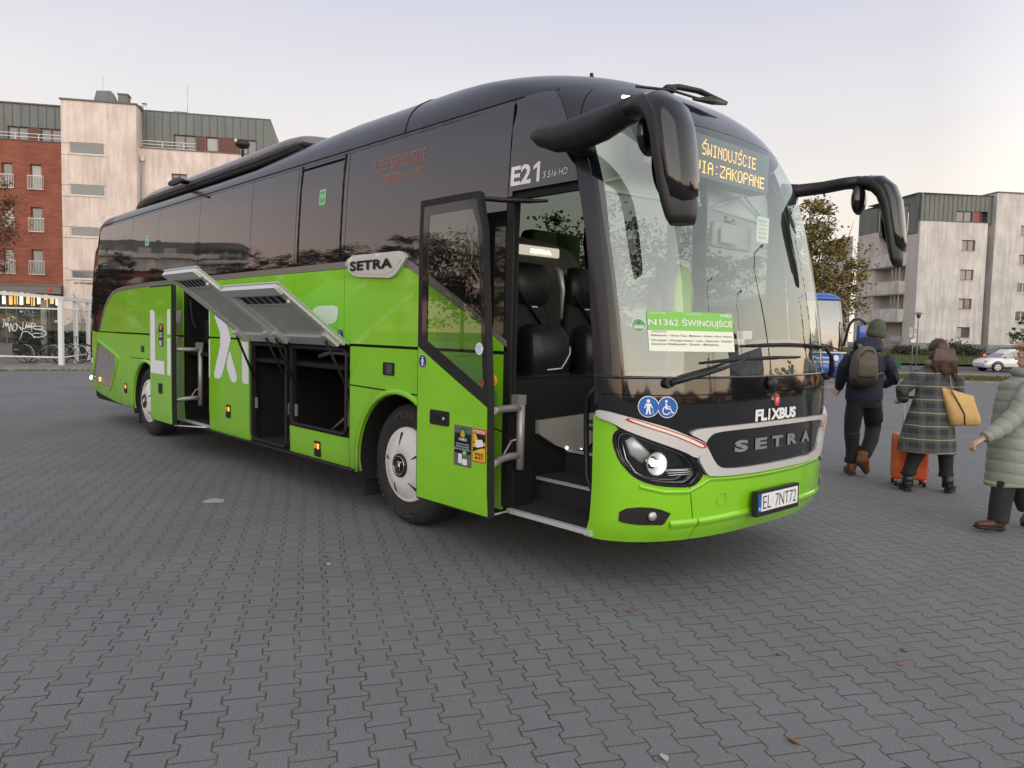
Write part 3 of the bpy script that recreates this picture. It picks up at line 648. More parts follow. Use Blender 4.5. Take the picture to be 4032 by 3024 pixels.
# ---- roof
vs_=[3.27,3.31,3.36,3.42,3.48,3.54,3.6,3.68,3.8,3.95,4.15,4.35,4.6]
rings=[]
for v in vs_:
    ring=[wrap(s/28,v) for s in range(-28,29)]
    if v<3.3: ring=[(x-.012,YC+(y-YC)*.992,z) for x,y,z in ring]
    xs=[-2,-3,-4,-5,-6,-7,-8,-9,-10,-11]
    xe=ring[-1][0]
    w=YC-interp(IN,v); xr=interp(XR,v); z=interp(ZT,v)
    L=[(x if x<xe-.1 else xe-.1*(i+1),YC+w,z) for i,x in enumerate(xs)]
    L=[(min(x,xe-.05*(i+1)),y,z_) for i,(x,y,z_) in enumerate(L)]
    back=[(xr+.45-.45*math.cos(a*PI/2)**1,YC+w*max(0,math.sin((1-abs(1-1))*0)) ,z) for a in ()]
    B=[]
    for t in range(0,9):
        a=PI*t/8; B.append((max(xr,-99)+.45-.45*abs(math.sin(a))**.9-0.0,YC+w*math.copysign(abs(math.cos(a))**.7,math.cos(a)),z))
    R=[(x,YC-w,z_) for x,y,z_ in L][::-1]
    def low(p): 
        x,y,zz=p; k=min(1,max(0,(-4.2-x)/2.2)); k=k*k*(3-2*k); return (x,y,zz-k*.11*min(1,max(0,(v-3.34)/.25)))
    rings.append([low(p) for p in ring+L+B+R])
mb=MB(); mb.loft(rings,closed=True,cap=False); mb.build('roof',m['roofblack'],BUS)
mb=MB()   # roof joints
for x in (-2.94,): mb.tube([V(side(x,v,1))+V((0,-.002,.002)) if v<3.3 else V(side(x,v,1))+V((0,-.001,.003)) for v in (3.31,3.36,3.42,3.48,3.54,3.6,3.7,3.8)],.005,5)
mb.tube([SN(x/10,3.305)[0]+V((0,-.001,0)) for x in range(-120,-9,3)],.006,5); mb.build('roof_joint',m['rubber'],BUS)
# air-conditioning pod
rings=[]
for x,w,z0,h in ((-11.2,.85,3.53,.02),(-10.9,.97,3.53,.08),(-10.4,1.06,3.54,.15),(-9.8,1.08,3.55,.19),(-7.5,1.08,3.56,.20),(-6.1,1.08,3.57,.20),(-5.5,1.07,3.59,.19),(-5.25,1.04,3.61,.15),(-5.12,1.0,3.63,.08)):
    r=[]
    for k in range(17):
        a=PI*k/16; cc=math.cos(a);ss=math.sin(a)
        r.append((x,YC-w*math.copysign(abs(cc)**.45,cc),z0+h*ss**.55))
    rings.append(r)
mb=MB(); mb.loft(rings,cap=True); pod=mb.build('roof_unit',mk('podgrey',(.13,.13,.135),.32,coat=.5),BUS)
mb=MB(); mb.tube([(-11.1,.36,3.50),(-9.7,.235,3.51),(-6,.235,3.53),(-5.2,.28,3.59)],.035,6); mb.build('unit_gasket',m['rubber'],pod)
mb=MB(); mb.tube([(-8.35,.20,3.60),(-8.15,.02,3.58),(-8.02,-.10,3.50),(-7.9,-.16,3.46)],[(.03,.06),(.04,.07),(.035,.06),(.015,.03)],8); mb.build('roof_camera',m['blackplastic'],BUS)
mb=MB(); mb.cyl((-1.7,1.0,3.64),(-1.72,1.0,3.735),.022,.014); mb.build('antenna',m['blackplastic'],BUS)
mb=MB(); mb.loft([[(-1.52,1.60,3.56),(-1.32,1.585,3.56),(-1.32,1.615,3.56)],[(-1.48,1.60,3.71),(-1.45,1.598,3.71),(-1.45,1.602,3.71)]]); mb.build('antenna',m['blackplastic'],BUS)
# ---- street side and tail
SP('side_panel','green',[(-12.3,1.53),(-.75,1.53),(-.8,1.72),(-2.8,1.72),(-2.9,2.26),(-12.3,2.26)],SF)
SP('side_panel','greenlow',[(-12.3,.39),(AR[0]-AR[1],.39)]+arch(AR[0],AR[1]-.005)+[(AF[0]-AF[1],.39)]+arch(AF[0],AF[1]-.005)+[(-.68,.39),(-.69,1.51),(-12.3,1.51)],SF)
for a,b in wx: SP('side_window','clearglass' if a<-2.9 else 'cabglass',rr(a,b,2.30 if a<-2.9 else 1.75,3.2,.05),SF,off=-.004,th=0)
SP('window_band','black_gloss',[[(-12.3,2.27),(-2.88,2.27),(-2.82,1.73),(-.82,1.73),(-.97,3.3),(-12.3,3.3)]]+[rr(a,b,2.30 if a<-2.9 else 1.75,3.2,.05) for a,b in wx],SF)
RF=fnwrap(lambda y,v:(interp(XR,v)+.45-.45*max(0,1-abs((y-YC)/(YC-interp(IN,v)))**2.6)**(1/2.2),y,interp(ZT,v)),(-1,0,.1))
SP('tail_panel','green',rr(.09,2.46,.5,2.25,.05),RF,step=.15); SP('rear_window','black_gloss',rr(.09,2.46,2.27,3.3,.03),RF,step=.15)
for y in (.14,2.41):
    SP('tail_lamp','red_lens',rr(y-.05,y+.05,.95,1.45,.03),RF,off=.03,th=.03,step=.1)
mb=MB(); mb.ell((-12.62,.06,.70),(.05,.05,.035)); mb.build('marker_lamp',m['lamp_on'],BUS)
# underside
mb=MB(); mb.box((-12.3,.06,.36),(-10.12,2.49,.42)); mb.box((-8.82,.06,.36),(-5.9,2.49,.40)); mb.box((-5.9,.3,.36),(-3.6,2.49,.40)); mb.box((-2.2,.06,.34),(-1.6,2.49,.40)); mb.box((-10.2,.65,.4),(-8.8,1.9,.6)); mb.box((-3.6,.65,.4),(-2.2,1.9,.6)); mb.build('underfloor',m['shell'],BUS)
mb=MB(); mb.tube([(-7.95,-.005,.375),(-6.0,-.005,.37),(-4.9,-.005,.375),(-3.6,-.005,.375)],.014,6); mb.build('sill_trim',m['rubber'],BUS)
# ---------------------------------------------------------------- coach nose
def WP(name,mat,poly,off=0,th=.02,step=.07,par=BUS,**k):
    if not isinstance(poly[0],list): poly=[poly]
    return surf_panel(name,m[mat],par,poly,wrapn,off,th,step,**k)
HL=[(.035,1.085),(.022,1.05),(.022,.99),(.04,.89),(.07,.83),(.10,.79),(.17,.752),(.28,.735),(.41,.728),(.46,.75),(.505,.80),(.49,.84),(.44,.905),(.35,.955),(.20,1.012),(.10,1.058),(.055,1.085)]
HLs=qs(HL)
seam=qs([(.405,.728),(.42,.66),(.435,.58),(.45,.51),(.485,.475),(.485,.37)])
corner=[(-1.035,.37)]+seam[::-1]+HLs[:9][::-1][0:]+[(-1.0,1.155),(-1.035,1.165)]
corner=[(-1.035,.37)]+seam[::-1]+[HLs[i] for i in (8,7,6,5,4,3,2,1,0)]+[q(.02,1.13),(-1.0,1.155),(-1.035,1.165)]
WP('bumper_corner','green',corner,step=.06)
corner2=[(-s,v) for s,v in corner][::-1]
WP('bumper_corner','green',corner2,step=.06)
ctr=[(s+.006,v) for s,v in seam[::-1]]+[HLs[9],HLs[10]]+qs([(.55,.79),(.80,.782),(1.03,.777)])+[(0,.775)]
cc=ctr+mirq(ctr)
WP('bumper','green',cc,step=.06)
# a crease that runs round the bumper, and tow-eye covers
mb=MB()
def ribbon(mb,pts,h,out,n=24):
    P=[];L=len(pts)-1
    for i in range(n+1):
        t=i/n*L; k=min(int(t),L-1); f=t-k; s=pts[k][0]*(1-f)+pts[k+1][0]*f; v=pts[k][1]*(1-f)+pts[k+1][1]*f
        ring=[]
        for dv,o in ((-h*1.6,-.001),(-h*.4,out*.5),(h*.3,out),(h,out*.3),(h*1.3,-.001)):
            p,nn_=wrapn(s,v+dv); ring.append(p+nn_*o)
        P.append(ring)
    mb.loft(P,closed=False,cap=False)
ribbon(mb,[q(.30,.487),q(.485,.49)],.022,.014,8); ribbon(mb,[q(.495,.49),q(.9,.50),(0,.505),(-q(.9,.50)[0],.50),(-q(.495,.49)[0],.49)],.022,.016,40); ribbon(mb,[(-q(.485,.49)[0],.49),(-q(.30,.487)[0],.487)],.022,.014,8)
mb.build('bumper_crease',m['green'],BUS)
mb=MB()
ribbon(mb,[q(.12,.735),q(.25,.70),q(.40,.695),q(.50,.735),q(.56,.765),q(.9,.752),(0,.748),(-q(.9,.75)[0],.752),(-q(.56,.76)[0],.765)],.012,.012,80)
mb.build('bumper_lip',m['green'],BUS)
def cap_ring(y,v,r):
    mb=MB(); mb.loft([[ (lambda pn:pn[0]+pn[1]*o)(FR(y+rr_*math.cos(2*PI*k/28),v+rr_*math.sin(2*PI*k/28))) for k in range(28)] for rr_,o in ((r,.0005),(r,.003),(r-.004,.003),(r-.004,.0005))],cap=False)
    mb.build('tow_cover',m['greenlow'],BUS)
cap_ring(.68,.625,.045)
mb=MB(); mb.box((-.9,.3,.32),(-.50,2.2,.39)); mb.build('underfloor',m['shell'],BUS)
# silver brow with its daytime light
br=[(-1.0,1.20)]+qs([(.012,1.195),(.06,1.172),(.16,1.138),(.27,1.10),(.38,1.052),(.50,1.005),(.515,.975),(.47,.935),(.445,.905),(.35,.957),(.20,1.015),(.10,1.062),(.05,1.092),(.02,1.13)])+[(-1.0,1.155)]
for sg in (1,-1):
    P=br if sg>0 else [(-s,v) for s,v in br][::-1]
    P=smoothpoly(P,1); b_=WP('headlight_brow','silver',P,off=.022,th=.025,step=.05)
    drl=qs([(.075,1.164),(.06,1.158),(.058,1.146),(.14,1.108),(.27,1.062),(.40,1.005),(.47,.972),(.505,.975),(.505,.99),(.49,1.003),(.38,1.046),(.27,1.088),(.14,1.138)])
    d2=qs([(.075,1.159),(.066,1.153),(.14,1.113),(.27,1.067),(.40,1.010),(.47,.978),(.497,.985),(.38,1.040),(.27,1.082),(.14,1.132)])
    drl=smoothpoly(drl,1); d2=smoothpoly(d2,1)
    if sg<0: drl=[(-s,v) for s,v in drl][::-1]; d2=[(-s,v) for s,v in d2][::-1]
    d_=WP('daylight_strip','red_lens',drl,off=.026,th=.006,step=.05,par=b_)
    WP('light_bar','lamp_drl' if 'lamp_drl' in m else 'lens_white',d2,off=.030,th=.004,step=.05,par=b_) if False else None
    mk('drlglass',(.85,.80,.68),.15,coat=.6) if 'drlglass' not in m else None
    surf_panel('light_bar',m['drlglass'],b_,[d2],wrapn,.029,.004,.05)
    # headlight: black bowl, rim, projector, clear cover
    H=HLs if sg>0 else [(-s,v) for s,v in HLs][::-1]
    hb=WP('headlight','black_gloss',H,off=-.085,th=-.085,step=.06)
    c0=sum(p[0] for p in H)/len(H);c1=sum(p[1] for p in H)/len(H)
    shr=[(c0+(s-c0)*.93,c1+(v-c1)*.92) for s,v in H]
    WP('lamp_rim','black_gloss',[smoothpoly([(c0+(s-c0)*1.015,c1+(v-c1)*1.02) for s,v in H],1),smoothpoly(shr,2)],off=.0045,th=.02,step=.06,par=hb)
    sh2=smoothpoly([(c0+(s-c0)*.895,c1+(v-c1)*.875) for s,v in H],2); sh3=smoothpoly([(c0+(s-c0)*.88,c1+(v-c1)*.86) for s,v in H],2)
    WP('chrome_line','chrome',[sh2,sh3],off=-.03,th=.03,step=.06,par=hb)
    if sg>0: f=lambda y,v,o:(lambda pn:pn[0]+pn[1]*o)(wrapn(*q(y,v)))
    else: f=lambda y,v,o:(lambda pn:pn[0]+pn[1]*o)(wrapn(-q(y,v)[0],v))
    mb=MB(); c=f(.205,.875,-.03); nn_=(f(.205,.875,0)-f(.205,.875,-.1)).normalized(); nn_=(nn_+V((.8,0,0))).normalized()
    mb.cyl(c-nn_*.05,c+nn_*.01,.040,.072,28,cap=False); mb.torus(c+nn_*.01,nn_,.072,.005,28,6); mb.build('reflector',m['badge_metal'] if 'badge_metal' in m else mk('badge_metal',(.42,.42,.43),.35,metal=.7),hb)
    mb=MB(); qd=nn_.to_track_quat('Z','Y').to_matrix().to_4x4(); mb.ell((0,0,0),(.040,.020,.014),14,8,Matrix.Translation(c-nn_*.005)@qd); mb.build('bulb',m['lamp_on'],hb)
    mb=MB(); mb.tube([f(.07,1.03,-.03),f(.10,.96,-.028),f(.15,.90,-.04)],[(.03,.012),(.05,.014),(.045,.012)],8); mb.build('reflector',m['alubright'],hb)
    mb=MB()
    for k in range(3): mb.tube([f(.28-.01*k,.80+.014*k,-.03),f(.40,.803+.013*k,-.025),f(.47+.006*k,.815+.016*k,-.02)],.0035,5)
    mb.tube([f(.26,.835,-.03),f(.40,.835,-.03),f(.44,.85,-.03)],.003,5); mb.tube([f(.045,1.0,-.03),f(.06,.90,-.03),f(.10,.82,-.03),f(.17,.775,-.03)],.004,5)
    mb.build('light_guide',m['chrome'],hb)
    WP('lens','lens',[(c0+(s-c0)*.97,c1+(v-c1)*.96) for s,v in H],off=.002,th=0,step=.06,par=hb)
    # fog lamp in a black pocket
    fg=qs([(.048,.57),(.07,.595),(.13,.607),(.19,.603),(.24,.59),(.295,.565),(.29,.555),(.262,.50),(.25,.493),(.12,.495),(.06,.505),(.048,.515)])
    if sg<0: fg=[(-s,v) for s,v in fg][::-1]
    fb=WP('fog_lamp','blackplastic',fg,off=.006,th=.02,step=.05)
    c=f(.19,.551,.008); nn_=(f(.19,.551,0)-f(.19,.551,-.1)).normalized(); nn_=(nn_+V((.5,0,0))).normalized()
    mb=MB(); mb.cyl(c-nn_*.02,c+nn_*.004,.036,.034,24); mb.build('lamp_ring',m['black_gloss'],fb)
    mb=MB(); mb.ell((0,0,0),(.030,.030,.012),16,8,Matrix.Translation(c+nn_*.004)@nn_.to_track_quat('Z','Y').to_matrix().to_4x4()); 
    mk('fogglass',(.55,.52,.48),.12,metal=.6,bump=.6,bs=90) if 'fogglass' not in m else None
    mb.build('lens',m['fogglass'],fb)
# grille surround
go=[(.385,1.062),(.42,1.088),(.50,1.098),(.80,1.106),(1.16,1.108)]; 
low=[(.475,.94),(.45,.90),(.515,.812),(.55,.787),(.80,.779),(1.03,.775)]
gi_t=[(.515,.985),(.545,1.03),(.60,1.055),(.80,1.062),(1.16,1.064)]
gi_b=[(.53,.965),(.605,.885),(.66,.855),(.74,.845),(1.03,.838)]
def MY(pts): return [(2*YC-y,v) for y,v in pts]
# the surround is laid in (y,z) because it sits on the flat of the nose
goP=[(.47,.97),(.385,1.062)][:0]+[(.385,1.062)]+go[1:]+MY(go)[::-1]+MY(low)+low[::-1]+[(.50,.965),(.515,1.0),(.45,1.035)]
goR=[(.45,1.035)]+[(.385,1.062)]+go[1:]+MY(go)[::-1]+MY([(.45,1.035),(.515,1.0),(.50,.965)])+MY(low)+low[::-1]+[(.50,.965),(.515,1.0)]
giP=smoothpoly([(y+(.018 if y>YC else -.018),v+(.014 if v>.95 else -.020)) for y,v in gi_t+MY(gi_t)[::-1]+MY(gi_b)+gi_b[::-1]],1); goR=smoothpoly(goR,1)
sur=surf_panel('grille_surround',m['silver'],BUS,[goR,giP],FR,.026,.03,.08)
gr=surf_panel('front_grille',m['black_gloss'],BUS,[giP],FR,.008,.01,.08)
mk('badge_metal',(.42,.42,.43),.35,metal=.7)
for k,(ch,a) in enumerate(zip('SETRA',(.765,.99,1.20,1.41,1.62))): mb=MB(); text_on(mb,FR,ch,a,.925,w=.145,h=.078,off=.014,bold=.05); mb.build('badge_letter',m['badge_metal'],gr)
mb=MB(); P=rr(1.27,1.43,.845,.925,.01); mb.tube([ (lambda pn:pn[0]+pn[1]*.009)(FR(*p)) for p in P],.0015,4); mb.build('radar_cover',m['dashgrey'],gr)
# black band between brow and windscreen
bb=[(-1.0,1.205)]+qs([(.012,1.20),(.06,1.177),(.16,1.143),(.27,1.105),(.38,1.06),(.42,1.092),(.50,1.102),(.80,1.11),(1.16,1.112)])+[(0,1.112)]
half=bb+[(0,1.297)]+[(-1.0,1.297)]
WP('front_panel','black_gloss',bb+[(-s,v) for s,v in bb][::-1]+[(1.0,1.297),(0,1.305),(-1.0,1.297)],off=.002,step=.07)
WP('wiper_panel','black_gloss',[(-1.0,1.303),(0,1.311),(1.0,1.303),(1.0,1.395),(.6,1.402),(0,1.408),(-.6,1.402),(-1.0,1.395)],off=.004,step=.07)
mb=MB(); mb.tube([(lambda pn:pn[0]+pn[1]*.006)(wrapn(s/20,1.412 if abs(s)<12 else 1.41)) for s in range(-20,21)],.007,6); mb.build('windscreen_seal',m['black_gloss'],BUS)
mb=MB(); 
pn=FR(1.17,1.355); mb.ell((0,0,0),(.03,.055,.045),14,8,Matrix.Translation(pn[0]+V((.02,0,.01)))); mb.build('front_camera',m['blackplastic'],BUS)
mb=MB(); text_on(mb,FR,'FL',.99,1.115,w=.145,h=.078,off=.006,bold=.05); text_on(mb,FR,'i',1.148,1.115,w=.026,h=.080,off=.006,bold=.05); text_on(mb,FR,'XBUS',1.185,1.115,w=.345,h=.078,off=.006,bold=.05,spacing=.95); mb.build('company_lettering',m['white'],BUS)
b_=surf_panel('round_badge',m['chrome'],BUS,circ(1.25,1.25,.042,28),FR,.010,.008,.2); mb=MB(); shape_on(mb,FR,circ(1.25,1.25,.036,28),.0115); mb.build('badge_field',m['red'],b_)
mb=MB(); text_on(mb,FR,'r',1.242,1.232,w=.020,h=.032,off=.013,bold=.06); mb.build('badge_letter',m['white'],b_)
WQ=lambda a,b:wrapn(*q(a,b))
# discs laid by arc so they stay round on the curve
def disc_wrap(y,v,wheel):
    s0,_=q(y,v); p0,n0=wrapn(s0,v); e=.01; L=(wrapn(s0+e,v)[0]-wrapn(s0-e,v)[0]).length/(2*e)
    fn=lambda a,b:wrapn(s0+a/L,v+b)
    blue_sign(fn,0,0,.066,wheel,BUS,'blue')
disc_wrap(.148,1.234,False); disc_wrap(.247,1.231,True)
# number plate
PF=lambda a,b:(V((-.128-.0*a,a,b)),V((1,0,0)))
pf=surf_panel('number_plate',m['blackplastic'],BUS,rr(.965,1.535,.478,.650,.008),lambda a,b:(V((-.098,a,b)),V((1,0,0))),0,.035,1)
PFn=lambda a,b:(V((-.098,a,b)),V((1,0,0)))
mb=MB(); shape_on(mb,PFn,rr(.985,1.515,.510,.630,.006),.002,1); mb.build('plate_face',m['white'],pf)
mb=MB(); shape_on(mb,PFn,rr(.985,1.025,.510,.630,.0),.003,1); mb.build('plate_band',m['blue'],pf)
mb=MB(); text_on(mb,PFn,'EL',1.045,.525,w=.105,h=.088,off=.004,bold=-.01); text_on(mb,PFn,'7NT72',1.205,.525,w=.285,h=.088,off=.004,bold=-.01); text_on(mb,PFn,'INTER CAR  AND TRUCK & BUSES',1.10,.487,w=.27,h=.012,off=.002); mb.build('plate_characters',m['fabric_black'],pf)
mb=MB(); text_on(mb,PFn,'PL',.993,.520,w=.024,h=.022,off=.004,bold=.03); shape_on(mb,PFn,rr(1.168,1.186,.548,.60,.003),.004,1); mb.build('plate_marks',m['palegreen' if 0 else 'letter'],pf)
# windscreen, header and pillars
wsL=[(-.868,1.42),(-.862,1.6),(-.855,1.93),(-.843,2.26),(-.839,2.445),(-.832,2.667),(-.827,2.81),(-.815,2.93),(-.79,3.02)]
glass_p=wsL+[(-.775,3.06),(0,3.11)]
WP('windscreen','windglass',glass_p+[(-s,v) for s,v in glass_p[:-1]][::-1],off=.002,th=0,step=.06)
for sg in (1,-1):
    fr_=[(-.868,1.415),(-.775,1.415)]+[(-.782,1.9),(-.782,2.26),(-.771,2.443),(-.764,2.632),(-.763,2.8),(-.755,2.9),(-.72,3.0),(-.69,3.07)]+[(-.775,3.06)]+wsL[::-1][:-1]
    WP('windscreen_border','black_gloss',fr_ if sg>0 else [(-s,v) for s,v in fr_][::-1],off=.003,th=.006,step=.06)
mk('darkheader',(.014,.015,.024),.12,ior=1.55,coat=.3)
hd=chaik([(-.775,3.065),(-.769,3.077),(-.707,3.179),(-.618,3.267),(-.525,3.323)],2)+[q(.69,3.38),(0,3.41)]; nh=len(hd)-2
WP('windscreen_header','darkheader',hd+[(-s,v) for s,v in hd[:-1]][::-1]+[(0,3.115)],off=.002,th=.02,step=.07)
def qx(x,v):
    xf=interp(XF,v);D=interp(DF,v);c=(x-(xf-D))/D
    return (-math.acos(min(1,c))/(PI/2),v) if c>0 else (-1-(xf-D-x),v)
pedge=[(-.965,2.3),(-.960,2.59),(-.944,2.69),(-.933,2.79),(-.914,2.88),(-.890,2.98),(-.868,3.06),(-.859,3.10),(-.83,3.20),(-.79,3.305)]
pl=[qx(-.695,1.21),qx(-.755,1.8)]+pedge+[(-.62,3.33),(-.53,3.335)]+[(s-.004,v+.003) for s,v in hd[:nh][::-1]]+[(s-.006,v) for s,v in wsL[::-1]]+[(-.868,1.40)]
WP('windscreen_pillar','roofblack',pl,off=.0,th=.05,step=.07)
WP('windscreen_pillar','roofblack',[(-s,v) for s,v in pl][::-1],off=.0,th=.05,step=.07)
ep=[qx(-1.57,2.62),qx(-1.53,2.62),qx(-1.53,2.655),(-.9535,2.655)]+[(s-.004,v) for s,v in pedge[2:]]+[qx(-1.2,3.305),qx(-1.57,3.305),qx(-1.57,3.1),qx(-1.57,2.9),qx(-1.57,2.75)]
WP('side_window','darkpanel',ep,off=0,th=.022,step=.1)
# strip of roof above the header
mb=MB(); mb.loft([[(lambda pn:pn[0]+pn[1]*o)(wrapn(s/24,v+dv)) for s in range(-20,21)] for (v,dv,o) in ((3.30,0,.001),(3.30,.02,.006),(3.30,.04,.001))],closed=False,cap=False)
# header lamp
mb=MB(); p,nn_=FR(.40,3.235); mb.box((-.006,-.035,-.012),(.006,.035,.012),Matrix.Translation(p+nn_*.006)@nn_.to_track_quat('X','Z').to_matrix().to_4x4()); mb.build('clearance_lamp',m['lamp_on'],BUS)
# wipers
def FP(y,v,o): p,nn_=FR(y,v) if .12<y<2.43 else wrapn(*q(y,v)); return p+nn_*o
def wiper(arm,blade,piv):
    w_=MB(); w_.tube([FP(*a) for a in arm],[(.020,.022),(.019,.024),(.014,.016),(.010,.010),(.008,.008)][:len(arm)],8); w_.cyl(FP(piv[0],piv[1],0),FP(piv[0],piv[1],.055),.034,.030,16)
    o=w_.build('wiper',m['blackplastic'],BUS)
    w_=MB(); w_.tube([FP(*a) for a in blade],[.007]+[.012]*(len(blade)-2)+[.007],6); w_.tube([(lambda p:p)(FP(a[0],a[1]-.006,a[2]-.018)) for a in blade],[.004]*len(blade),5); w_.build('wiper_blade',m['rubber'],o)
wiper([(.25,1.378,.06),(.37,1.415,.07),(.58,1.465,.075),(.70,1.495,.065),(.83,1.525,.045)],[(.49,1.505,.03),(.66,1.518,.034),(.83,1.528,.036),(1.2,1.535,.034),(1.57,1.538,.03)],(.25,1.378))
wiper([(2.36,1.375,.06),(2.30,1.42,.07),(2.12,1.53,.075),(1.98,1.61,.06),(1.62,1.625,.045)],[(.88,1.615,.03),(1.1,1.62,.034),(1.4,1.625,.036),(1.75,1.62,.034),(2.02,1.60,.03)],(2.36,1.375))
w_=MB(); w_.tube([FP(.49,3.29,.05),FP(.8,3.32,.055),FP(1.16,3.325,.055)],.010,6); w_.tube([FP(.78,3.335,.06),FP(.95,3.37,.07),FP(1.2,3.385,.085),FP(1.5,3.36,.085)],[(.015,.02),(.022,.03),(.02,.03),(.012,.016)],8)
w_.ell(FP(.82,3.34,.05),(.04,.06,.03)); w_.tube([FP(1.0,3.30,.05),FP(1.25,3.33,.07),FP(1.50,3.36,.08)],[.010,.03,.014],6)
w_.build('wiper',m['blackplastic'],BUS)
# mirrors
mk('mirrorshell',(.006,.006,.008),.14,coat=.3)
for sg in (1,-1):
    Yf=lambda y:y if sg>0 else 2*YC-y
    zo=0 if sg>0 else .0
    P=lambda pts:[(x-(0 if sg>0 else .03),Yf(y),z+zo) for x,y,z in pts]
    a_=MB()
    if sg>0: a_.tube(P([(-1.15,-.15,2.945),(-1.09,-.15,2.925),(-.95,-.135,2.895),(-.75,-.13,2.895),(-.56,-.14,2.915),(-.40,-.15,2.945),(-.27,-.165,2.955)]),[(.035,.035),(.055,.062),(.075,.088),(.085,.105),(.085,.098),(.09,.078),(.10,.064)],20,up=(0,1,0))
    else: a_.tube(P([(-.86,.02,2.93),(-.75,-.08,2.93),(-.56,-.13,2.94),(-.40,-.15,2.955),(-.27,-.165,2.955)]),[(.05,.06),(.05,.055),(.06,.052),(.07,.05),(.085,.05)],16,up=(0,1,0))
    a_.tube(P([(-.88,.06,2.84),(-.86,-.03,2.85),(-.82,-.11,2.87)]),[(.05,.07),(.05,.08),(.05,.07)],12)
    mir=a_.build('wing_mirror',m['blackplastic'],BUS)
    pth=[(-.31,-.165,2.95),(-.22,-.17,2.955),(-.13,-.18,2.93),(-.06,-.185,2.86),(-.02,-.19,2.76),(.005,-.19,2.63),(.028,-.19,2.50),(.045,-.187,2.40),(.060,-.183,2.32),(.068,-.18,2.275)]
    rd=[(.09,.058),(.108,.068),(.13,.080),(.145,.083),(.15,.080),(.15,.073),(.144,.066),(.134,.060),(.12,.050),(.095,.035)]
    if sg<0: rd=[(a*.85,b_*.8) for a,b_ in rd]
    a_=MB(); a_.tube(P([(x-.018,y,z-.008) for x,y,z in pth]),rd,24,up=(0,1,0)); a_.build('mirror_frame',m['blackplastic'],mir)
    a_=MB(); pt2=[(x+.016,y-.004,z+.010) for x,y,z in pth[1:8]]+[(.072,-.187,2.385)]
    kk=1 if sg>0 else .83
    a_.tube(P(pt2),[(a*kk,b_*kk) for a,b_ in [(.085,.045),(.120,.062),(.138,.070),(.142,.070),(.140,.065),(.130,.058),(.108,.048),(.05,.02)]],24,up=(0,1,0)); a_.build('mirror_shell',m['mirrorshell'],mir)
    a_=MB(); ring=[((-.080 if sg>0 else -.092)+(z-2.6)*-.09,Yf(-.19+(.11 if sg>0 else .085)*math.cos(t)),z+zo) for t,z in [(t*PI/12,2.58+(.17 if sg>0 else .13)*math.sin(t*PI/12)) for t in range(24)]]; a_.add(ring,[tuple(range(24))],False); a_.build('mirror_glass',m['chrome'],mir)
    a_=MB(); a_.ell((0,0,0),(.05,.095,.12),18,10,Matrix.Translation(V(P([(-.25,-.11,2.80)])[0]))); a_.build('close_mirror',m['mirrorshell'],mir)
    if sg>0: a_=MB(); a_.ell((-1.10,-.165,2.905),(.035,.02,.025),10,6); a_.build('indicator',m['orange_lens'],mir)
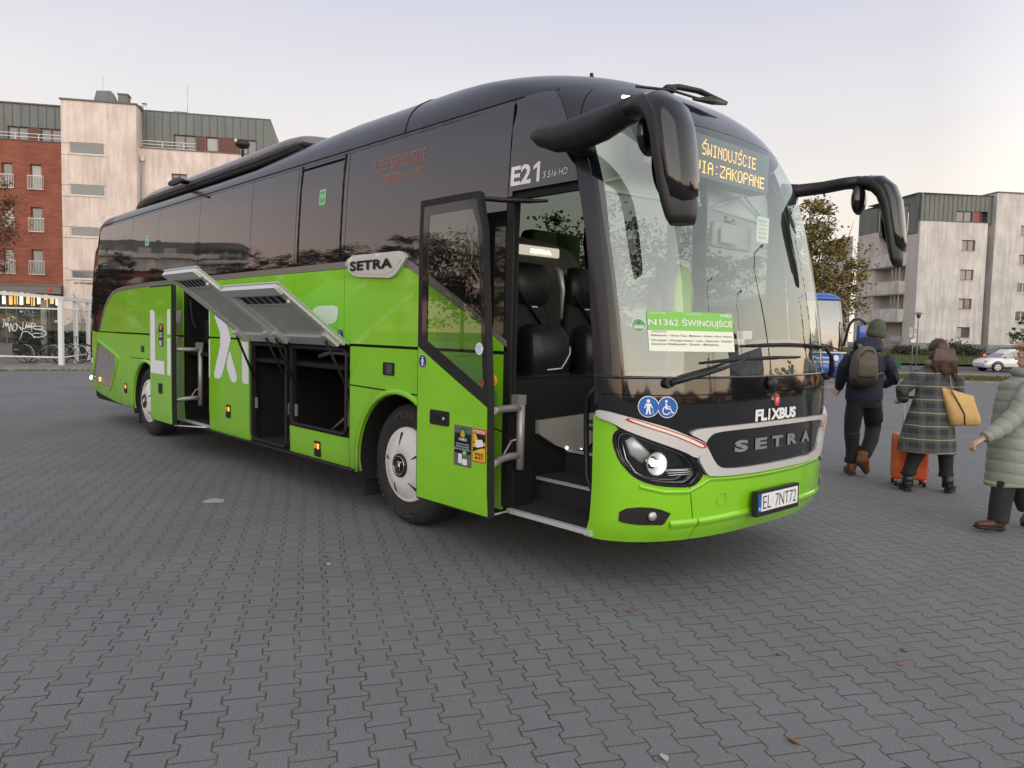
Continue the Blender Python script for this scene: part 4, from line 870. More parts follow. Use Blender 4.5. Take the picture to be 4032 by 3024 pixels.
# ---------------------------------------------------------------- wheels
def wheel(cx,sgn,ysurf,steer=0):
    # built facing -y at the origin, rim plane at y=0
    w_=MB()
    prof=[(.315,.02),(.34,-.005),(.40,-.02),(.455,-.015),(.495,.01),(.52,.045),(.522,.12),(.522,.22),(.515,.28),(.49,.30),(.40,.31),(.32,.30)]
    n=64; w_.loft([[(r*math.cos(2*PI*k/n),y,r*math.sin(2*PI*k/n)) for k in range(n)] for r,y in prof],cap=False)
    fnT=lambda a,b:(lambda an:(V((b*math.cos(an),-.0225+.02*abs(b-.43),b*math.sin(an))),V((0,-1,0))))(a)
    o=w_.build('wheel',m['tyre'],BUS)
    mk('tyretext',(.055,.055,.055),.7) if 'tyretext' not in m else None
    t_=MB(); vs,fs=text2d('MICHELIN',bold=.02)
    for base in (108,288):
        out=[]
        for x,y in vs:
            an=rad(base)-x*.085/.43; r=.405+y*.068; out.append((r*math.cos(an),-.0245,r*math.sin(an)))
        t_.add(out,fs,False)
    vs,fs=text2d('295/80 R 22.5',bold=.01); out=[]
    for x,y in vs:
        an=rad(228)-x*.045/.43; r=.445+y*.04; out.append((r*math.cos(an),-.0205,r*math.sin(an)))
    t_.add(out,fs,False)
    t_.build('tyre_lettering',m['tyretext'],o)
    r_=MB(); n=48
    prof=[(.322,.03),(.322,-.005),(.312,-.018),(.30,-.012),(.285,-.022),(.20,-.062),(.11,-.078),(.10,-.072)]
    rings=[]
    for r,y in prof:
        rings.append([(r*math.cos(2*PI*k/n),y,r*math.sin(2*PI*k/n)) for k in range(n)])
    r_.loft(rings,cap=False); hc=r_.build('hub_cap',m['hubwhite'],o)
    h=MB()
    for k in range(5):
        a=rad(90+72*k+6); u=V((math.cos(a),0,math.sin(a))); w2=V((-math.sin(a),0,math.cos(a)))
        h.add([u*.278+w2*.030+V((0,-.030,0)),u*.278-w2*.004+V((0,-.030,0)),u*.20-w2*.002+V((0,-.068,0)),u*.165+V((0,-.078,0)),u*.20+w2*.012+V((0,-.068,0))],[(0,1,2,3,4)],False)
    h.build('cap_slot',m['shell'],hc)
    c=MB(); c.loft([[(r*math.cos(2*PI*k/32),y,r*math.sin(2*PI*k/32)) for k in range(32)] for r,y in ((.10,-.07),(.10,-.088),(.088,-.092),(.086,-.086),(.001,-.086))],cap=False); ce=c.build('hub_centre',m['blackplastic'],o)
    c=MB(); c.torus((0,-.09,0),(0,1,0),.080,.004,32,6)
    c.tube([(-.045,-.092,-.03),(-.005,-.094,.0),(.0,-.094,.035),(.045,-.092,.03)],[.006,.011,.011,.005],6); c.tube([(.02,-.093,-.04),(.012,-.094,.03)],.008,6); c.build('hub_emblem',m['chrome'],ce)
    o.location=(cx,ysurf,.522); o.rotation_euler=(0,0,steer if sgn>0 else PI+steer)
    return o
wheel(-2.89,1,.10,0); wheel(-9.64,1,.10); wheel(-2.89,-1,2.47); wheel(-9.64,-1,2.47)
# ---------------------------------------------------------------- swung-out doors
FL=offs(SN,(-.665,-.32,0))
ring=[(-1.505,.415),(-.665,.415),(-.69,1.2),(-.775,2.36),(-.845,2.615),(-1.505,2.615)]
gl_=[(-1.455,1.555),(-.70,1.20),(-.79,2.34),(-.865,2.565),(-1.455,2.565)]
fdo=surf_panel('passenger_door',m['rubber'],BUS,[ring,gl_],FL,0,.055,.2)
surf_panel('door_skin',m['green'],fdo,[[(-1.49,.43),(-.682,.43),(-.70,1.165),(-1.49,1.545)]],FL,.006,.01,.2)
surf_panel('door_window',m['doorglass'],fdo,[gl_],FL,-.002,0,.2)
inn=[(-1.395,1.60),(-.745,1.285),(-.83,2.36),(-.90,2.50),(-1.395,2.50)]
surf_panel('window_border',m['black_gloss'],fdo,[gl_,inn],FL,.001,.004,.2)
# handle recess
hb=surf_panel('door_handle',m['blackplastic'],fdo,rr(-1.325,-1.10,.995,1.10,.015,3),FL,.014,.012,.3)
mb=MB(); shape_on(mb,FL,rr(-1.31,-1.20,1.012,1.072,.006),.0155,.3); shape_on(mb,FL,circ(-1.155,1.047,.038,20),.0155,.3); mb.build('handle_recess',m['shell'],hb)
mb=MB(); p,nn_=FL(-1.155,1.047); mb.cyl(p+nn_*.015,p+nn_*.022,.011,.010,12); mb.build('lock_cylinder',m['alubright'],hb)
blue_sign(offs(FL,(0,-.007,0)),-1.425,1.445,.050,False,fdo,'navy')
s_=surf_panel('luggage_sticker',m['greysticker'],fdo,rr(-1.04,-.845,.735,1.018,0),FL,.008,0,.3)
mb=MB(); shape_on(mb,FL,rr(-1.032,-.852,.825,.965,.008),.010); shape_on(mb,FL,circ(-.94,.965,.037,20),.0105); mb.build('sticker_panel',m['shell'],s_)
mb=MB(); shape_on(mb,FL,circ(-.94,.965,.030,20),.0115); shape_on(mb,FL,circ(-.915,.832,.024,20),.0125); mb.build('green_disc',m['greensticker'],s_)
mb=MB(); shape_on(mb,FL,[(-.958,.945),(-.922,.945),(-.928,.955),(-.930,.975),(-.94,.985),(-.950,.975),(-.952,.955)],.0125); mb.build('bell_sign',m['orange_lens'],s_)
mb=MB(); text_on(mb,FL,'FLIXBUS',-.98,.915,w=.085,h=.018,off=.012,bold=.03)
for k,t in enumerate(('ZABIERZ SWÓJ BAGAŻ','TAKE YOUR LUGGAGE','ВІЗЬМІТЬ З СОБОЮ БАГАЖ')): text_on(mb,FL,t,-1.015 if k<2 else -1.03,.885-.018*k,w=.145 if k<2 else .175,h=.011,off=.012,bold=.01)
shape_on(mb,FL,rr(-.985,-.945,.755,.822,.006),.012); shape_on(mb,FL,rr(-.94,-.885,.748,.79,.006),.013); shape_on(mb,FL,[(-.928,.83),(-.918,.822),(-.902,.842),(-.906,.846),(-.918,.831),(-.924,.836)],.014)
mb.build('sticker_print',m['letter'],s_)
s_=surf_panel('warning_sticker',m['red'],fdo,rr(-.835,-.69,.785,1.015,.012),FL,.008,0,.3)
mb=MB(); shape_on(mb,FL,rr(-.826,-.700,.795,.978,.004),.010); mb.build('sticker_panel',m['yellow'],s_)
mb=MB(); shape_on(mb,FL,[(-.80,.978),(-.700,.978),(-.700,.925),(-.775,.94)],.0112); shape_on(mb,FL,[(-.826,.925),(-.775,.925),(-.826,.915)],.0112); shape_on(mb,FL,[(-.826,.885),(-.76,.90),(-.70,.905),(-.70,.89),(-.745,.885),(-.826,.855)],.0112)
text_on(mb,FL,'ANGLES',-.812,.832,w=.098,h=.022,off=.0118,bold=.02); text_on(mb,FL,'MORTS',-.805,.805,w=.088,h=.022,off=.0118,bold=.02); mb.build('sticker_print',m['shell'],s_)
mb=MB(); text_on(mb,FL,'ATTENTION',-.828,.984,w=.128,h=.022,off=.0118,bold=.03); shape_on(mb,FL,[(-.80,.935),(-.735,.945),(-.72,.93),(-.72,.90),(-.79,.885),(-.80,.905)],.0125); mb.build('sticker_white',m['letter'],s_)
mb=MB(); shape_on(mb,FL,circ(-.79,1.555,.043,8),.004); mb.build('notice_sticker',m['letter'],fdo)
mb=MB()
for k,t in enumerate(('z aktywnym','filtrem','Funkcje','przygotowane','dla własnego','komfortu')): text_on(mb,FL,t,-.82,1.578-.0105*k,w=.058-.008*(k%2),h=.007,off=.006)
mb.build('notice_text',m['blue'],fdo)
mb=MB(); mb.torus(FL(-.755,1.325)[0]+V((0,-.004,0)),(0,1,0),.018,.003,20,5); mb.build('no_smoking_sign',m['red'],fdo)
# door carrier arms and posts
def arms(x0,x1,zt,zb,yl,par):
    t=MB(); t.tube([(x0,.06,zb-.10),(x0,.06,zt+.02)],.030,12); t.build('door_post',m['greytube'],par)
    for z,dz in ((zt,0.0),(zb,-.02)):
        t=MB(); t.tube([(x0,.05,z),(x0-.0,-.04,z),(x0+(x1-x0)*.25,-.14,z+dz*.4),(x0+(x1-x0)*.7,-.22,z+dz),(x1,yl,z+dz)],.026,12); t.build('door_arm',m['greytube'],par)
    t=MB(); t.tube([(x0,.05,zb+.12),(x0-.05,.02,zb+.10),(x0-.06,-.03,zb+.02),(x0-.02,-.1,zb-.03),(x1,yl+.01,zb-.05)],.008,6); t.build('cable',m['greytube'],par)
    t=MB(); t.box((x0-.07,.02,zt+.02),(x0+.02,.09,zt+.09)); t.build('post_bracket',m['greytube'],par)
arms(-1.44,-1.36,1.14,.80,-.27,BUS)
arms(-7.50,-7.56,1.36,.74,-.27,BUS)
t=MB(); t.tube([(-1.62,-.27,2.585),(-1.60,-.14,2.59),(-1.52,-.03,2.585),(-1.36,.02,2.57),(-1.22,.05,2.56)],[(.016,.02),(.018,.024),(.018,.026),(.016,.026),(.010,.014)],10); t.build('door_arm',m['blackplastic'],BUS)
t=MB(); t.tube([(-1.38,-.30,.42),(-1.48,.02,.40)],.008,6); t.tube([(-7.5,-.27,.40),(-7.1,.05,.39)],.008,6); t.build('door_rod',m['alubright'],BUS)
RL=offs(SN,(-.385,-.30,0))
rdo=surf_panel('rear_passenger_door',m['rubber'],BUS,[rr(-7.925,-7.095,.40,2.165,.015)],RL,0,.055,.3)
surf_panel('door_skin',m['green'],rdo,[rr(-7.915,-7.115,.415,2.15,.01)],RL,.006,.01,.3)
LET([[[(-7.89,1.05),(-7.86,1.03),(-7.36,1.03),(-7.35,1.05),(-7.35,1.20),(-7.69,1.20),(-7.70,1.24),(-7.70,1.80),(-7.73,1.85),(-7.89,1.86)]],[[(-7.24,1.03),(-7.118,1.03),(-7.118,1.50),(-7.24,1.50)],[(-7.24,1.545),(-7.118,1.545),(-7.118,1.86),(-7.21,1.86),(-7.24,1.83)]]],RL,rdo,.009)
hb=surf_panel('door_handle',m['blackplastic'],rdo,rr(-7.56,-7.44,.78,.91,.012,3),RL,.018,.012,.3)
mb=MB(); shape_on(mb,RL,rr(-7.54,-7.46,.80,.88,.01),.0195); mb.build('handle_recess',m['shell'],hb)
s_=surf_panel('luggage_sticker',m['greysticker'],rdo,rr(-7.56,-7.38,1.39,1.68,0),RL,.010,0,.3)
mb=MB(); shape_on(mb,RL,rr(-7.55,-7.39,1.48,1.63,.005),.012); mb.build('sticker_panel',m['shell'],s_)
mb=MB(); 
for k in range(3): shape_on(mb,RL,rr(-7.54,-7.40,1.505+.025*k,1.515+.025*k,0),.0135)
shape_on(mb,RL,rr(-7.52,-7.46,1.40,1.46,.004),.013); mb.build('sticker_print',m['letter'],s_)
mb=MB(); shape_on(mb,RL,circ(-7.47,1.625,.03,16),.0135); mb.build('sticker_badge',m['orange_lens'],s_)
# ---------------------------------------------------------------- raised luggage flaps
def flap(x0,x1,L,oy,oz,rg):
    u=V((0,oy,oz-1.52)).normalized(); O=V((0,-.005,1.525)); nn_=V((0,-u.z,u.y))*1.0    # outer skin normal (up & out)
    if nn_.z<0: nn_=-nn_
    f=lambda a,b,o=0:(V((a,0,0))+O+u*b+nn_*o)
    fl=MB()
    def slab(a0,a1,b0,b1,o0,o1):
        c=[f(a0,b0,o0),f(a1,b0,o0),f(a1,b1,o0),f(a0,b1,o0),f(a0,b0,o1),f(a1,b0,o1),f(a1,b1,o1),f(a0,b1,o1)]
        fl.add(c,[(3,2,1,0),(4,5,6,7),(0,1,5,4),(1,2,6,5),(2,3,7,6),(3,0,4,7)],False)
    slab(x0,x1,0,L,-.004,.006)
    o=fl.build('luggage_flap',m['alu'],BUS)
    fl=MB(); slab(x0+.002,x1-.002,.002,L-.002,.007,.010); fl.build('flap_skin',m['green'],o)
    fl=MB()
    slab(x0+.01,x0+.11,.03,L-.03,-.035,-.005); slab(x1-.11,x1-.01,.03,L-.03,-.035,-.005); slab(x0+.11,x1-.11,.02,.14,-.035,-.005)
    slab(x0+.02,x1-.02,L-.10,L-.01,-.055,-.005)
    for k in range(14):
        b=.06+(L-.12)*k/13
        fl.cyl(f(x0+.03,b,-.034),f(x0+.03,b,-.040),.006,n=6); fl.cyl(f(x1-.03,b,-.034),f(x1-.03,b,-.040),.006,n=6)
    fl.build('flap_frame',m['alubright'],o)
    fl=MB(); slab(x0+.13,x1-.13,L-.27,L-.13,-.022,-.005); fl.build('grip_strip',m['alubright'],o)
    fl=MB()
    for k in range(6):
        a=x0+.15+(x1-x0-.30)*k/6; slab(a,a+(x1-x0-.30)/6-.025,L-.25,L-.15,-.0235,-.0225)
    fl.build('strip_opening',m['shell'],o)
    fl=MB(); fl.cyl(f(x1-.06,L-.20,-.035),f(x1-.06,L-.20,-.065),.022,.016,12); fl.build('catch',m['alubright'],o)
    for a,lx in ((x0+.09,x0+.06),(x1-.09,x1-.05)):
        fl=MB(); slab(a-.05,a+.05,.06,.22,-.075,-.035); fl.build('strut_bracket',m['alubright'],o)
        p0=f(a,.17,-.09); p1=V((lx+.0,.02,1.10)); p2=V((lx,.05,.86))
        fl=MB(); fl.cyl(p0,p1,.013,n=10); fl.cyl(p1,p2,.006,n=8); fl.build('gas_strut',m['shell'],o)
        fl=MB(); fl.box((lx-.035,.03,.76),(lx+.035,.045,.88)); fl.build('strut_anchor',m['greytube'],o)
flap(-5.84,-4.925,1.16,-.93,2.225,0); flap(-4.885,-3.695,.87,-.69,2.045,0)
# luggage bays: dark boxes, rubber seals
for (x0,x1,z0,z1,z2) in ((-5.86,-4.91,.40,1.50,.44),(-4.90,-3.70,.60,1.50,.50)):
    b=MB(); b.box((x0,.04,.38),(x1,2.45,.41)); b.box((x0,.04,1.50),(x1,2.45,1.53)); b.box((x0,2.42,.41),(x1,2.45,1.5)); b.build('luggage_bay',m['carpet'],BUS)
b=MB(); b.box((-5.90,.04,.4),(-5.86,2.4,1.5)); b.build('bay_wall',m['shell'],BUS); b=MB(); b.box((-3.70,.04,.4),(-3.66,2.4,1.5)); b.build('bay_wall',m['shell'],BUS)
for H in (H1,H2):
    b=MB(); b.tube([SN(x,z)[0]+V((0,-.004,0)) for x,z in H]+[SN(*H[0])[0]+V((0,-.004,0))],.017,8); b.build('bay_seal',m['rubber'],BUS)
b=MB(); b.box((-4.1,.3,1.22),(-3.72,1.2,1.45)); b.box((-4.12,.28,1.20),(-3.72,1.2,1.215)); b.build('equipment_box',m['dashgrey'],BUS)
b=MB(); b.tube([(-4.62,.2,1.38),(-4.45,.2,1.42),(-4.3,.2,1.43),(-3.75,.2,1.42)],.022,8); b.build('air_pipe',m['greytube'],BUS)
b=MB(); b.box((-4.16,.25,.74),(-4.145,.27,1.18)); 
b.tube([(-4.15,.25,1.10),(-3.76,.3,.92)],.014,6); b.tube([(-4.35,.2,.66),(-3.80,.25,1.0)],.014,6); b.tube([(-4.14,.3,.95),(-3.78,.3,1.02)],.010,6); b.tube([(-4.14,.3,1.04),(-3.78,.35,1.08)],.010,6); b.tube([(-4.1,.3,.78),(-3.76,.3,.74)],.012,6)
for k in range(4): b.tube([(-4.1+.09*k,.3,.84),(-4.05+.09*k,.3,.76)],.008,5)
b.build('scissor_lift',m['greytube'],BUS)
b=MB(); b.box((-3.98,.2,.55),(-3.95,.5,.9)); b.build('bay_divider',m['dashgrey'],BUS)
# rear doorway inside
b=MB(); b.box((-7.93,.04,.40),(-7.1,1.6,.44)); b.box((-7.97,.04,.44),(-7.93,1.6,3.0)); b.box((-7.1,.04,.44),(-7.06,1.6,3.0)); b.box((-7.93,1.6,.4),(-7.1,1.64,3)); b.box((-7.6,.6,.44),(-7.1,1.6,.72)); b.build('rear_steps',m['shell'],BUS)
b=MB(); b.box((-7.93,-.008,.395),(-7.10,.03,.425)); b.build('sill_strip',m['alubright'],BUS); b=MB(); b.box((-1.50,-.005,.385),(-.69,.035,.415)); b.build('sill_strip',m['alubright'],BUS)
b=MB()
for k in range(16): b.box((-7.13,.12,.85+.035*k),(-7.10,.30,.87+.035*k))
b.build('heater_slats',m['dashgrey'],BUS)
b=MB(); b.tube([(-7.78,.04,2.0),(-7.76,.05,1.75),(-7.64,.06,1.62)],.015,8); b.build('handrail',m['blackplastic'],BUS)
# ---------------------------------------------------------------- front entrance and cabin
b=MB(); b.box((-1.62,.04,.40),(-.60,.42,.415)); b.box((-1.7,.42,.41),(-.60,.80,.57)); b.box((-1.7,.80,.41),(-.60,1.25,.74)); b.box((-1.7,1.25,.41),(-.45,2.45,.95)); b.build('entrance_steps',m['carpet'],BUS)
b=MB(); b.box((-1.62,.40,.562),(-.62,.425,.582)); b.box((-1.69,.785,.732),(-.62,.805,.752)); b.box((-1.69,1.235,.94),(-.62,1.255,.96)); b.build('step_edge',m['alubright'],BUS)
b=MB(); b.box((-1.76,.04,.41),(-1.70,2.45,1.32)); b.box((-12.2,.05,1.28),(-1.72,2.5,1.32)); b.build('cabin_floor',m['shell'],BUS)
b=MB(); b.box((-1.63,.05,.42),(-1.50,.25,.78)); b.build('step_box',m['blackplastic'],BUS)
# grey console over the step with two small lamps
b=MB(); 
sec=[(-1.66,1.02,.96,.62),(-1.90,1.0,.93,.60),(-2.3,.97,.88,.60)]
b.loft([[(x,y,z) for y,z in ((.86,zt),(1.35,zt),(1.35,zt-.1),(1.2,zb+.02),(1.08,zb),(.98,zb+.08),(.86,zt-.10))] for x,zt,zt2,zb in ((-1.50,1.02,0,.70),(-1.72,1.0,0,.70))],smooth=False)
b=MB(); b.add([(-1.66,0.46,1.00),(-1.66,1.26,1.03),(-1.66,1.20,.88),(-1.66,1.04,.76),(-1.66,0.86,.72),(-1.66,0.64,.80),(-1.66,0.46,.90),
 (-1.95,0.46,1.00),(-1.95,1.26,1.03),(-1.95,1.20,.88),(-1.95,1.04,.76),(-1.95,0.86,.72),(-1.95,0.64,.80),(-1.95,0.46,.90)],[(0,1,2,3,4,5,6),(13,12,11,10,9,8,7)]+[(i,(i+1)%7,7+(i+1)%7,7+i) for i in range(7)],False)
cns=b.build('step_console',m['cream'],BUS)
CF2=lambda a,b_:(V((-1.655,a,b_)),V((1,0,0)))
b=MB(); text_on(b,CF2,'SETRA',1.00,.945,w=.20,h=.028,off=.002,bold=.03); b.build('console_lettering',m['shell'],cns)
b=MB(); b.ell((-1.655,.77,.765),(.006,.014,.012),8,6); b.ell((-1.655,.94,.735),(.006,.014,.012),8,6); b.build('step_lamp',m['lamp_soft'],cns)
# grab rail
b=MB(); b.tube([(-.80,.12,1.32),(-.88,.14,1.26),(-.90,.15,1.1),(-.88,.15,.72),(-.80,.13,.64)],.018,8); b.tube([(-.89,.15,1.05),(-.78,.12,1.05)],.014,8); b.build('handrail',m['blackplastic'],BUS)
# passenger seats
def seat(x,y):
    def sec(z,w,d,dx=0): return [(x-.07+dx+d*math.copysign(abs(math.sin(t))**.6,math.sin(t)),y+w*math.copysign(abs(math.cos(t))**.5,math.cos(t)),z) for t in [2*PI*k/24 for k in range(24)]]
    b=MB(); b.loft([sec(1.32,.22,.07),sec(1.6,.225,.075),sec(1.80,.225,.075),sec(1.90,.20,.07,-.01),sec(1.96,.17,.06,-.02)]); o=b.build('passenger_seat',m['fabric_black'],BUS)
    b=MB(); b.loft([sec(1.90,.155,.065,.0),sec(1.95,.185,.085,.01),sec(2.08,.205,.09,.01),sec(2.19,.195,.085,.0),sec(2.25,.165,.06,-.01),sec(2.265,.10,.03,-.015)]); b.build('headrest',m['leather'],o)
    def cs(z,w,x0,x1): return [((x+(x0+x1)/2)+(x1-x0)/2*math.copysign(abs(math.sin(t))**.55,math.sin(t)),y+w*math.copysign(abs(math.cos(t))**.45,math.cos(t)),z) for t in [2*PI*k/24 for k in range(24)]]
    b=MB(); b.loft([cs(1.30,.20,.03,.22),cs(1.34,.225,.02,.26),cs(1.5,.23,.02,.27),cs(1.64,.225,.02,.25),cs(1.72,.20,.03,.20),cs(1.745,.15,.05,.14)]); b.build('seat_cushion',m['leather'],o)
    b=MB(); b.loft([cs(1.17,.20,.05,.22),cs(1.20,.25,.0,.28),cs(1.30,.255,.0,.29),cs(1.35,.24,.02,.27)]); b.build('seat_base',m['blackplastic'],o)
    b=MB(); b.tube([(x+.262,y-.08,1.37),(x+.268,y+.08,1.38),(x+.268,y+.13,1.44),(x+.255,y+.19,1.50),(x+.23,y+.215,1.56)],.006,6); b.build('seat_piping',m['letter'],o)
    b=MB(); b.box((x+.006,y-.03,1.885),(x+.012,y+.03,1.897)); b.build('seat_label',m['letter'],o)
    b=MB(); b.tube([(x+.03,y-.20,2.0),(x+.03,y-.05,1.85),(x+.05,y+.12,1.66)],[(.003,.026)]*3,6); b.build('seat_belt',m['rubber'],o)
    return o
seat(-2.2,.89); seat(-2.2,1.55)
b=MB(); b.tube([(-2.2,1.22,1.8),(-2.18,1.21,2.05),(-2.2,1.19,2.20),(-2.24,1.17,2.24)],[(.02,.012),(.028,.02),(.035,.03),(.02,.02)],8); b.build('belt_guide',m['alubright'],BUS)
# partition behind with lit panel
b=MB(); b.add([(x,y,z) for x in (-2.78,-2.70) for y,z in ((.45,1.4),(2.3,1.4),(2.02,2.1),(1.98,2.35),(1.86,2.46),(1.60,2.52),(.45,2.58))],[(0,1,2,3,4,5,6),(13,12,11,10,9,8,7)]+[(i,(i+1)%7,7+(i+1)%7,7+i) for i in range(7)],False); pt=b.build('partition',m['cream2'] if 'cream2' in m else mk('cream2',(.17,.165,.145),.5),BUS)
CF3=lambda a,b_:(V((-2.695,a,b_)),V((1,0,0)))
b=MB(); shape_on(b,CF3,rr(1.13,1.68,2.385,2.475,.02),.004); b.build('light_panel',mk('litpanel',(.7,.65,.5),.4,em=(1,.93,.72),es=.55),pt)
b=MB(); text_on(b,CF3,'SETRA',1.30,2.41,w=.27,h=.035,off=.007,bold=.04); b.build('lit_lettering',mk('litwhite',(1,1,1),.4,em=(1,1,1),es=2.5),pt)
for y in (.7,1.2,1.95,2.3): 
    b=MB(); b.rbox((-3.35,y-.2,2.2),(-3.15,y+.2,2.72),.06,4); b.build('headrest',m['seatgreen'],BUS)
for r_ in range(6):
    for y in (.45,.9,1.75,2.2):
        b=MB(); b.rbox((-4.3-r_*.8,y-.2,1.4),(-4.15-r_*.8,y+.2,2.5),.06,3); b.rbox((-4.15-r_*.8,y-.2,1.4),(-3.8-r_*.8,y+.2,1.75),.06,3); b.build('passenger_seat',m['fabric_black'],BUS)
# driver's place
b=MB(); b.rbox((-1.62,1.62,1.2),(-1.45,2.12,2.05),.07,4); b.rbox((-1.6,1.72,2.05),(-1.47,2.02,2.3),.05,4); b.rbox((-1.5,1.62,1.15),(-1.02,2.12,1.32),.06,4); b.build('driver_seat',m['leather'],BUS)
b=MB(); b.loft([[(x,y,z) for x,z in pr] for y,pr in ((1.0,[(-.62,1.0),(-.30,1.0),(-.28,1.42),(-.45,1.50),(-.62,1.45)]),(1.5,[(-.80,1.0),(-.28,1.0),(-.24,1.43),(-.45,1.66),(-.80,1.55)]),(2.1,[(-.80,1.0),(-.30,1.0),(-.28,1.43),(-.45,1.66),(-.80,1.55)]),(2.45,[(-.9,1.0),(-.6,1.0),(-.6,1.42),(-.65,1.5),(-.9,1.5)]))],smooth=False)
b.loft([[(x,y,z) for x,z in ((-.66,1.0),(xf_,1.0),(xf_+.0,1.41),(-.66,1.43))] for y,xf_ in ((.12,-.62),(.3,-.36),(.6,-.26),(1.0,-.24))],smooth=False); b.build('dashboard',m['dashgrey'],BUS)
b=MB(); b.torus((-.95,1.87,1.62),(-.45,0,1),.23,.016,32,8); b.tube([(-.95,1.87,1.60),(-.75,1.87,1.48)],.03,8); b.tube([(-.95,1.65,1.62),(-.95,2.09,1.62)],.018,6); b.build('steering_wheel',m['blackplastic'],BUS)
# hanging high-visibility vest
b=MB(); b.loft([[(-1.35+dx*.3,1.80+dy,z) for dx,dy in ((.05,-w),(.12,-w*.4),(.09,0),(.13,w*.4),(.05,w),(-.05,w*.6),(-.03,0),(-.05,-w*.6))] for z,w in ((2.25,.05),(2.18,.11),(2.05,.15),(1.9,.14),(1.75,.17),(1.60,.16))]); b.build('safety_vest',m['vest'],BUS)
b=MB(); b.tube([(-1.3,1.62,3.1),(-1.3,1.60,2.7),(-1.28,1.58,2.35)],[(.03,.05),(.04,.10),(.02,.04)],8); b.build('curtain',m['vest'],BUS)
b=MB(); b.tube([(-2.9,2.40,3.1),(-2.9,2.38,2.6),(-2.9,2.42,2.2)],[(.06,.10),(.06,.14),(.05,.06)],8); b.build('curtain',m['shell'],BUS)
# sun blinds with their scissor arms, display box, inner mirror
for y0,y1 in ((.10,1.22),(1.33,2.44)):
    o0,o1=(.16,0) if y0<1 else (0,.16)
    b=MB(); b.add([(-.80-o0,y0,2.63),(-.80-o1,y1,2.63),(-.86-o1,y1,3.10),(-.86-o0,y0,3.10)],[(0,1,2,3)],False); bl=b.build('sun_blind',m['blindwhite'],BUS)
    sm=bl.modifiers.new('t','SOLIDIFY'); sm.thickness=.004
    b=MB(); ym=(y0+y1)/2; b.tube([(-.78-o0,y0+.05,2.64),(-.77-.08,ym,2.80)],.013,6); b.tube([(-.78-o1,y1-.05,2.64),(-.77-.08,ym,2.80)],.013,6); b.tube([(-.79-o0,y0+.02,2.63),(-.79-o1,y1-.02,2.63)],.016,6); b.build('blind_arm',m['blindwhite'],BUS)
b=MB(); b.box((-.76,.30,2.77),(-.61,1.82,3.06)); db=b.build('destination_display',mk('dispbox',(.10,.12,.12),.5),BUS)
DF_=lambda a,b_:(V((-.608,a,b_)),V((1,0,0)))
b=MB(); leds(b,DF_,'N1362',.36,2.93,.46,.09,.002); leds(b,DF_,'SWINOUJSCIE',.93,2.925,.70,.085,.002,acc=(0,7)); leds(b,DF_,'Z/VIA:ZAKOPANE',.70,2.80,1.06,.085,.002); b.build('display_dots',m['led'],db)
b=MB(); b.rbox((-.86,1.42,2.35),(-.80,1.95,2.55),.03,3); b.rbox((-.78,1.45,2.38),(-.76,1.68,2.5),.01,3); b.build('inner_mirror',m['cream'],BUS)
NF=lambda a,b_:(V((-.70,a,b_)),V((1,0,0)))
b=MB(); shape_on(b,NF,rr(1.84,2.02,2.42,2.62,.01),0,1); nt_=b.build('notice_sheet',m['paper'],BUS)
b=MB(); 
for k,t in enumerate(('Rozmowa','z kierowcą','podczas','jazdy','zabroniona')): text_on(b,NF,t,1.865,2.58-.032*k,w=.11,h=.018,off=.002)
b.build('notice_text',m['ink'],nt_)
b=MB(); b.box((-1.30,1.50,1.4),(-1.26,1.56,3.2)); b.box((-1.33,.9,2.95),(-1.28,2.5,3.1)); b.build('cab_post',m['dashgrey'],BUS)
b=MB(); b.box((-.55,1.38,1.66),(-.50,1.5,1.72)); b.box((-.56,1.20,1.62),(-.50,1.40,1.66)); b.build('ticket_reader',m['alubright'],BUS)
# route sheet behind the windscreen
RS=lambda a,b_:(lambda pn:(pn[0]+pn[1]*.005,pn[1]))(FR(a,b_))
rs=surf_panel('route_sheet',m['paper'],BUS,rr(.165,.785,1.575,1.822,0),RS,0,0,.06)
b=MB(); shape_on(b,RS,rr(.165,.785,1.705,1.822,0),.002,.06); b.build('sheet_header',m['signgreen'],rs)
b=MB(); text_on(b,RS,'N1362 ŚWINOUJŚCIE',.170,1.722,w=.608,h=.062,off=.0035,bold=.012); text_on(b,RS,'FLIXBUS',.672,1.797,w=.105,h=.018,off=.0035,bold=.03); text_on(b,RS,'LINIA/LINE:',.18,1.803,w=.085,h=.011,off=.0035); text_on(b,RS,'DO/DESTINATION:',.40,1.802,w=.11,h=.010,off=.0035); b.build('header_lettering',m['white'],rs)
b=MB(); text_on(b,RS,'PRZEZ/VIA:',.185,1.691,w=.08,h=.010,off=.0035)
for k,t in enumerate(('Zakopane – Nowy Targ – Myślenice – Kraków – Balice – Katowice –','Wrocław – Wrocław lotnisko – Lubin – Zielona Góra – Świebodzin –','Gorzów Wielkopolski – Szczecin – Międzyzdroje')): text_on(b,RS,t,.178,1.664-.027*k,w=.60 if k<2 else .455,h=.017,off=.0035,bold=.008)
b.build('sheet_text',m['ink'],rs)
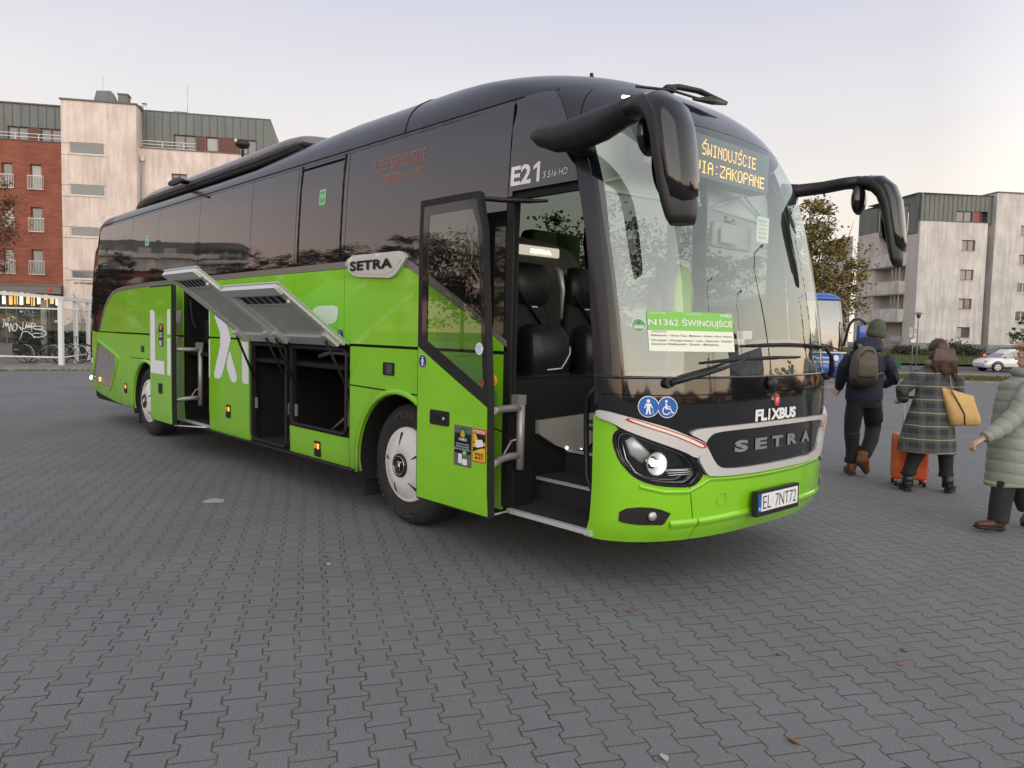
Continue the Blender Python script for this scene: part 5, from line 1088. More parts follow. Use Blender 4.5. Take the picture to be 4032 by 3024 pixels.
# round permit sticker
s0,_=q(.125,1.732); L=(wrapn(s0+.01,1.732)[0]-wrapn(s0-.01,1.732)[0]).length/.02
PS=lambda a,b_:(lambda pn:(pn[0]+pn[1]*.005,pn[1]))(wrapn(s0+a/L,1.732+b_))
ps=surf_panel('permit_sticker',m['white'],BUS,circ(0,0,.043,28),PS,0,0,.2); b=MB(); shape_on(b,PS,circ(0,0,.039,28),.002); b.build('sticker_field',m['greensticker'],ps)
b=MB(); shape_on(b,PS,rr(-.03,.03,-.02,-.002,0),.004); b.build('sticker_strip',m['white'],ps)
b=MB(); text_on(b,PS,'4',-.01,.004,w=.018,h=.026,off=.004,bold=.03); text_on(b,PS,'EL 7NT72',-.026,-.015,w=.052,h=.009,off=.006); b.build('sticker_print',m['ink'],ps)
# emergency tap and small sign on the side skin behind the open door
b=MB(); b.cyl(SN(-1.68,1.315)[0]+V((0,.0,0)),SN(-1.68,1.315)[0]+V((0,-.012,0)),.045,n=24); eb=b.build('emergency_tap',m['yellow'],BUS)
b=MB(); b.ell(SN(-1.68,1.315)[0]+V((0,-.02,0)),(.03,.02,.03),12,8); b.build('tap_knob',m['red'],eb)
boxon('exit_sticker','greensticker',SN,-1.66,1.19,.06,.11,.002)
# headroom lining so the cabin reads enclosed
b=MB(); b.add([(-12,.12,3.3),(-1.7,.12,3.26),(-1.7,2.43,3.26),(-12,2.43,3.3)],[(0,1,2,3)],False); b.build('ceiling_lining',m['dashgrey'],BUS)
# bring the body home under its own origin
for o in list(BUS.children): o.location=V(o.location)-V(BUS.location)
# ---------------------------------------------------------------- buildings, pavements, trees
FH=V((-.7397,.6729,0)); RH=V((.6729,.7397,0))
def texmat(name,fn,rough=.85):
    m_=mk(name,(.5,.5,.5),rough); nt=m_.node_tree; b=nt.nodes['Principled BSDF']; t=nn(nt,'ShaderNodeTexCoord'); fn(nt,b,t); return m_
def noise_(nt,vec,scale,detail=5,sc=(1,1,1),rough=.6):
    mp=nn(nt,'ShaderNodeMapping'); mp.inputs['Scale'].default_value=sc; nt.links.new(vec,mp.inputs[0])
    n=nn(nt,'ShaderNodeTexNoise'); n.inputs['Scale'].default_value=scale; n.inputs['Detail'].default_value=detail; n.inputs['Roughness'].default_value=rough; nt.links.new(mp.outputs[0],n.inputs[0]); return n.outputs[0]
def render_(base,stain,amt):
    def f(nt,b,t):
        o=t.outputs['Object']; s=noise_(nt,o,1.3,8,(2.2,2.2,.22),.7); g2=noise_(nt,o,.5,4); g3=noise_(nt,o,9,3)
        k=mathn(nt,'MULTIPLY_ADD',g2,.55,mathn(nt,'MULTIPLY_ADD',s,.9,-.28)); k=mathn(nt,'MULTIPLY_ADD',g3,.12,k)
        c=mixc(nt,mathn(nt,'MULTIPLY',ramp(nt,k,[(.38,(0,0,0)),(.62,(1,1,1))]),amt),base,stain); nt.links.new(c,b.inputs['Base Color'])
    return f
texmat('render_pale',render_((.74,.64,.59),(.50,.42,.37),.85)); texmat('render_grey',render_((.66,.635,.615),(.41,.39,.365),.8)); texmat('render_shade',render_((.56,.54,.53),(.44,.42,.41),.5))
def brickf(nt,b,t):
    mp=nn(nt,'ShaderNodeMapping'); mp.inputs['Rotation'].default_value=(rad(90),0,0); nt.links.new(t.outputs['Object'],mp.inputs[0])
    br=nn(nt,'ShaderNodeTexBrick'); nt.links.new(mp.outputs[0],br.inputs[0]); br.inputs['Scale'].default_value=1; br.inputs['Brick Width'].default_value=.5; br.inputs['Row Height'].default_value=.085; br.inputs['Mortar Size'].default_value=.007
    br.inputs['Color1'].default_value=(.30,.092,.050,1); br.inputs['Color2'].default_value=(.22,.064,.040,1); br.inputs['Mortar'].default_value=(.16,.085,.065,1)
    g=noise_(nt,t.outputs['Object'],.8,6); nt.links.new(mixc(nt,1,br.outputs[0],ramp(nt,g,[(.3,(.75,.75,.75)),(.7,(1.15,1.15,1.15))]),'MULTIPLY'),b.inputs['Base Color'])
texmat('brick',brickf)
def metalf(nt,b,t):
    g=noise_(nt,t.outputs['Object'],1.2,5,(1.5,1,.3)); nt.links.new(ramp(nt,g,[(.3,(.105,.122,.120)),(.7,(.150,.168,.165))]),b.inputs['Base Color']); b.inputs['Metallic'].default_value=.25
texmat('seam_metal',metalf,.5)
mk('winframe',(.17,.05,.025),.5); mk('whiteframe',(.60,.57,.54),.5); mk('timber',(.12,.045,.032),.6,var=.2); mk('railing',(.50,.51,.51),.4,metal=.4); mk('flashing',(.09,.10,.10),.5); mk('plinth',(.22,.23,.24),.8,var=.2,vs=1)
mk('pane',(.10,.11,.13),.08,ior=1.6,coat=.2); mk('curtain',(.42,.42,.42),.8); mk('shopdark',(.03,.028,.026),.5); mk('fascia',(.17,.155,.135),.7)
mk('shoplight',(.9,.5,.15),.5,em=(1,.55,.18),es=.9); mk('shopwhite',(.9,.9,.8),.5,em=(1,.88,.62),es=1.3); mk('shopshelf',(.10,.10,.075),.8,var=.9,vs=2.5)
def bld(name,label,ox,oy,ang):
    return thing(name,label,'building',(ox,oy,0),ang)
LF=lambda y0=0:(lambda a,b:(V((a,y0,b)),V((0,-1,0))))
def bwall(par,mat,poly,holes=(),y0=0,th=.25,name='wall'): return surf_panel(name,m[mat],par,[list(poly)]+[list(h) for h in holes],LF(y0),0,th,50)
def window(par,x0,x1,z0,z1,y0=0,mull=1,frame='winframe',curtain=False,dep=.16,sill=True,blind=0):
    fb=MB(); w=.07; yy=y0+dep
    fb.box((x0,yy-.03,z0),(x0+w,yy+.04,z1)); fb.box((x1-w,yy-.03,z0),(x1,yy+.04,z1)); fb.box((x0+w,yy-.03,z1-w),(x1-w,yy+.04,z1)); fb.box((x0+w,yy-.03,z0),(x1-w,yy+.04,z0+w))
    for k in range(mull): c=x0+(x1-x0)*(k+1)/(mull+1); fb.box((c-w*.8,yy-.035,z0+w),(c+w*.8,yy+.04,z1-w))
    o=fb.build('window',m[frame],par)
    g_=MB(); g_.add([(x0+.03,yy,z0+.03),(x1-.03,yy,z0+.03),(x1-.03,yy,z1-.03),(x0+.03,yy,z1-.03)],[(0,1,2,3)],False); g_.build('pane',m['pane'],o)
    if blind:
        g_=MB(); n_=int((z1-z0)/.09)
        for k in range(n_): g_.box((x0+.1,yy-.012,z0+.1+k*.09),(x1-.1,yy-.006,z0+.15+k*.09))
        g_.build('blind',m['curtain'],o)
    elif curtain:
        g_=MB(); n_=10; xa=x0+.1; xb=x0+(x1-x0)*(.42 if curtain==1 else .9)
        g_.loft([[(xa+(xb-xa)*i/n_,yy-.01-.012*(i%2),z) for i in range(n_+1)] for z in (z0+.09,z1-.09)],closed=False,cap=False); g_.build('curtain',m['curtain'],o)
    if sill: g_=MB(); g_.box((x0-.06,y0-.06,z0-.06),(x1+.06,y0+dep-.03,z0-.005)); g_.build('sill',m['whiteframe'],o)
    return o
def R2(x0,x1,z0,z1): return [(x0,z0),(x1,z0),(x1,z1),(x0,z1)]
def seams(par,x0,x1,z0,z1,y0=0,step=.52,holes=()):
    s_=MB(); x=x0+.25
    while x<x1-.1:
        segs=[(z0,z1)]
        for a,b,c,d in holes:
            if a-.02<x<b+.02: segs=[(p,q_) for p,q_ in ((z0,c),(d,z1)) if q_-p>.1]
        for p,q_ in segs: s_.box((x-.02,y0-.04,p),(x+.02,y0-.003,q_))
        x+=step
    s_.build('roof_seams',m['flashing'],par)
# pavement on the left with kerb and moss
kd=V((.29,.957,0)); kn=V((-.957,.29,0)); K0=V((-28.15,1.1,0))
def kp(a,b,z): p=K0+kd*a+kn*b; return (p.x,p.y,z)
g=MB(); g.add([kp(-80,.14,.12),kp(34,.14,.12),kp(34,90,.12),kp(-80,90,.12)],[(0,1,2,3)]); tag(g.build('pavement',MATS['pavement']),kind='structure')
g=MB(); 
for k in range(-30,34): g.box((k*1.0+.005,0,-.05),(k+.995,.15,.125),Matrix(((kd.x,kn.x,0,K0.x),(kd.y,kn.y,0,K0.y),(0,0,1,0),(0,0,0,1))))
tag(g.build('kerb',MATS['kerbstone']),kind='structure')
g=MB(); 
rnd=random.Random(3)
for k in range(420):
    a=rnd.uniform(-12,10); w=rnd.uniform(.05,.28); p0=kp(a,-.012-rnd.random()*.05,0.012); p=V(p0); 
    g.ell(p,(w*.25,w*.2,.015+rnd.random()*.02),6,4)
g.build('kerb_litter',MATS['kerbmoss']); tag(bpy.data.objects['kerb_litter'],'brown moss and leaf litter along the foot of the left kerb','leaf litter',None,'stuff')
# ---- left block
LB=bld('apartment_block','brick and pale render apartment block with grey seamed metal top floor, behind the bicycle shelter',-56.8,9.184,math.atan2(.863,.504))
ws=[(a,b,c,d) for a,b,c,d in ((.46,2.66,12.95,13.72),(.46,2.66,10.2,10.95),(.46,2.66,7.45,8.12),(.46,2.66,4.62,5.2))]
bwall(LB,'render_pale',R2(0,4.62,0,16.45),[R2(*w) for w in ws],th=.3)
for w in ws: window(LB,*w,frame='whiteframe',mull=0,dep=.12)
g=MB(); g.box((4.62,0,0),(4.66,1.5,16.45)); g.box((0,.3,15.9),(4.62,8,16.45)); g.build('side_wall',m['render_pale'],LB)
g=MB(); g.box((-.08,-.08,16.45),(4.74,8,16.55)); g.build('coping',m['flashing'],LB)
g=MB()
for z in (13.12,10.35,7.6,4.75): g.box((0,-.012,z-.25-.01),(.45,0-.002,z-.25+.02)); g.box((0,-.012,z+.50),(.45,-.002,z+.53))
g.build('render_joint',m['plinth'],LB)
bw=[(a,b,c,d) for c,d in ((10.45,12.1),(7.65,9.28),(4.82,6.47)) for a,b in ((-1.93,-1.22),(-3.62,-2.98),(-5.6,-4.9),(-7.4,-6.7))]
bwall(LB,'brick',R2(-14,0-.003,4.13,13.6),[R2(*w) for w in bw],y0=.05,th=.3)
for i,w in enumerate(bw):
    o=window(LB,*w,y0=.05,mull=0,curtain=2 if i in (0,5) else 0,dep=.18,sill=False)
    g=MB(); x0,x1,z0,z1=w
    g.box((x0-.13,-.10,z0+.86),(x1+.13,-.06,z0+.90)); g.box((x0-.13,-.10,z0-.02),(x1+.13,-.06,z0+.02))
    k=x0-.12
    while k<x1+.13: g.box((k-.011,-.09,z0),(k+.011,-.07,z0+.88)); k+=.095
    g.build('window_railing',m['railing'],o)
g=MB(); g.box((-14,-.55,4.05),(0,.05,4.13)); g.box((-14,-.5,3.55),(-.02,-.35,4.05)); g.build('shop_fascia',m['fascia'],LB)
g=MB(); g.box((-14,.6,.12),(0,.7,3.55)); g.build('shop_wall',m['shopshelf'],LB)
g=MB(); 
for x in (-.35,-.9,-1.9,-2.9,-3.5): g.box((x-.03,.0,.12),(x+.03,.05,3.5))
for z in (.12,2.5): g.box((-14,.0,z),(0,.05,z+.06))
g.build('shop_frame',m['fascia'],LB)
rnd=random.Random(11)
for k in range(10):
    x=-3.9+.36*k+rnd.uniform(-.05,.05); g=MB(); g.box((x,.45,2.75+rnd.uniform(-.1,.15)),(x+.2,.5,3.35)); g.build('lit_sign',m['shoplight' if k%3 else 'shopwhite'],LB)
for k in range(26):
    x=rnd.uniform(-4,-.3); z=rnd.uniform(.4,2.5); g=MB(); g.box((x,.50,z),(x+rnd.uniform(.08,.4),.58,z+rnd.uniform(.05,.25))); g.build('shelf_goods',m[rnd.choice(['cream','shopdark','palegreen','red','paper','timber'])],LB)
tp=[(-2.36,-1.66,13.8,14.75),(-3.66,-2.42,13.8,14.75),(-1.66,-.34,13.8,14.75),(-5.6,-4.2,13.8,14.75)]
bwall(LB,'seam_metal',R2(-14,0-.003,13.75,16.25),[R2(*w) for w in tp[1:]+[(-2.40,-1.68,13.8,14.75)]],y0=1.2,th=.2)
window(LB,-3.66,-2.42,13.8,14.75,y0=1.2); window(LB,-1.66,-.34,13.8,14.75,y0=1.2); window(LB,-5.6,-4.2,13.8,14.75,y0=1.2)
g=MB(); g.box((-2.40,1.22,13.8),(-1.68,1.3,14.75)); g.build('timber_panel',m['timber'],LB); seams(LB,-14,0,13.78,16.2,1.2,.52,tp)
g=MB(); g.box((-14,1.1,16.25),(0,1.6,16.33)); g.box((-14,.0,13.6),(0,1.2,13.66)); g.build('coping',m['flashing'],LB)
def rail(par,x0,x1,z0,y,h=.95,mat='railing',bars=4):
    g=MB()
    for k in range(bars): g.box((x0,y-.015,z0+h-.22*k-.02),(x1,y+.015,z0+h-.22*k+.015))
    x=x0
    while x<=x1: g.box((x-.02,y-.02,z0),(x+.02,y+.02,z0+h)); x+=1.4
    g.build('railing',m[mat],par)
rail(LB,-14,-.02,13.68,.15,.42,bars=3)
# right-hand wing
rw=[(6.74,8.2,13.9,15.02),(8.86,9.7,14.0,15.02),(11.1,12.3,13.9,15.0)]
bwall(LB,'seam_metal',[(4.67,13.85),(13.62,13.85),(13.55,15.3),(13.22,16.5),(4.67,16.5)],[R2(*w) for w in rw]+[R2(8.24,8.82,13.95,15.02),R2(9.74,11.06,13.95,15.02)],y0=1.5,th=.2)
for w in rw: window(LB,*w,y0=1.5,mull=1 if w[1]-w[0]>1 else 0,curtain=2 if w[0]==8.86 else 0)
g=MB(); g.box((8.24,1.53,13.95),(8.82,1.6,15.02)); g.build('timber_panel',m['timber'],LB); g=MB(); g.box((9.74,1.53,13.95),(11.06,1.6,15.02)); g.build('timber_panel',m['timber'],LB)
seams(LB,4.7,13.3,13.88,16.45,1.5,.52,[(6.7,12.35,13.8,15.05)])
g=MB(); g.add([(13.62,1.5,13.85),(13.55,1.5,15.3),(13.22,1.5,16.5),(13.62,12,13.85),(13.55,12,15.3),(13.22,12,16.5)],[(0,1,4,3),(1,2,5,4)],False); g.box((4.6,1.45,16.5),(13.25,12,16.56)); g.build('side_roof',m['seam_metal'],LB)
bwall(LB,'render_pale',R2(4.66,13.6,0,13.8),[R2(6.7,7.7,11.0,12.2),R2(9.5,10.5,11.0,12.2)],y0=.9,th=.3)
window(LB,6.7,7.7,11.0,12.2,y0=.9); window(LB,9.5,10.5,11.0,12.2,y0=.9)
g=MB(); g.box((4.66,.85,13.8),(13.7,1.5,13.87)); g.build('coping',m['flashing'],LB)
rail(LB,4.7,8.3,13.87,1.0,.48,bars=4)
g=MB(); g.cyl((4.85,.80,0),(4.85,.80,12.9),.07,n=10); g.box((4.72,.7,12.9),(4.98,.9,13.25)); g.build('drainpipe',m['railing'],LB)
g=MB(); g.add([(1.8,.6,16.5),(3.35,.6,16.5),(3.35,1.6,16.5),(1.8,1.6,16.5),(2.0,.7,17.4),(2.9,.7,17.45),(2.9,1.5,17.45),(2.0,1.5,17.4)],[(0,1,5,4),(1,2,6,5),(2,3,7,6),(3,0,4,7),(4,5,6,7)],False); g.build('roof_vent',m['seam_metal'],LB)
g=MB(); g.box((3.4,.5,16.5),(4.0,1.3,17.2)); g.box((3.36,.45,17.2),(4.05,1.35,17.28)); g.box((4.15,2.0,16.5),(4.5,2.5,16.95)); g.build('chimney',m['fascia'],LB)
g=MB(); g.cyl((4.68,2.2,16.4),(4.68,2.2,17.1),.13,n=12); g.cyl((4.68,2.2,17.15),(4.68,2.2,17.25),.2,.02,12); g.build('flue',m['alubright'],LB)
g=MB(); g.box((5.2,4,16.5),(7.2,5.5,16.95)); g.box((6.2,4,16.95),(7.2,5.5,17.25)); g.build('roof_vent',m['seam_metal'],LB)
for x,z in ((2.1,18.7),(7.6,18.5)): g=MB(); g.cyl((x,1.8,16.5),(x,1.8,z),.018,n=5); g.build('lightning_rod',m['railing'],LB)
g=MB(); text_on(g,LF(),'ul.Wojska',.66,4.22,w=1.35,h=.2,off=.012,bold=.03); g.build('street_lettering',m['shopdark'],LB)
g=MB(); g.box((-.75,-.57,3.72),(-.6,-.5,3.95)); g.build('alarm_box',m['red'],LB)
g=MB(); g.box((13.6,.9,0),(13.64,12,13.8)); g.box((-14,8,0),(13.6,8.1,13.8)); g.build('side_wall',m['render_pale'],LB)
# ---- right block
RB=bld('apartment_block','stained pale concrete apartment block with grey metal attic and corner balconies, across the road',-27.968,78.57,math.atan2(.8162,.5777))
GZ=.75
fw_=[(4.6,6.07,10.86,11.95),(4.6,6.07,7.95,9.0),(4.6,6.07,5.03,6.1),(4.6,6.07,2.15,3.22)]
bwall(RB,'render_grey',R2(0,7.3,0,13.68),[R2(*w) for w in fw_],th=.3)
for i,w in enumerate(fw_): window(RB,*w,dep=.18,curtain=1 if i>1 else 0,blind=(i==1))
bwall(RB,'seam_metal',R2(-.15,8.0,13.72,16.42),[R2(4.1,5.85,13.8,14.85),R2(5.95,6.75,13.75,14.88),R2(6.78,7.5,13.75,14.88)],y0=.35,th=.2)
window(RB,4.1,5.85,13.8,14.85,y0=.35); seams(RB,-.1,7.5,13.75,16.4,.35,.5,[(4.0,7.5,13.7,14.9)])
g=MB(); g.box((5.95,.45,13.75),(6.75,.5,14.88)); g.build('timber_panel',mk('timber_red',(.26,.07,.04),.6),RB)
g=MB(); g.box((6.78,.75,13.75),(7.5,.8,14.88)); g.build('loggia',m['shopdark'],RB)
g=MB(); g.box((-.2,.28,16.42),(8.0,9,16.5)); g.box((-.05,-.04,13.68),(7.35,.4,13.74)); g.build('coping',m['flashing'],RB)
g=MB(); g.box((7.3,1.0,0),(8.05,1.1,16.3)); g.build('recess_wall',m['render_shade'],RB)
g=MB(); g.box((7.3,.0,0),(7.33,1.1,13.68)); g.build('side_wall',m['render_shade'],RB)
g=MB(); g.cyl((7.6,.75,.6),(7.6,.75,12.6),.12,n=8)
for z in (12.3,9.4,6.5,3.6): g.box((7.42,.55,z),(7.8,.95,z+.3))
g.build('drainpipe',m['flashing'],RB)
rw=[(10.85,12.3,a,b) for a,b in ((12.55,13.6),(9.68,10.66),(6.83,7.82),(3.95,4.95))]
bwall(RB,'render_grey',R2(8.05,20,0,16.75),[R2(*w) for w in rw],y0=-.15,th=.3)
for i,w in enumerate(rw): window(RB,*w,y0=-.15,dep=.18,frame='winframe' if i<2 else 'whiteframe')
g=MB(); g.box((7.95,-.25,16.75),(20.1,9,16.85)); g.build('coping',m['flashing'],RB)
g=MB(); g.box((8.02,-.15,0),(8.05,1.1,16.75)); g.build('side_wall',m['render_grey'],RB)
g=MB(); g.box((-.04,-.04,0),(7.34,.0-.003,1.55)); g.box((8.0,-.2,0),(20,-.155,1.5)); g.build('plinth',m['plinth'],RB)
# flank, running back along the view
sd=V((-.8244,.5660,0)); e_=V((.5777,.8162,0)); n_=V((-.8162,.5777,0))
sdl=V((sd.dot(e_),sd.dot(n_),0)); print('flank dir local',sdl)
onl=V((-sdl.y,sdl.x,0)) if V((-sdl.y,sdl.x,0)).x<0 else V((sdl.y,-sdl.x,0))   # outward (to the left)
def FLK(off=0): return lambda a,b:(sdl*a+V((0,0,b))+onl*off,onl)
def fwall(mat,poly,holes=(),off=0,th=.25,name='wall'): return surf_panel(name,m[mat],RB,[list(poly)]+[list(h) for h in holes],FLK(off),0,th,50)
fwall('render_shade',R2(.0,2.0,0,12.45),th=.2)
fwall('seam_metal',[(-.0,12.45),(6.85,12.9),(6.85,16.2),(3.7,16.45),(0,16.45)],[R2(1.95,2.75,12.75,15.6)],off=-.02,th=.2)
fwall('seam_metal',[(6.85,13.3),(10.2,13.3),(10.2,16.1),(6.85,15.9)],off=.3,th=.3)
fwall('render_grey',R2(6.85,10.2,0,13.3),off=.3,th=.3); fwall('render_grey',R2(10.2,16,0,13.3),off=1.2,th=.3)
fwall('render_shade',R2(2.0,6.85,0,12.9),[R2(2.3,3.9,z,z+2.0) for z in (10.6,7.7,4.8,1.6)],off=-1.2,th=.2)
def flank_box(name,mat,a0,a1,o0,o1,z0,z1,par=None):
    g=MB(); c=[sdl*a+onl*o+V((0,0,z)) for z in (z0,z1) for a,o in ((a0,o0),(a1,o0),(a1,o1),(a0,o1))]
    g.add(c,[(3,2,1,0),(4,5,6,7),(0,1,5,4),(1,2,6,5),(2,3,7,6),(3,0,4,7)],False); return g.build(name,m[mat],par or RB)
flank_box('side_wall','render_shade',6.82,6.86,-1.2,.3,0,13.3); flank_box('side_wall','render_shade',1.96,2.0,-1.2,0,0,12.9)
for i,z in enumerate((10.6,7.7,4.85)):
    o=flank_box('balcony','render_grey',2.0,9.0,.55,.65,z-1.15,z+.1); flank_box('balcony_end','render_grey',1.9,2.0,-.0,.65,z-1.15,z+.1,o); flank_box('balcony_floor','render_shade',2.0,9.0,-1.2,.6,z-1.25,z-1.15,o)
    g=MB(); g.tube([sdl*2+onl*.6+V((0,0,z+.14)),sdl*9+onl*.6+V((0,0,z+.14))],.03,6); g.build('handrail',m['railing'],o)
    w_=flank_box('window','winframe',2.3,3.9,-1.17,-1.12,z-1.0,z+1.05); flank_box('pane','pane',2.4,3.05,-1.115,-1.11,z-.9,z+.95,w_); flank_box('pane','pane',3.15,3.8,-1.115,-1.11,z-.9,z+.95,w_)
    if i: 
        w_=flank_box('glazed_screen','railing',1.95,2.0,.56,.62,z+.1,z+1.5); g=MB()
        for a in (1.98,2.6,3.2): g.tube([sdl*a+onl*.6+V((0,0,z+.1)),sdl*a+onl*.6+V((0,0,z+1.5))],.025,5)
        g.build('screen_post',m['railing'],w_)
flank_box('pane','pane',2.0,2.7,-.0,.01,12.8,15.5)
rl=flank_box('window','winframe',2.3,3.8,-1.17,-1.12,1.6,3.4); g=MB()
for k in range(14): g.tube([sdl*(2.0+.13*k)+onl*.1+V((0,0,1.3)),sdl*(2.0+.13*k)+onl*.1+V((0,0,2.2))],.02,5)
g.build('railing',m['railing'],RB)
g=MB(); g.box((10.2,-.16,1.35),(10.6,-.15,1.5)); g.build('meter_hatch',m['yellow'],RB)
g=MB(); g.add([sdl*0+V((0,0,16.45)),sdl*10.2+V((0,0,16.2)),sdl*10.2+V((12,0,16.2)),V((12,.4,16.45))],[(0,1,2,3)],False); g.build('roof_deck',m['flashing'],RB)
# ---- ground on the right: verge, cycle path, road, bank
def gp(lat,d,z): p=CP+RH*lat+FH*d; return (p.x,p.y,z)
g=bpy.data.objects['paved_ground'];
vs=[];fs=[];nx,ny=30,30
for j in range(ny+1):
    for i in range(nx+1):
        lat=-90+150*i/nx; d=-45+82.0*j/ny
        z=-.24*min(1,max(0,(d-20)/16))*min(1,max(0,(lat-2)/9)); p=gp(lat,d,z); vs.append(p)
for j in range(ny):
    for i in range(nx): a=j*(nx+1)+i; fs.append((a,a+1,a+nx+2,a+nx+1))
me=bpy.data.meshes.new('paved_ground'); me.from_pydata(vs,[],fs); me.materials.append(MATS['pavers']); g.data=me
def strip(name,mat,l0,l1,rows,kind='structure'):
    g=MB(); n_=len(rows); 
    for i in range(n_-1):
        (d0,z0),(d1,z1)=rows[i],rows[i+1]; g.add([gp(l0,d0,z0),gp(l1,d0,z0),gp(l1,d1,z1),gp(l0,d1,z1)],[(0,1,2,3)],False)
    o=g.build(name,m[mat] if isinstance(mat,str) else mat); tag(o,kind=kind); return o
mk('grassbase',(.075,.085,.025),.95,var=.5,vs=1.2,bump=.5,bs=8); mk('redpath',(.26,.10,.09),.9,var=.15); mk('lanemark',(.55,.55,.53),.8)
g=MB(); 
for k in range(-2,46): g.box((k+.005,36.0,-.3),(k+.995,36.15,-.10),Matrix(((RH.x,FH.x,0,CP.x),(RH.y,FH.y,0,CP.y),(0,0,1,0),(0,0,0,1))))
tag(g.build('kerb',m['kerbstone']),kind='structure')
strip('verge','grassbase',-4,60,[(36.15,-.11),(40.2,-.08)])
strip('cycle_path','redpath',-4,60,[(40.2,-.075),(42.5,-.07)])
strip('far_pavement','pavement',-4,60,[(42.5,-.07),(44.2,-.08)])
strip('road','asphalt',-20,80,[(44.2,-.15),(53,-.27),(60.5,-.20)])
strip('grass_bank','grassbase',-20,80,[(60.5,-.05),(68,.35),(77.5,.82),(120,1.0)])
for d in (50.2,56.0):
    for k in range(0,12): strip('lane_marking','lanemark',4+k*6,7.2+k*6,[(d,(-.15-.12*(d-44.2)/8.8 if d<53 else -.27+.07*(d-53)/7.5)+.006),(d+.14,(-.15-.12*(d-44.2)/8.8 if d<53 else -.27+.07*(d-53)/7.5)+.006)])
# ---- foliage
def leafmat(name,cols,trans=.25):
    m_=mk(name,cols[0],.75); nt=m_.node_tree; b=nt.nodes['Principled BSDF']; g_=nn(nt,'ShaderNodeNewGeometry')
    nt.links.new(ramp(nt,g_.outputs['Random Per Island'],[(i/(len(cols)),c) for i,c in enumerate(cols)],'CONSTANT'),b.inputs['Base Color']); return m_
leafmat('leaf_autumn',[(.14,.13,.04),(.21,.15,.045),(.09,.09,.03),(.25,.16,.05),(.17,.15,.05)]); leafmat('leaf_russet',[(.17,.075,.045),(.12,.055,.035),(.20,.09,.055)]); leafmat('leaf_dark',[(.03,.035,.014),(.05,.045,.02),(.025,.028,.012)]); leafmat('leaf_green',[(.06,.08,.02),(.09,.10,.03),(.04,.06,.015)])
leafmat('leaf_orange',[(.30,.11,.03),(.22,.10,.03)])
mk('bark',(.07,.055,.042),.9,var=.4,vs=10,bump=.4,bs=20)
def tree(base,h,crown,nleaf,size,mat,label,name='tree',group=None,seed=1,trunk_r=.16,nb=9,cat='tree',bare=0):
    """crown: list of (dx,dy,z,rx,rz) blobs in metres round the trunk"""
    R=random.Random(seed); t=thing(name,label,cat,base,0,group)
    g=MB(); top=max(c[2] for c in crown); g.tube([(0,0,-.3),(R.uniform(-.1,.1),0,h*.2),(R.uniform(-.15,.15),.1,h*.45),(0,0,top)],[trunk_r*1.2,trunk_r,trunk_r*.7,trunk_r*.15],8)
    for k in range(nb):
        c=crown[k%len(crown)]; z0=h*R.uniform(.18,.55); a=R.uniform(0,2*PI); e=V((c[0]+c[3]*.7*math.cos(a),c[1]+c[3]*.7*math.sin(a),c[2]+c[4]*R.uniform(-.3,.6)))
        mid=V((e.x*.45,e.y*.45,z0+(e.z-z0)*.55)); g.tube([(0,0,z0),mid,e],[trunk_r*.45,trunk_r*.28,.015],6)
        for _ in range(4+bare):
            f_=R.uniform(.3,1); p=V((0,0,z0)).lerp(mid,f_) if R.random()<.4 else mid.lerp(e,f_); q_=p+V((R.uniform(-1,1),R.uniform(-1,1),R.uniform(-.1,1)))*c[3]*.45; g.tube([p,(p+q_)/2+V((0,0,.05)),q_],[.03*trunk_r/.16,.018*trunk_r/.16,.006],4)
    g.build('trunk',m['bark'],t)
    g=MB(); cl=[]
    for _ in range(max(12,nleaf//70)):
        c=R.choice(crown); 
        while True:
            u=V((R.uniform(-1,1),R.uniform(-1,1),R.uniform(-1,1)))
            if .25<u.length<1: break
        cl.append((V((c[0]+u.x*c[3],c[1]+u.y*c[3],c[2]+u.z*c[4])),R.uniform(.10,.30)*c[3]))
    for _ in range(nleaf):
        p,r=R.choice(cl); p=p+V((R.gauss(0,1),R.gauss(0,1),R.gauss(0,.7)))*r*.6
        u=V((R.uniform(-1,1),R.uniform(-1,1),R.uniform(-.5,.5))).normalized(); w=u.cross(V((R.uniform(-1,1),R.uniform(-1,1),R.uniform(-1,1)))).normalized(); s=size*R.uniform(.6,1.3)
        g.add([p-u*s*.5,p+w*s*.4-u*s*.1,p+u*s*.6,p-w*s*.4],[(0,1,2,3)],False)
    g.build('crown',m[mat],t); return t
def gxy(u,depth,z=0): p=at(u,1400,depth); return (p.x,p.y,z)
TR='trees standing behind the coach'
tree(gxy(3172,42,-.2),9.5,[(0,0,5.4,2.9,3.6),(-.5,.2,7.4,1.9,2.2),(.9,0,4.3,2.3,2.2),(1.0,.3,6.0,2.1,2.0),(0,.5,3.2,2.2,1.4)],15000,.16,'leaf_autumn','olive and brown autumn tree between the blue coach and the pale balconies',seed=5,trunk_r=.14)
tree(gxy(2750,46,-.2),9,[(0,0,5.4,3.4,3.4),(1.5,0,4.4,2.6,2.4),(-1.6,.2,4.8,2.6,2.6)],6000,.22,'leaf_autumn','leafy tree seen through the windscreen of the green coach',group=TR,seed=6)
tree(gxy(2330,40,-.1),9,[(0,0,5.6,3.4,3.4),(1.5,0,4.4,2.6,2.4),(-1.6,.2,4.8,2.6,2.6)],6000,.20,'leaf_green','leafy tree seen through the open front doorway of the green coach',group=TR,seed=8)
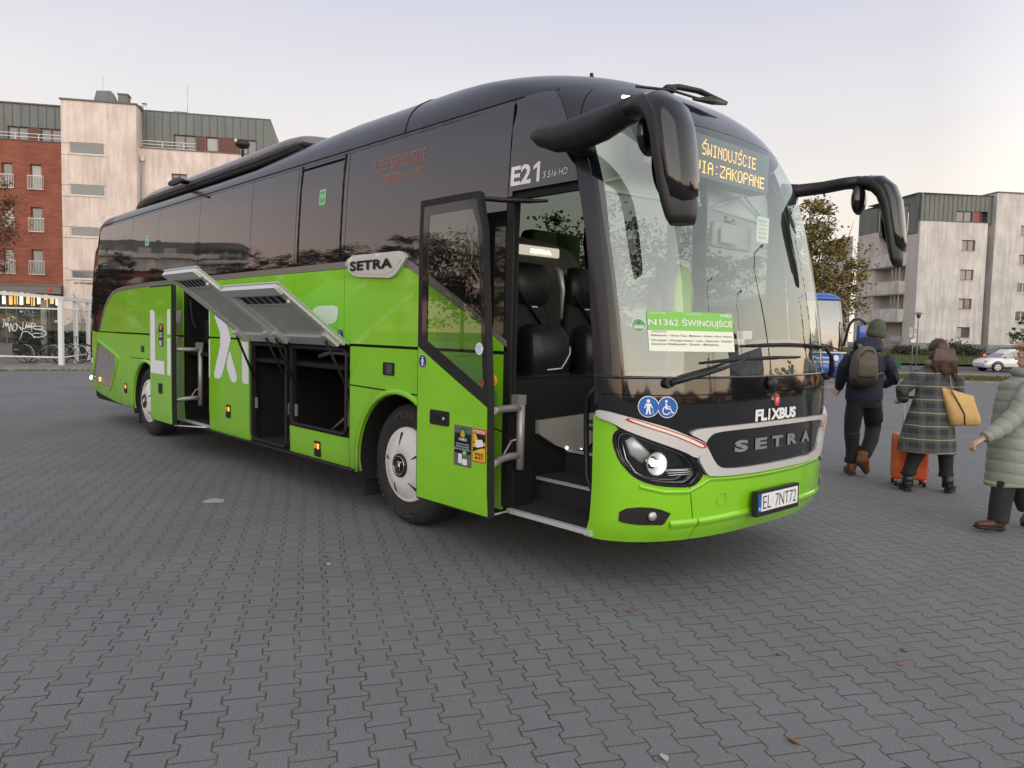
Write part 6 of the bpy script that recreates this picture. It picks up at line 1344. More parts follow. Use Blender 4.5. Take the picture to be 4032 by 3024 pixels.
tree(gxy(-130,38,.12),10.5,[(1.2,0,7.2,2.0,1.6),(1.9,.2,5.4,1.7,1.3),(.3,.0,6.2,2.3,2.2),(2.2,.0,3.9,1.3,.9)],15000,.10,'leaf_russet','thin russet tree reaching over the brick wall from the left edge','tree',seed=9,nb=16,trunk_r=.11,bare=5)
tree(gxy(322,34,.12),3.4,[(0,0,2.3,.5,.9),(.2,0,1.6,.5,.5)],70,.09,'leaf_orange','nearly bare young shrub with a few orange leaves behind the shelter','shrub',seed=4,nb=10,trunk_r=.03,cat='shrub',bare=3)
tree(gxy(4035,60,-.2),4.2,[(0,0,2.8,1.1,1.3),(-.4,.1,2.2,.8,.7)],1800,.12,'leaf_green','small green tree at the right edge behind the cars','tree',seed=14,nb=7,trunk_r=.06)
# low hedge bushes by the right block
R=random.Random(2)
for i,(u,w,h) in enumerate(((3555,1.1,.8),(3590,1.3,.75),(3735,1.6,1.2),(3775,1.9,1.0),(3812,1.2,.8))):
    b_=thing('bush',['low dark bush by the lamp post at the foot of the block','low rounded bush right of the lamp post','tallest dark bush below the ground-floor window','wide dark bush beside the yellow hatch','end bush of the row nearest the cars'][i],'bush',gxy(u,70,.45),0,'bushes along the right block'); g=MB()
    for _ in range(900):
        p=V((R.gauss(0,w*.45),R.gauss(0,.4),abs(R.gauss(h*.35,h*.3)))); u_=V((R.uniform(-1,1),R.uniform(-1,1),R.uniform(-1,1))).normalized(); w_=u_.orthogonal().normalized(); s=.12; g.add([p-u_*s,p+w_*s*.6,p+u_*s,p-w_*s*.6],[(0,1,2,3)],False)
    g.build('foliage',m['leaf_dark'],b_)
# grass blades
def grass(name,label,l0,l1,d0,d1,zf,n,h,mat):
    R=random.Random(n); g=MB()
    for _ in range(n):
        lat=R.uniform(l0,l1); d=R.uniform(d0,d1); p=V(gp(lat,d,zf(d))); a=R.uniform(0,2*PI); w=V((math.cos(a),math.sin(a),0))*.025; t=V((R.uniform(-.06,.06),R.uniform(-.06,.06),h*R.uniform(.5,1.3)))
        g.add([p-w,p+w,p+t],[(0,1,2)],False)
    o=g.build(name,m[mat]); tag(o,label,'grass',None,'stuff')
leafmat('blade',[(.09,.11,.03),(.14,.13,.05),(.06,.09,.02)])
grass('grass','thin worn grass on the verge beside the plaza kerb',12,34,36.2,40.1,lambda d:-.11+.03*(d-36.2)/4,9000,.10,'blade')
grass('grass','grass bank in front of the right apartment block',18,50,60.6,76,lambda d:-.05+.4*(d-60.5)/7.5 if d<68 else .35+.47*(d-68)/9.5,12000,.22,'blade')
# ---------------------------------------------------------------- bicycle shelter and bicycles
mk('whitepaint',(.70,.70,.70),.45,var=.06); glass('shelterglass',(.80,.84,.82),1.5); mk('spray_white',(.75,.75,.75),.6); mk('spray_blue',(.12,.35,.50),.6); mk('bikeframe',(.012,.012,.013),.35)
SHL=thing('bicycle_shelter','white steel and glass bicycle shelter with spray tags on its panes','shelter',(-29.054,3.078,0),math.atan2(RH.y,RH.x))
sdv=(-.2756,.9613)   # side direction in local xy
def sp(a,z,o=0): return (sdv[0]*a-o*sdv[1]*-1*0+ (o*sdv[1]),sdv[1]*a-o*sdv[0]*1*0+0,z)
def SPt(a): return V((.2756*-1*a if False else RH.dot(V((-.8965,.4429,0)))*a, FH.dot(V((-.8965,.4429,0)))*a,0))
g=MB(); g.box((-.07,-.07,.1),(.07,.07,2.5)); g.build('post',m['whitepaint'],SHL)
for a in (2.0,3.9,5.6): 
    p=SPt(a); g=MB(); g.box((p.x-.06,p.y-.06,.1),(p.x+.06,p.y+.06,2.5)); g.build('post',m['whitepaint'],SHL)
g=MB(); g.box((-1.64,1.5,.1),(-1.46,1.6,2.5)); g.build('post',m['greytube'],SHL)
g=MB(); g.box((-4.3,-.07,.1),(-4.16,.07,2.6)); g.build('post',m['whitepaint'],SHL)
g=MB(); g.loft([[(x,-.10,z-.06),(x,.10,z-.06),(x,.10,z+.06),(x,-.10,z+.06)] for x,z in ((-4.6,2.82),(0.06,2.53))],smooth=False); g.build('roof_beam',m['whitepaint'],SHL)
p0=SPt(0);p1=SPt(5.7); g=MB(); g.loft([[p+V((-.08,0,-.06)),p+V((.08,0,-.06)),p+V((.08,0,.06)),p+V((-.08,0,.06))] for p in (p0+V((0,0,2.53)),p1+V((0,0,2.53)))],smooth=False); g.build('roof_beam',m['whitepaint'],SHL)
g=MB(); g.add([(-4.6,-.25,2.89),(.15,-.25,2.60),SPt(5.7)+V((.2,0,2.60)),SPt(5.7)+V((-4.6,0,2.89))],[(0,1,2,3)],False); g.build('roof',m['shelterglass'],SHL)
for z in (2.14,.40): g=MB(); g.box((-4.2,-.025,z-.025),(-.07,.025,z+.025)); g.build('rail',m['whitepaint'],SHL)
for z in (2.15,.39): g=MB(); g.tube([SPt(.06)+V((0,0,z)),SPt(5.6)+V((0,0,z))],.025,6); g.build('rail',m['whitepaint'],SHL)
g=MB(); g.add([(-4.2,0.005,.42),(-.07,0.005,.42),(-.07,0.005,2.12),(-4.2,0.005,2.12)],[(0,1,2,3)],False); gp1=g.build('glass_pane',m['shelterglass'],SHL)
g=MB(); g.add([SPt(.06)+V((0,0,.42)),SPt(5.6)+V((0,0,.42)),SPt(5.6)+V((0,0,2.13)),SPt(.06)+V((0,0,2.13))],[(0,1,2,3)],False); g.build('glass_pane',m['shelterglass'],SHL)
def tag_stroke(mb,pts,r=.013):
    pts=chaik(pts,2) if len(pts)>2 else pts; mb.tube([(x,-.010,z) for x,z in pts],r,6,sx=.35)
def d2(a,b): return ((a-1005)*.00227,2.17-(b-470)*.002195)
g=MB()
for st_ in ([(85,820),(95,760),(110,710),(125,700),(120,820),(150,700),(150,830),(170,690),(190,880)],[(190,880),(215,700),(235,860)],[(240,670),(243,690)],[(270,740),(240,800),(250,860),(290,860),(315,800),(300,740),(270,740)],[(300,740),(350,800),(400,870),(410,710)],[(340,790),(440,840),(470,710)],[(400,870),(350,1000)],[(400,870),(480,860),(540,910),(590,970)],[(490,740),(540,720),(610,740),(600,775),(520,765)],[(545,740),(545,880)],[(560,790),(640,770),(720,780),(730,820),(590,825),(560,790)],[(590,825),(700,830),(780,870),(760,930),(640,960),(560,940),(545,905),(620,885),(700,900)]):
    tag_stroke(g,[d2(*p) for p in st_])
g.build('spray_tag',m['spray_white'],gp1)
g=MB()
for st_ in ([(400,510),(390,570),(430,520),(440,590)],[(450,520),(430,550),(460,590)],[(470,520),(520,520),(480,580),(540,575)],[(550,580),(570,520),(590,575),(610,530),(640,580)],[(380,600),(660,600)]): tag_stroke(g,[d2(*p) for p in st_],.007)
g.build('spray_tag',m['spray_blue'],gp1)
def bicycle(label,x,y,rz,rack=True,silver=False,panniers=False):
    wp=SHL.matrix_basis@V((x,y,.12)) if False else None
    ang=math.atan2(RH.y,RH.x); base=V((-29.054,3.078,.12))+RH*x+FH*y
    b=thing('bicycle',label,'bicycle',tuple(base),ang+rz,'bicycles parked in the shelter')
    fr='bikeframe' if not silver else 'alubright'
    for wx_ in (-.52,.52):
        g=MB(); g.torus((wx_,0,.34),(0,1,0),.325,.019,36,6); w_=g.build('wheel',m['rubber'],b)
        g=MB(); g.torus((wx_,0,.34),(0,1,0),.30,.009,36,5)
        for k in range(14): a=2*PI*k/14; g.tube([(wx_,0,.34),(wx_+.3*math.cos(a),0,.34+.3*math.sin(a))],.0022,3)
        g.cyl((wx_,-.04,.34),(wx_,.04,.34),.02,n=8); g.build('rim',m['greytube'],w_)
        g=MB(); g.torus((wx_,0,.34),(0,1,0),.352,.012,20,5,rad(20 if wx_<0 else 20),rad(190 if wx_<0 else 165)); g.build('mudguard',m['alubright' if silver or panniers else 'bikeframe'],b)
    g=MB(); bb=(-.06,0,.29); st_=(-.18,0,.72); hd=(.36,0,.78); 
    g.tube([bb,st_],.017,6); g.tube([bb,(.40,0,.66)],.026,6); g.tube([(-.15,0,.60),(.37,0,.75)],.016,6); g.tube([(-.52,0,.34),bb],.011,6); g.tube([(-.52,0,.34),(-.15,0,.62)],.009,6); g.tube([hd,(.52,0,.34)],.014,6); g.build('frame',m[fr],b)
    g=MB(); g.tube([st_,(-.20,0,.86)],.013,6); g.ell((-.22,0,.91),(.14,.075,.045)); g.build('saddle',m['leather'],b)
    g=MB(); g.tube([hd,(.34,0,.98)],.014,6); g.tube([(.28,-.28,1.02),(.38,-.12,1.0),(.38,.12,1.0),(.28,.28,1.02)],.013,6); g.build('handlebar',m['leather'],b)
    g=MB(); g.torus(bb,(0,1,0),.09,.006,20,4); g.tube([bb,(.06,-.06,.18)],.012,5); g.box((.02,-.13,.165),(.11,-.06,.185)); g.build('crank',m['chrome'],b)
    if panniers: 
        g=MB(); g.rbox((-.86,-.20,.36),(-.42,-.06,.70),.04,3); g.box((-.8,-.205,.50),(-.72,-.2,.515)); pn=g.build('pannier',m['fabric_black'],b)
        g=MB(); g.box((-.78,-.206,.50),(-.72,-.203,.52)); g.box((-.68,-.206,.50),(-.62,-.203,.52)); g.build('reflector',m['white'],pn)
    if rack: g=MB(); g.tube([(-.2,0,.62),(-.78,0,.70),(-.52,.05,.34)],.008,5); g.build('carrier',m[fr],b)
    return b
bicycle('black city bicycle with a black pannier, nearest behind the tagged pane',-1.28,.75,0,panniers=True)
bicycle('second bicycle half hidden behind the black city bicycle',-1.35,1.35,rad(8))
bicycle('silver bicycle with raised handlebars behind the shelter corner',-.70,1.7,rad(-14),silver=True)
bicycle('dark bicycle behind the narrow side pane of the shelter',-.15,2.9,rad(12))
hg=thing('hedge','dark clipped hedge behind the bicycle shelter','hedge',tuple(V((-29.054,3.078,.12))+FH*5.5),math.atan2(RH.y,RH.x)); g=MB(); R=random.Random(8)
for _ in range(5200):
    p=V((R.uniform(-5,1.6),R.uniform(-.45,.45),R.uniform(0,1.15))); u_=V((R.uniform(-1,1),R.uniform(-1,1),R.uniform(-1,1))).normalized(); w_=u_.orthogonal().normalized(); s=.10*R.uniform(.6,1.2); g.add([p-u_*s,p+w_*s*.6,p+u_*s,p-w_*s*.6],[(0,1,2,3)],False)
g.build('foliage',m['leaf_dark'],hg)
# the low bike rack bar
g=MB(); g.box((-.95,.15,.12),(-.45,.55,.15)); g.tube([(-.9,.3,.12),(-.9,.3,.34),(-.5,.3,.34),(-.5,.3,.12)],.012,5); o=g.build('bike_rack',m['greytube']); o.location=(-29.054,3.078,0); o.rotation_euler=(0,0,math.atan2(RH.y,RH.x)); tag(o,'low steel bike rack under the front wheel in the shelter','rack')
# people seen through the shelter panes are too small to read; a dark parked car stands behind it
R=random.Random(5)
for i,(c,lb) in enumerate((('whitepaint','white plastic litter at the foot of the shelter side'),('orange_lens','orange wrapper among the litter beside the coach tail'),('red','red wrapper among the litter by the shelter'),('whitepaint','crumpled white bag on the far side of the litter'))):
    p=V((-29.054,3.078,.12))+V((-.8965,.4429,0))*(2.6+.22*i)+RH*.55; g=MB(); 
    for _ in range(5): g.ell(p+V((R.uniform(-.12,.12),R.uniform(-.12,.12),R.uniform(.02,.14))),(R.uniform(.05,.12),R.uniform(.05,.12),R.uniform(.03,.08)),7,5)
    tag(g.build('litter',m[c]),lb,'litter','litter by the shelter')
# ---------------------------------------------------------------- cars
mk('coachblue',(.015,.085,.42),.25,coat=.7); mk('coachglass',(.02,.022,.025),.06,ior=2.3,coat=1)
def car(name,label,pos,ang,paint,dark=False,L=4.15,H=1.57):
    mk('paint_'+paint[0],paint[1],.25,coat=.8) if 'paint_'+paint[0] not in m else None
    t=thing(name,label,'car',pos,ang); mat=m['paint_'+paint[0]]   # local +x is forward
    h=L/2
    def ring(x,zb,zt,w,k=.85):
        return [(x,-w*k,zb),(x,-w,zb+.12),(x,-w,(zb+zt)*.5),(x,-w*.97,zt-.06),(x,-w*.88,zt),(x,w*.88,zt),(x,w*.97,zt-.06),(x,w,(zb+zt)*.5),(x,w,zb+.12),(x,w*.85,zb)]
    g=MB(); st_=[(-h,.42,.80,.70),(-h+.06,.30,.98,.82),(-h+.35,.24,1.02,.88),(-.9,.24,1.0,.89),(.3,.24,.97,.89),(h-1.05,.24,.96,.88),(h-.55,.24,.90,.86),(h-.18,.26,.78,.80),(h-.03,.32,.66,.70),(h,.40,.58,.62)]
    g.loft([ring(*s) for s in st_]); g.build('body',mat,t)
    g=MB(); gh=[(-h+.10,.98,1.06,.80),(-h+.28,.98,1.36,.72),(-h+.55,.98,H-.07,.68),(-.6,.97,H,.66),(.25,.96,H-.03,.66),(h-1.35,.95,1.22,.70),(h-1.0,.94,.98,.78)]
    g.loft([[(x,-.86 if 0 else -w-.12*(zt-zb)/.5-.03,zb),(x,-w,zt-.03),(x,-w*.85,zt),(x,w*.85,zt),(x,w,zt-.03),(x,w+.12*(zt-zb)/.5+.03,zb)] for x,zb,zt,w in gh]); g.build('roof',mat,t)
    g=MB()
    for s in (-1,1):
        for poly in ([(-1.45,1.03),(-1.25,1.38),(-.78,1.45),(-.74,1.02)],[(-.68,1.02),(-.70,1.455),(.10,1.46),(.16,1.0)],[(.22,1.0),(.17,1.45),(.38,1.42),(.95,1.04),(.93,1.0)]):
            g.add([(x,s*(.865-.12*(z-1.0)/.45+.012-.04*(x>.6)),z) for x,z in poly],[tuple(range(len(poly)))],False)
    g.add([(h-1.38,-.66,1.27),(h-1.38,.66,1.27),(h-.98,.74,1.0),(h-.98,-.74,1.0)],[(0,1,2,3)],False); g.add([(-h+.09,-.66,1.08),(-h+.09,.66,1.08),(-h+.25,.62,1.38),(-h+.25,-.62,1.38)],[(0,1,2,3)],False); g.build('side_windows',m['coachglass'],t)
    g=MB()
    for s in (-1,1): g.box((-1.0,s*.86,.22),(.9,s*.90,.36)); 
    g.box((-h-.01,-.6,.30),(-h+.08,.6,.48)); g.build('sill_trim',m['blackplastic'],t)
    for x in (-h+.72,h-.82):
        for s in (-1,1):
            g=MB(); g.cyl((x,s*.70,.33),(x,s*.90,.33),.33,n=28); w_=g.build('wheel',m['rubber'],t)
            g=MB(); g.cyl((x,s*.89,.33),(x,s*.907,.33),.215,n=20); 
            g.build('rim',m['alubright'],w_); g=MB()
            for k in range(5): a=2*PI*k/5+.3; g.add([(x+.06*math.cos(a-.3),s*.91,.33+.06*math.sin(a-.3)),(x+.19*math.cos(a-.22),s*.91,.33+.19*math.sin(a-.22)),(x+.19*math.cos(a+.22),s*.91,.33+.19*math.sin(a+.22)),(x+.06*math.cos(a+.3),s*.91,.33+.06*math.sin(a+.3))],[(0,1,2,3)],False)
            g.build('rim_opening',m['shell'],w_)
            g=MB(); g.torus((x,s*.885,.33),(0,1,0),.385,.03,24,5,0,PI); g.build('arch_trim',m['blackplastic'],t)
    for s in (-1,1):
        g=MB(); g.ell((h-.16,s*.66,.70),(.14,.14,.07)); g.build('headlight',m['lens_body'] if 'lens_body' in m else mk('lens_body',(.5,.5,.5),.1,metal=.7),t)
        g=MB(); g.ell((-h+.07,s*.70,.93),(.06,.13,.09)); g.build('tail_light',mk('brake',(.7,.03,.03),.3,em=(1,.06,.05),es=4) if 'brake' not in m else m['brake'],t)
        g=MB(); g.ell((.72,s*.98,1.03),(.09,.11,.07)); g.build('wing_mirror',mat,t)
    return t
ra=math.atan2(RH.y,RH.x)
p=at(3968,1462,53); car('parked_car','white compact crossover facing left on the road behind the women',(p.x,p.y,-.27),ra+PI,('white',(.78,.77,.76)))
p=at(4010,1440,58); car('parked_car','dark car with lit red tail lamps beyond the white crossover',(p.x,p.y,-.18),ra+rad(6),('dark',(.012,.014,.03)),L=4.6,H=1.62)
p=at(335,1330,39); car('parked_car','dark car seen through the side pane of the bicycle shelter',(p.x,p.y,.12),ra+rad(160),('slate',(.05,.055,.065)))
# ---------------------------------------------------------------- blue coach
p=at(3327,1500,29.0); BBY=thing('coach','blue coach with white bands and a curved mirror arm, behind the green one','coach',(p.x,p.y,-.06),0)
BBY.rotation_euler=(0,0,ra-rad(0))   # local x to the right of the picture, y away
dh=rad(12)
def bb(x,y,z): # x 0..-2.5 along front (0 = visible right corner), y back
    return (x*math.cos(dh)-y*math.sin(dh)*1.0, y*math.cos(dh)+x*math.sin(dh)*-1, z)
def bbl(mb,rows,**k): mb.loft([[bb(x,y,z) for x,y,z in r] for r in rows],**k)
def prof_ring(z,ins=0,fy=0):
    pts=[]
    W_=1.25-ins
    for k in range(13):
        a=PI*k/12; c=math.cos(a); pts.append((-1.25+W_*math.copysign(abs(c)**.45,c),fy+.35-.35*math.sin(a)**.6,z))
    return pts+[(-1.25-W_,11-ins,z),(-1.25+W_,11-ins,z)]
g=MB(); bbl(g,[prof_ring(z,i,f) for z,i,f in ((.28,.05,.08),(.4,.0,0),(1.25,0,0))]); g.build('lower_body',m['coachblue'],BBY)
g=MB(); bbl(g,[prof_ring(z,i,f) for z,i,f in ((1.25,.003,.003),(1.9,.01,.02),(2.6,.03,.07),(3.2,.06,.20))],cap=False); g.build('windscreen',m['coachglass'],BBY)
g=MB(); bbl(g,[prof_ring(z,i,f) for z,i,f in ((3.2,.05,.17),(3.35,.10,.24),(3.48,.25,.5),(3.52,.6,1.0))]); g.build('roof',m['coachblue'],BBY)
g=MB()
for z0,z1,x0,x1 in ((1.22,1.27,-2.48,-.02),(.86,.91,-2.3,-.55),(1.02,1.06,-1.0,-.6)): g.box((x0,-.025,z0),(x1,.0,z1),Matrix(((math.cos(dh),-math.sin(dh),0,0),(-math.sin(dh),math.cos(dh),0,0),(0,0,1,0),(0,0,0,1))))
BM=Matrix(((math.cos(dh),-math.sin(dh),0,0),(-math.sin(dh),math.cos(dh),0,0),(0,0,1,0),(0,0,0,1)))
g.cyl(BM@V((-.36,.03,1.04)),BM@V((-.36,-.03,1.04)),.11,n=20); g.build('white_band',m['whitepaint'],BBY)
g=MB(); text_on(g,lambda a,b:(BM@V((a,-.03,b)),V((0,-1,0))),'Pol',-1.25,.98,w=.42,h=.12,bold=.04,shear=.2); g.build('side_lettering',m['white'],BBY)
for x in (-.55,-.42,-.30): g=MB(); g.cyl(BM@V((x,.02,.74)),BM@V((x,-.03,.74)),.05,n=14); g.build('headlight',m['lens_body'],BBY)
g=MB(); g.cyl(BM@V((-.48,.02,.46)),BM@V((-.48,-.02,.46)),.05,n=14); g.box((-.55,-.02,.52),(-.4,0,.55),BM); g.build('fog_light',m['lens_body'],BBY)
g=MB(); g.tube([BM@V(p_) for p_ in ((-.12,.0,1.5),(-.10,-.12,1.9),(-.06,-.2,2.3),(.05,-.25,2.48),(.25,-.25,2.50),(.45,-.2,2.40),(.50,-.2,2.30))],.05,8); mr=g.build('wing_mirror',m['blackplastic'],BBY)
g=MB(); g.rbox((.22,-.30,1.65),(.48,-.12,2.30),.06,3,M=BM); g.build('mirror_shell',m['coachblue'],mr)
g=MB(); g.tube([BM@V((-2.1,-.03,1.35)),BM@V((-1.1,-.06,1.62)),BM@V((-.15,-.05,1.32))],.02,6); g.build('wiper',m['blackplastic'],BBY)
for x,y in ((-.15,2.6),(-.15,9),(-2.35,2.6),(-2.35,9)): g=MB(); g.cyl(BM@V((x-.14,y,.5)),BM@V((x+.14,y,.5)),.5,n=28); g.build('wheel',m['tyre'],BBY)
g=MB(); g.box((-2.53,.8,1.9),(-2.49,10.7,3.1),BM); g.box((.0-.01,.8,1.9),(.03,10.7,3.1),BM); g.build('side_windows',m['coachglass'],BBY)
# kerb island the blue coach stands behind
g=MB(); g.box((-1.2,-.6,-.1),(.9,-.25,.10)); o=g.build('kerb_stone',m['kerbstone']); o.location=BBY.location; o.rotation_euler=(0,0,ra); tag(o,'pale kerb stone in front of the blue coach','kerb stone')
# ---------------------------------------------------------------- lamps and signs
mk('lampgrey',(.20,.21,.22),.5)
def lamp_post(label,pos,h,mat='lampgrey'):
    t=thing('street_lamp',label,'street lamp',pos); g=MB(); g.cyl((0,0,-.2),(0,0,h-.5),.07,.045,10); g.build('pole',m[mat],t)
    g=MB(); g.loft([[(r*math.cos(2*PI*k/16),r*math.sin(2*PI*k/16),z) for k in range(16)] for r,z in ((.05,h-.5),(.13,h-.42),(.16,h-.2),(.14,h-.16))]); g.build('lantern',mk('lanternglass',(.08,.08,.08),.1,ior=1.8) if 'lanternglass' not in m else m['lanternglass'],t)
    g=MB(); g.loft([[(r*math.cos(2*PI*k/16),r*math.sin(2*PI*k/16),z) for k in range(16)] for r,z in ((.40,h-.16),(.38,h-.12),(.12,h-.02),(.01,h))]); g.build('lamp_hood',m[mat],t); return t
p=at(3606,1440,60); lamp_post('grey park lamp with a flat hood in front of the pale block',(p.x,p.y,-.1),4.05)
t=thing('street_lamp','black round lamp head showing above the green coach, before the left block','street lamp',(-32.1,11.1,.12)); g=MB(); g.cyl((0,0,0),(0,0,9.5),.09,.06,10); g.build('pole',m['blackplastic'],t)
g=MB(); g.ell((0,0,9.75),(.33,.33,.22)); g.build('lamp_head',m['blackplastic'],t); g=MB(); g.box((-.06,-.36,9.8),(.06,-.30,9.93)); g.build('lamp_lens',m['white'],t)
t=thing('sign_post','grey sign post with small plates seen from behind, left of the park lamp','sign',gxy(3591,46,-.05),ra); g=MB(); g.cyl((0,0,-.2),(0,0,2.7),.035,n=8); g.build('post',m['lampgrey'],t)
g=MB(); g.box((-.26,-.03,2.0),(-.03,-.01,2.55)); g.box((.03,-.03,2.0),(.2,-.01,2.5)); g.build('plate',m['greytube'],t); g=MB(); g.box((-.2,-.035,1.98),(-.12,-.032,2.08)); g.cyl((.1,-.03,2.12),(.1,-.04,2.12),.05,n=12); g.build('sticker',m['white'],t)
g=MB(); g.box((-.12,-.05,1.65),(.1,.02,1.85)); g.build('plate',m['alubright'],t)
t=thing('bin','small green litter bin on the verge by the road','bin',gxy(3532,48,-.08),ra); g=MB(); g.box((-.2,-.15,0),(.2,.15,.75)); g.build('body',mk('bingreen',(.01,.09,.05),.5),t)
# ---------------------------------------------------------------- small things on the paving
mk('leafbrown',(.26,.10,.045),.8); mk('palestone',(.40,.38,.34),.8)
for i,(x,y,c,lb) in enumerate(((-.33,-.03,'leafbrown','fallen leaf in front of the kerb-side headlight'),(.57,.09,'leafbrown','brown curled leaf below the number plate'),(1.06,-.68,'leafbrown','small leaf nearest the camera at bottom right'),(1.04,.47,'leafbrown','leaf lying to the right below the bumper'),(-2.28,-.99,'palestone','pale petal on the paving left of the front wheel'),(.98,.68,'leafbrown','leaf farthest right in front of the bumper'),(.79,-1.2,'palestone','white scrap near the bottom edge'),(-2.18,.79,'leafbrown','reddish leaf under the open front door'),(-2.45,-.9,'leafbrown','tiny leaf left of the pale petal'),(1.9,1.2,'leafbrown','lone leaf on the right paving behind the women'))):
    g=MB(); R=random.Random(i); s=R.uniform(.014,.024); a=R.uniform(0,PI); c_,s_=math.cos(a),math.sin(a); pts=[(-1.3,0),(-.6,.7),(.2,.9),(1.0,.4),(1.6,0),(.8,-.6),(0,-.8),(-.7,-.5)]
    g.add([(x+(u*c_-v*s_)*s,y+(u*s_+v*c_)*s,.004+.012*abs(v)*(1 if v>0 else .4)*(s/.02)) for u,v in pts]+[(x,y,.006)],[(k,(k+1)%8,8) for k in range(8)],True); tag(g.build('fallen_leaf',m[c]),lb,'leaf','fallen leaves on the paving')
g=MB(); g.add([(-4.73+.13*math.cos(k)*(.8+.2*math.sin(3*k)),-.85+.10*math.sin(k),.004) for k in [2*PI*i/14 for i in range(14)]],[tuple(range(14))],False); tag(g.build('paint_spot',m['palestone']),'pale dried splash on the paving left of the coach','splash')
# ---------------------------------------------------------------- what stands behind the photographer (seen in the glass)
BK=bld('apartment_block','curved-corner brick apartment block mirrored in the rear side windows of the green coach',CP.x+112*math.cos(rad(200.8)),3.66+112*math.sin(rad(200.8)),rad(111.5))
w_=MB(); w_.box((0,0,0),(34,12,10.2)); w_.build('wall',m['brick'],BK); w_=MB(); w_.box((0,1,13.0),(34,12,16.4)); w_.build('attic',m['seam_metal'],BK); w_=MB(); w_.box((-1,0.2,10.2),(34,12,13.0)); w_.build('wall',m['render_grey'],BK)
for z in (0,2.9,5.8,8.7,11.6):
    w_=MB(); w_.cyl((-.5,4,z+.1),(-.5,4,z+1.2),4.6,n=32); w_.build('curved_balcony',m['render_grey'],BK)
    w_=MB(); w_.cyl((-.5,4,z+1.2),(-.5,4,z+2.95),4.2,n=32); w_.build('curved_window',m['pane'],BK)
    for k in range(9): w_=MB(); a=rad(150+26*k); w_.cyl((-.5+4.25*math.cos(a),4+4.25*math.sin(a),z+1.2),(-.5+4.25*math.cos(a),4+4.25*math.sin(a),z+2.95),.10,n=5); w_.build('window_post',m['whiteframe'],BK)
w_=MB(); w_.cyl((-.5,4,14.4),(-.5,4,16.4),4.3,n=32); w_.build('attic',m['seam_metal'],BK)
w_=MB(); w_.box((4,3,16.4),(7,6,17.6)); w_.box((12,3,16.4),(14,5,17.8)); w_.build('roof_vent',m['alubright'],BK)
for z in (1.2,4.1,7.0,10.7,13.6):
    for k in range(9): w_=MB(); x=5+3.1*k; w_.box((x,-.06 if z<10 else .1 if z<13 else .9,z),(x+1.5,0.02 if z<10 else .22 if z<13 else 1.02,z+1.6)); w_.build('window',m['curtain' if (k+int(z))%3 else 'pane'],BK)
w_=MB()
for z in (10.2,13.0): w_.box((-1,-.9,z),(34,.2,z+.9 if z>12 else z+.25))
w_.build('balcony',m['render_grey'],BK)
BG='trees across the street behind the photographer'
R=random.Random(21)
lbs=['broad','tall','low','wide','narrow','spreading','dense','bushy','rounded','high','squat']
for i,(az,d,h) in enumerate(((190,60,8.5),(194,64,9.5),(199,70,9),(203.5,78,10.5),(206,74,13),(210,72,14),(214,68,14),(219,60,13.5),(225,52,11.5),(232,42,11),(240,42,10))):
    x=CP.x+d*math.cos(rad(az)); y=3.66+d*math.sin(rad(az))
    tree((x,y,0),h,[(0,0,h*.62,h*.30,h*.3),(h*.26,h*.1,h*.46,h*.28,h*.24),(-h*.26,0,h*.48,h*.28,h*.26),(h*.1,-h*.2,h*.3,h*.26,h*.16)],3600,.34,'leaf_dark',lbs[i]+' dark tree behind the photographer, mirrored in the side glass','tree',BG,seed=30+i,nb=7)
for i,(az,d,h) in enumerate(((84,70,22),(77,80,17),(52,60,15),(35,60,12),(68,95,9))):
    x=CP.x+d*math.cos(rad(az)); y=CP.y+d*math.sin(rad(az))
    tree((x,y,0),h,[(0,0,h*(.25+.12*k),1.6-.15*k,h*.1) for k in range(6)],2200,.30,'leaf_dark',['tallest','second tallest','middle','shortest near','far small'][i]+' poplar mirrored in the windscreen','tree','poplars mirrored in the windscreen',seed=60+i,nb=6)
OB=bld('office_block','dark office block mirrored low in the windscreen of the green coach',CP.x+150*math.cos(rad(52)),CP.y+150*math.sin(rad(52)),rad(52-90)); w_=MB(); w_.box((-22,0,0),(18,15,19)); w_.box((4,0,19),(18,15,27)); w_.build('wall',m['shopdark'],OB)
for zz in range(4):
    for k in range(6): w_=MB(); w_.box((-20+6*k,-.1,3+4*zz),(-17+6*k,.0,5+4*zz)); w_.build('window',m['plinth'],OB)
for i,(az,d) in enumerate(((72,24),(60,30),(47,22),(80,45))):
    t=thing('street_lamp',['nearest','second','third','farthest'][i]+' arched street lamp mirrored in the windscreen','street lamp',(CP.x+d*math.cos(rad(az)),CP.y+d*math.sin(rad(az)),0),rad(az+90),'arched lamps mirrored in the windscreen'); g=MB(); g.tube([(0,0,0),(0,0,7),(.2,0,8.2),(.8,0,8.9),(1.5,0,9.0)],[.08,.06,.05,.05,.04],8); g.build('pole',m['blackplastic'],t); g=MB(); g.ell((1.8,0,8.98),(.35,.14,.08)); g.build('lamp_head',m['blackplastic'],t)

# unseen treeline added behind the camera to darken reflections in lower nose and sills
g=MB(); R=random.Random(77)
for k in range(15000):
    az=rad(R.uniform(-70,98)); d=R.uniform(95,112); hh=7.5+2.5*math.sin(az*9)+1.5*math.sin(az*23); z=R.uniform(0,1)**.8*hh; p=V((CP.x+d*math.cos(az),CP.y+d*math.sin(az),z)); u=V((R.uniform(-1,1),R.uniform(-1,1),R.uniform(-1,1))).normalized(); w=u.orthogonal().normalized(); s_=.9*R.uniform(.5,1.2); g.add([p-u*s_,p+w*s_*.7,p+u*s_,p-w*s_*.7],[(0,1,2,3)],False)
tag(g.build('added_tree_belt',m['leaf_dark']),'added dark belt of trees behind the camera, darkening the nose reflections','trees',None,'stuff')
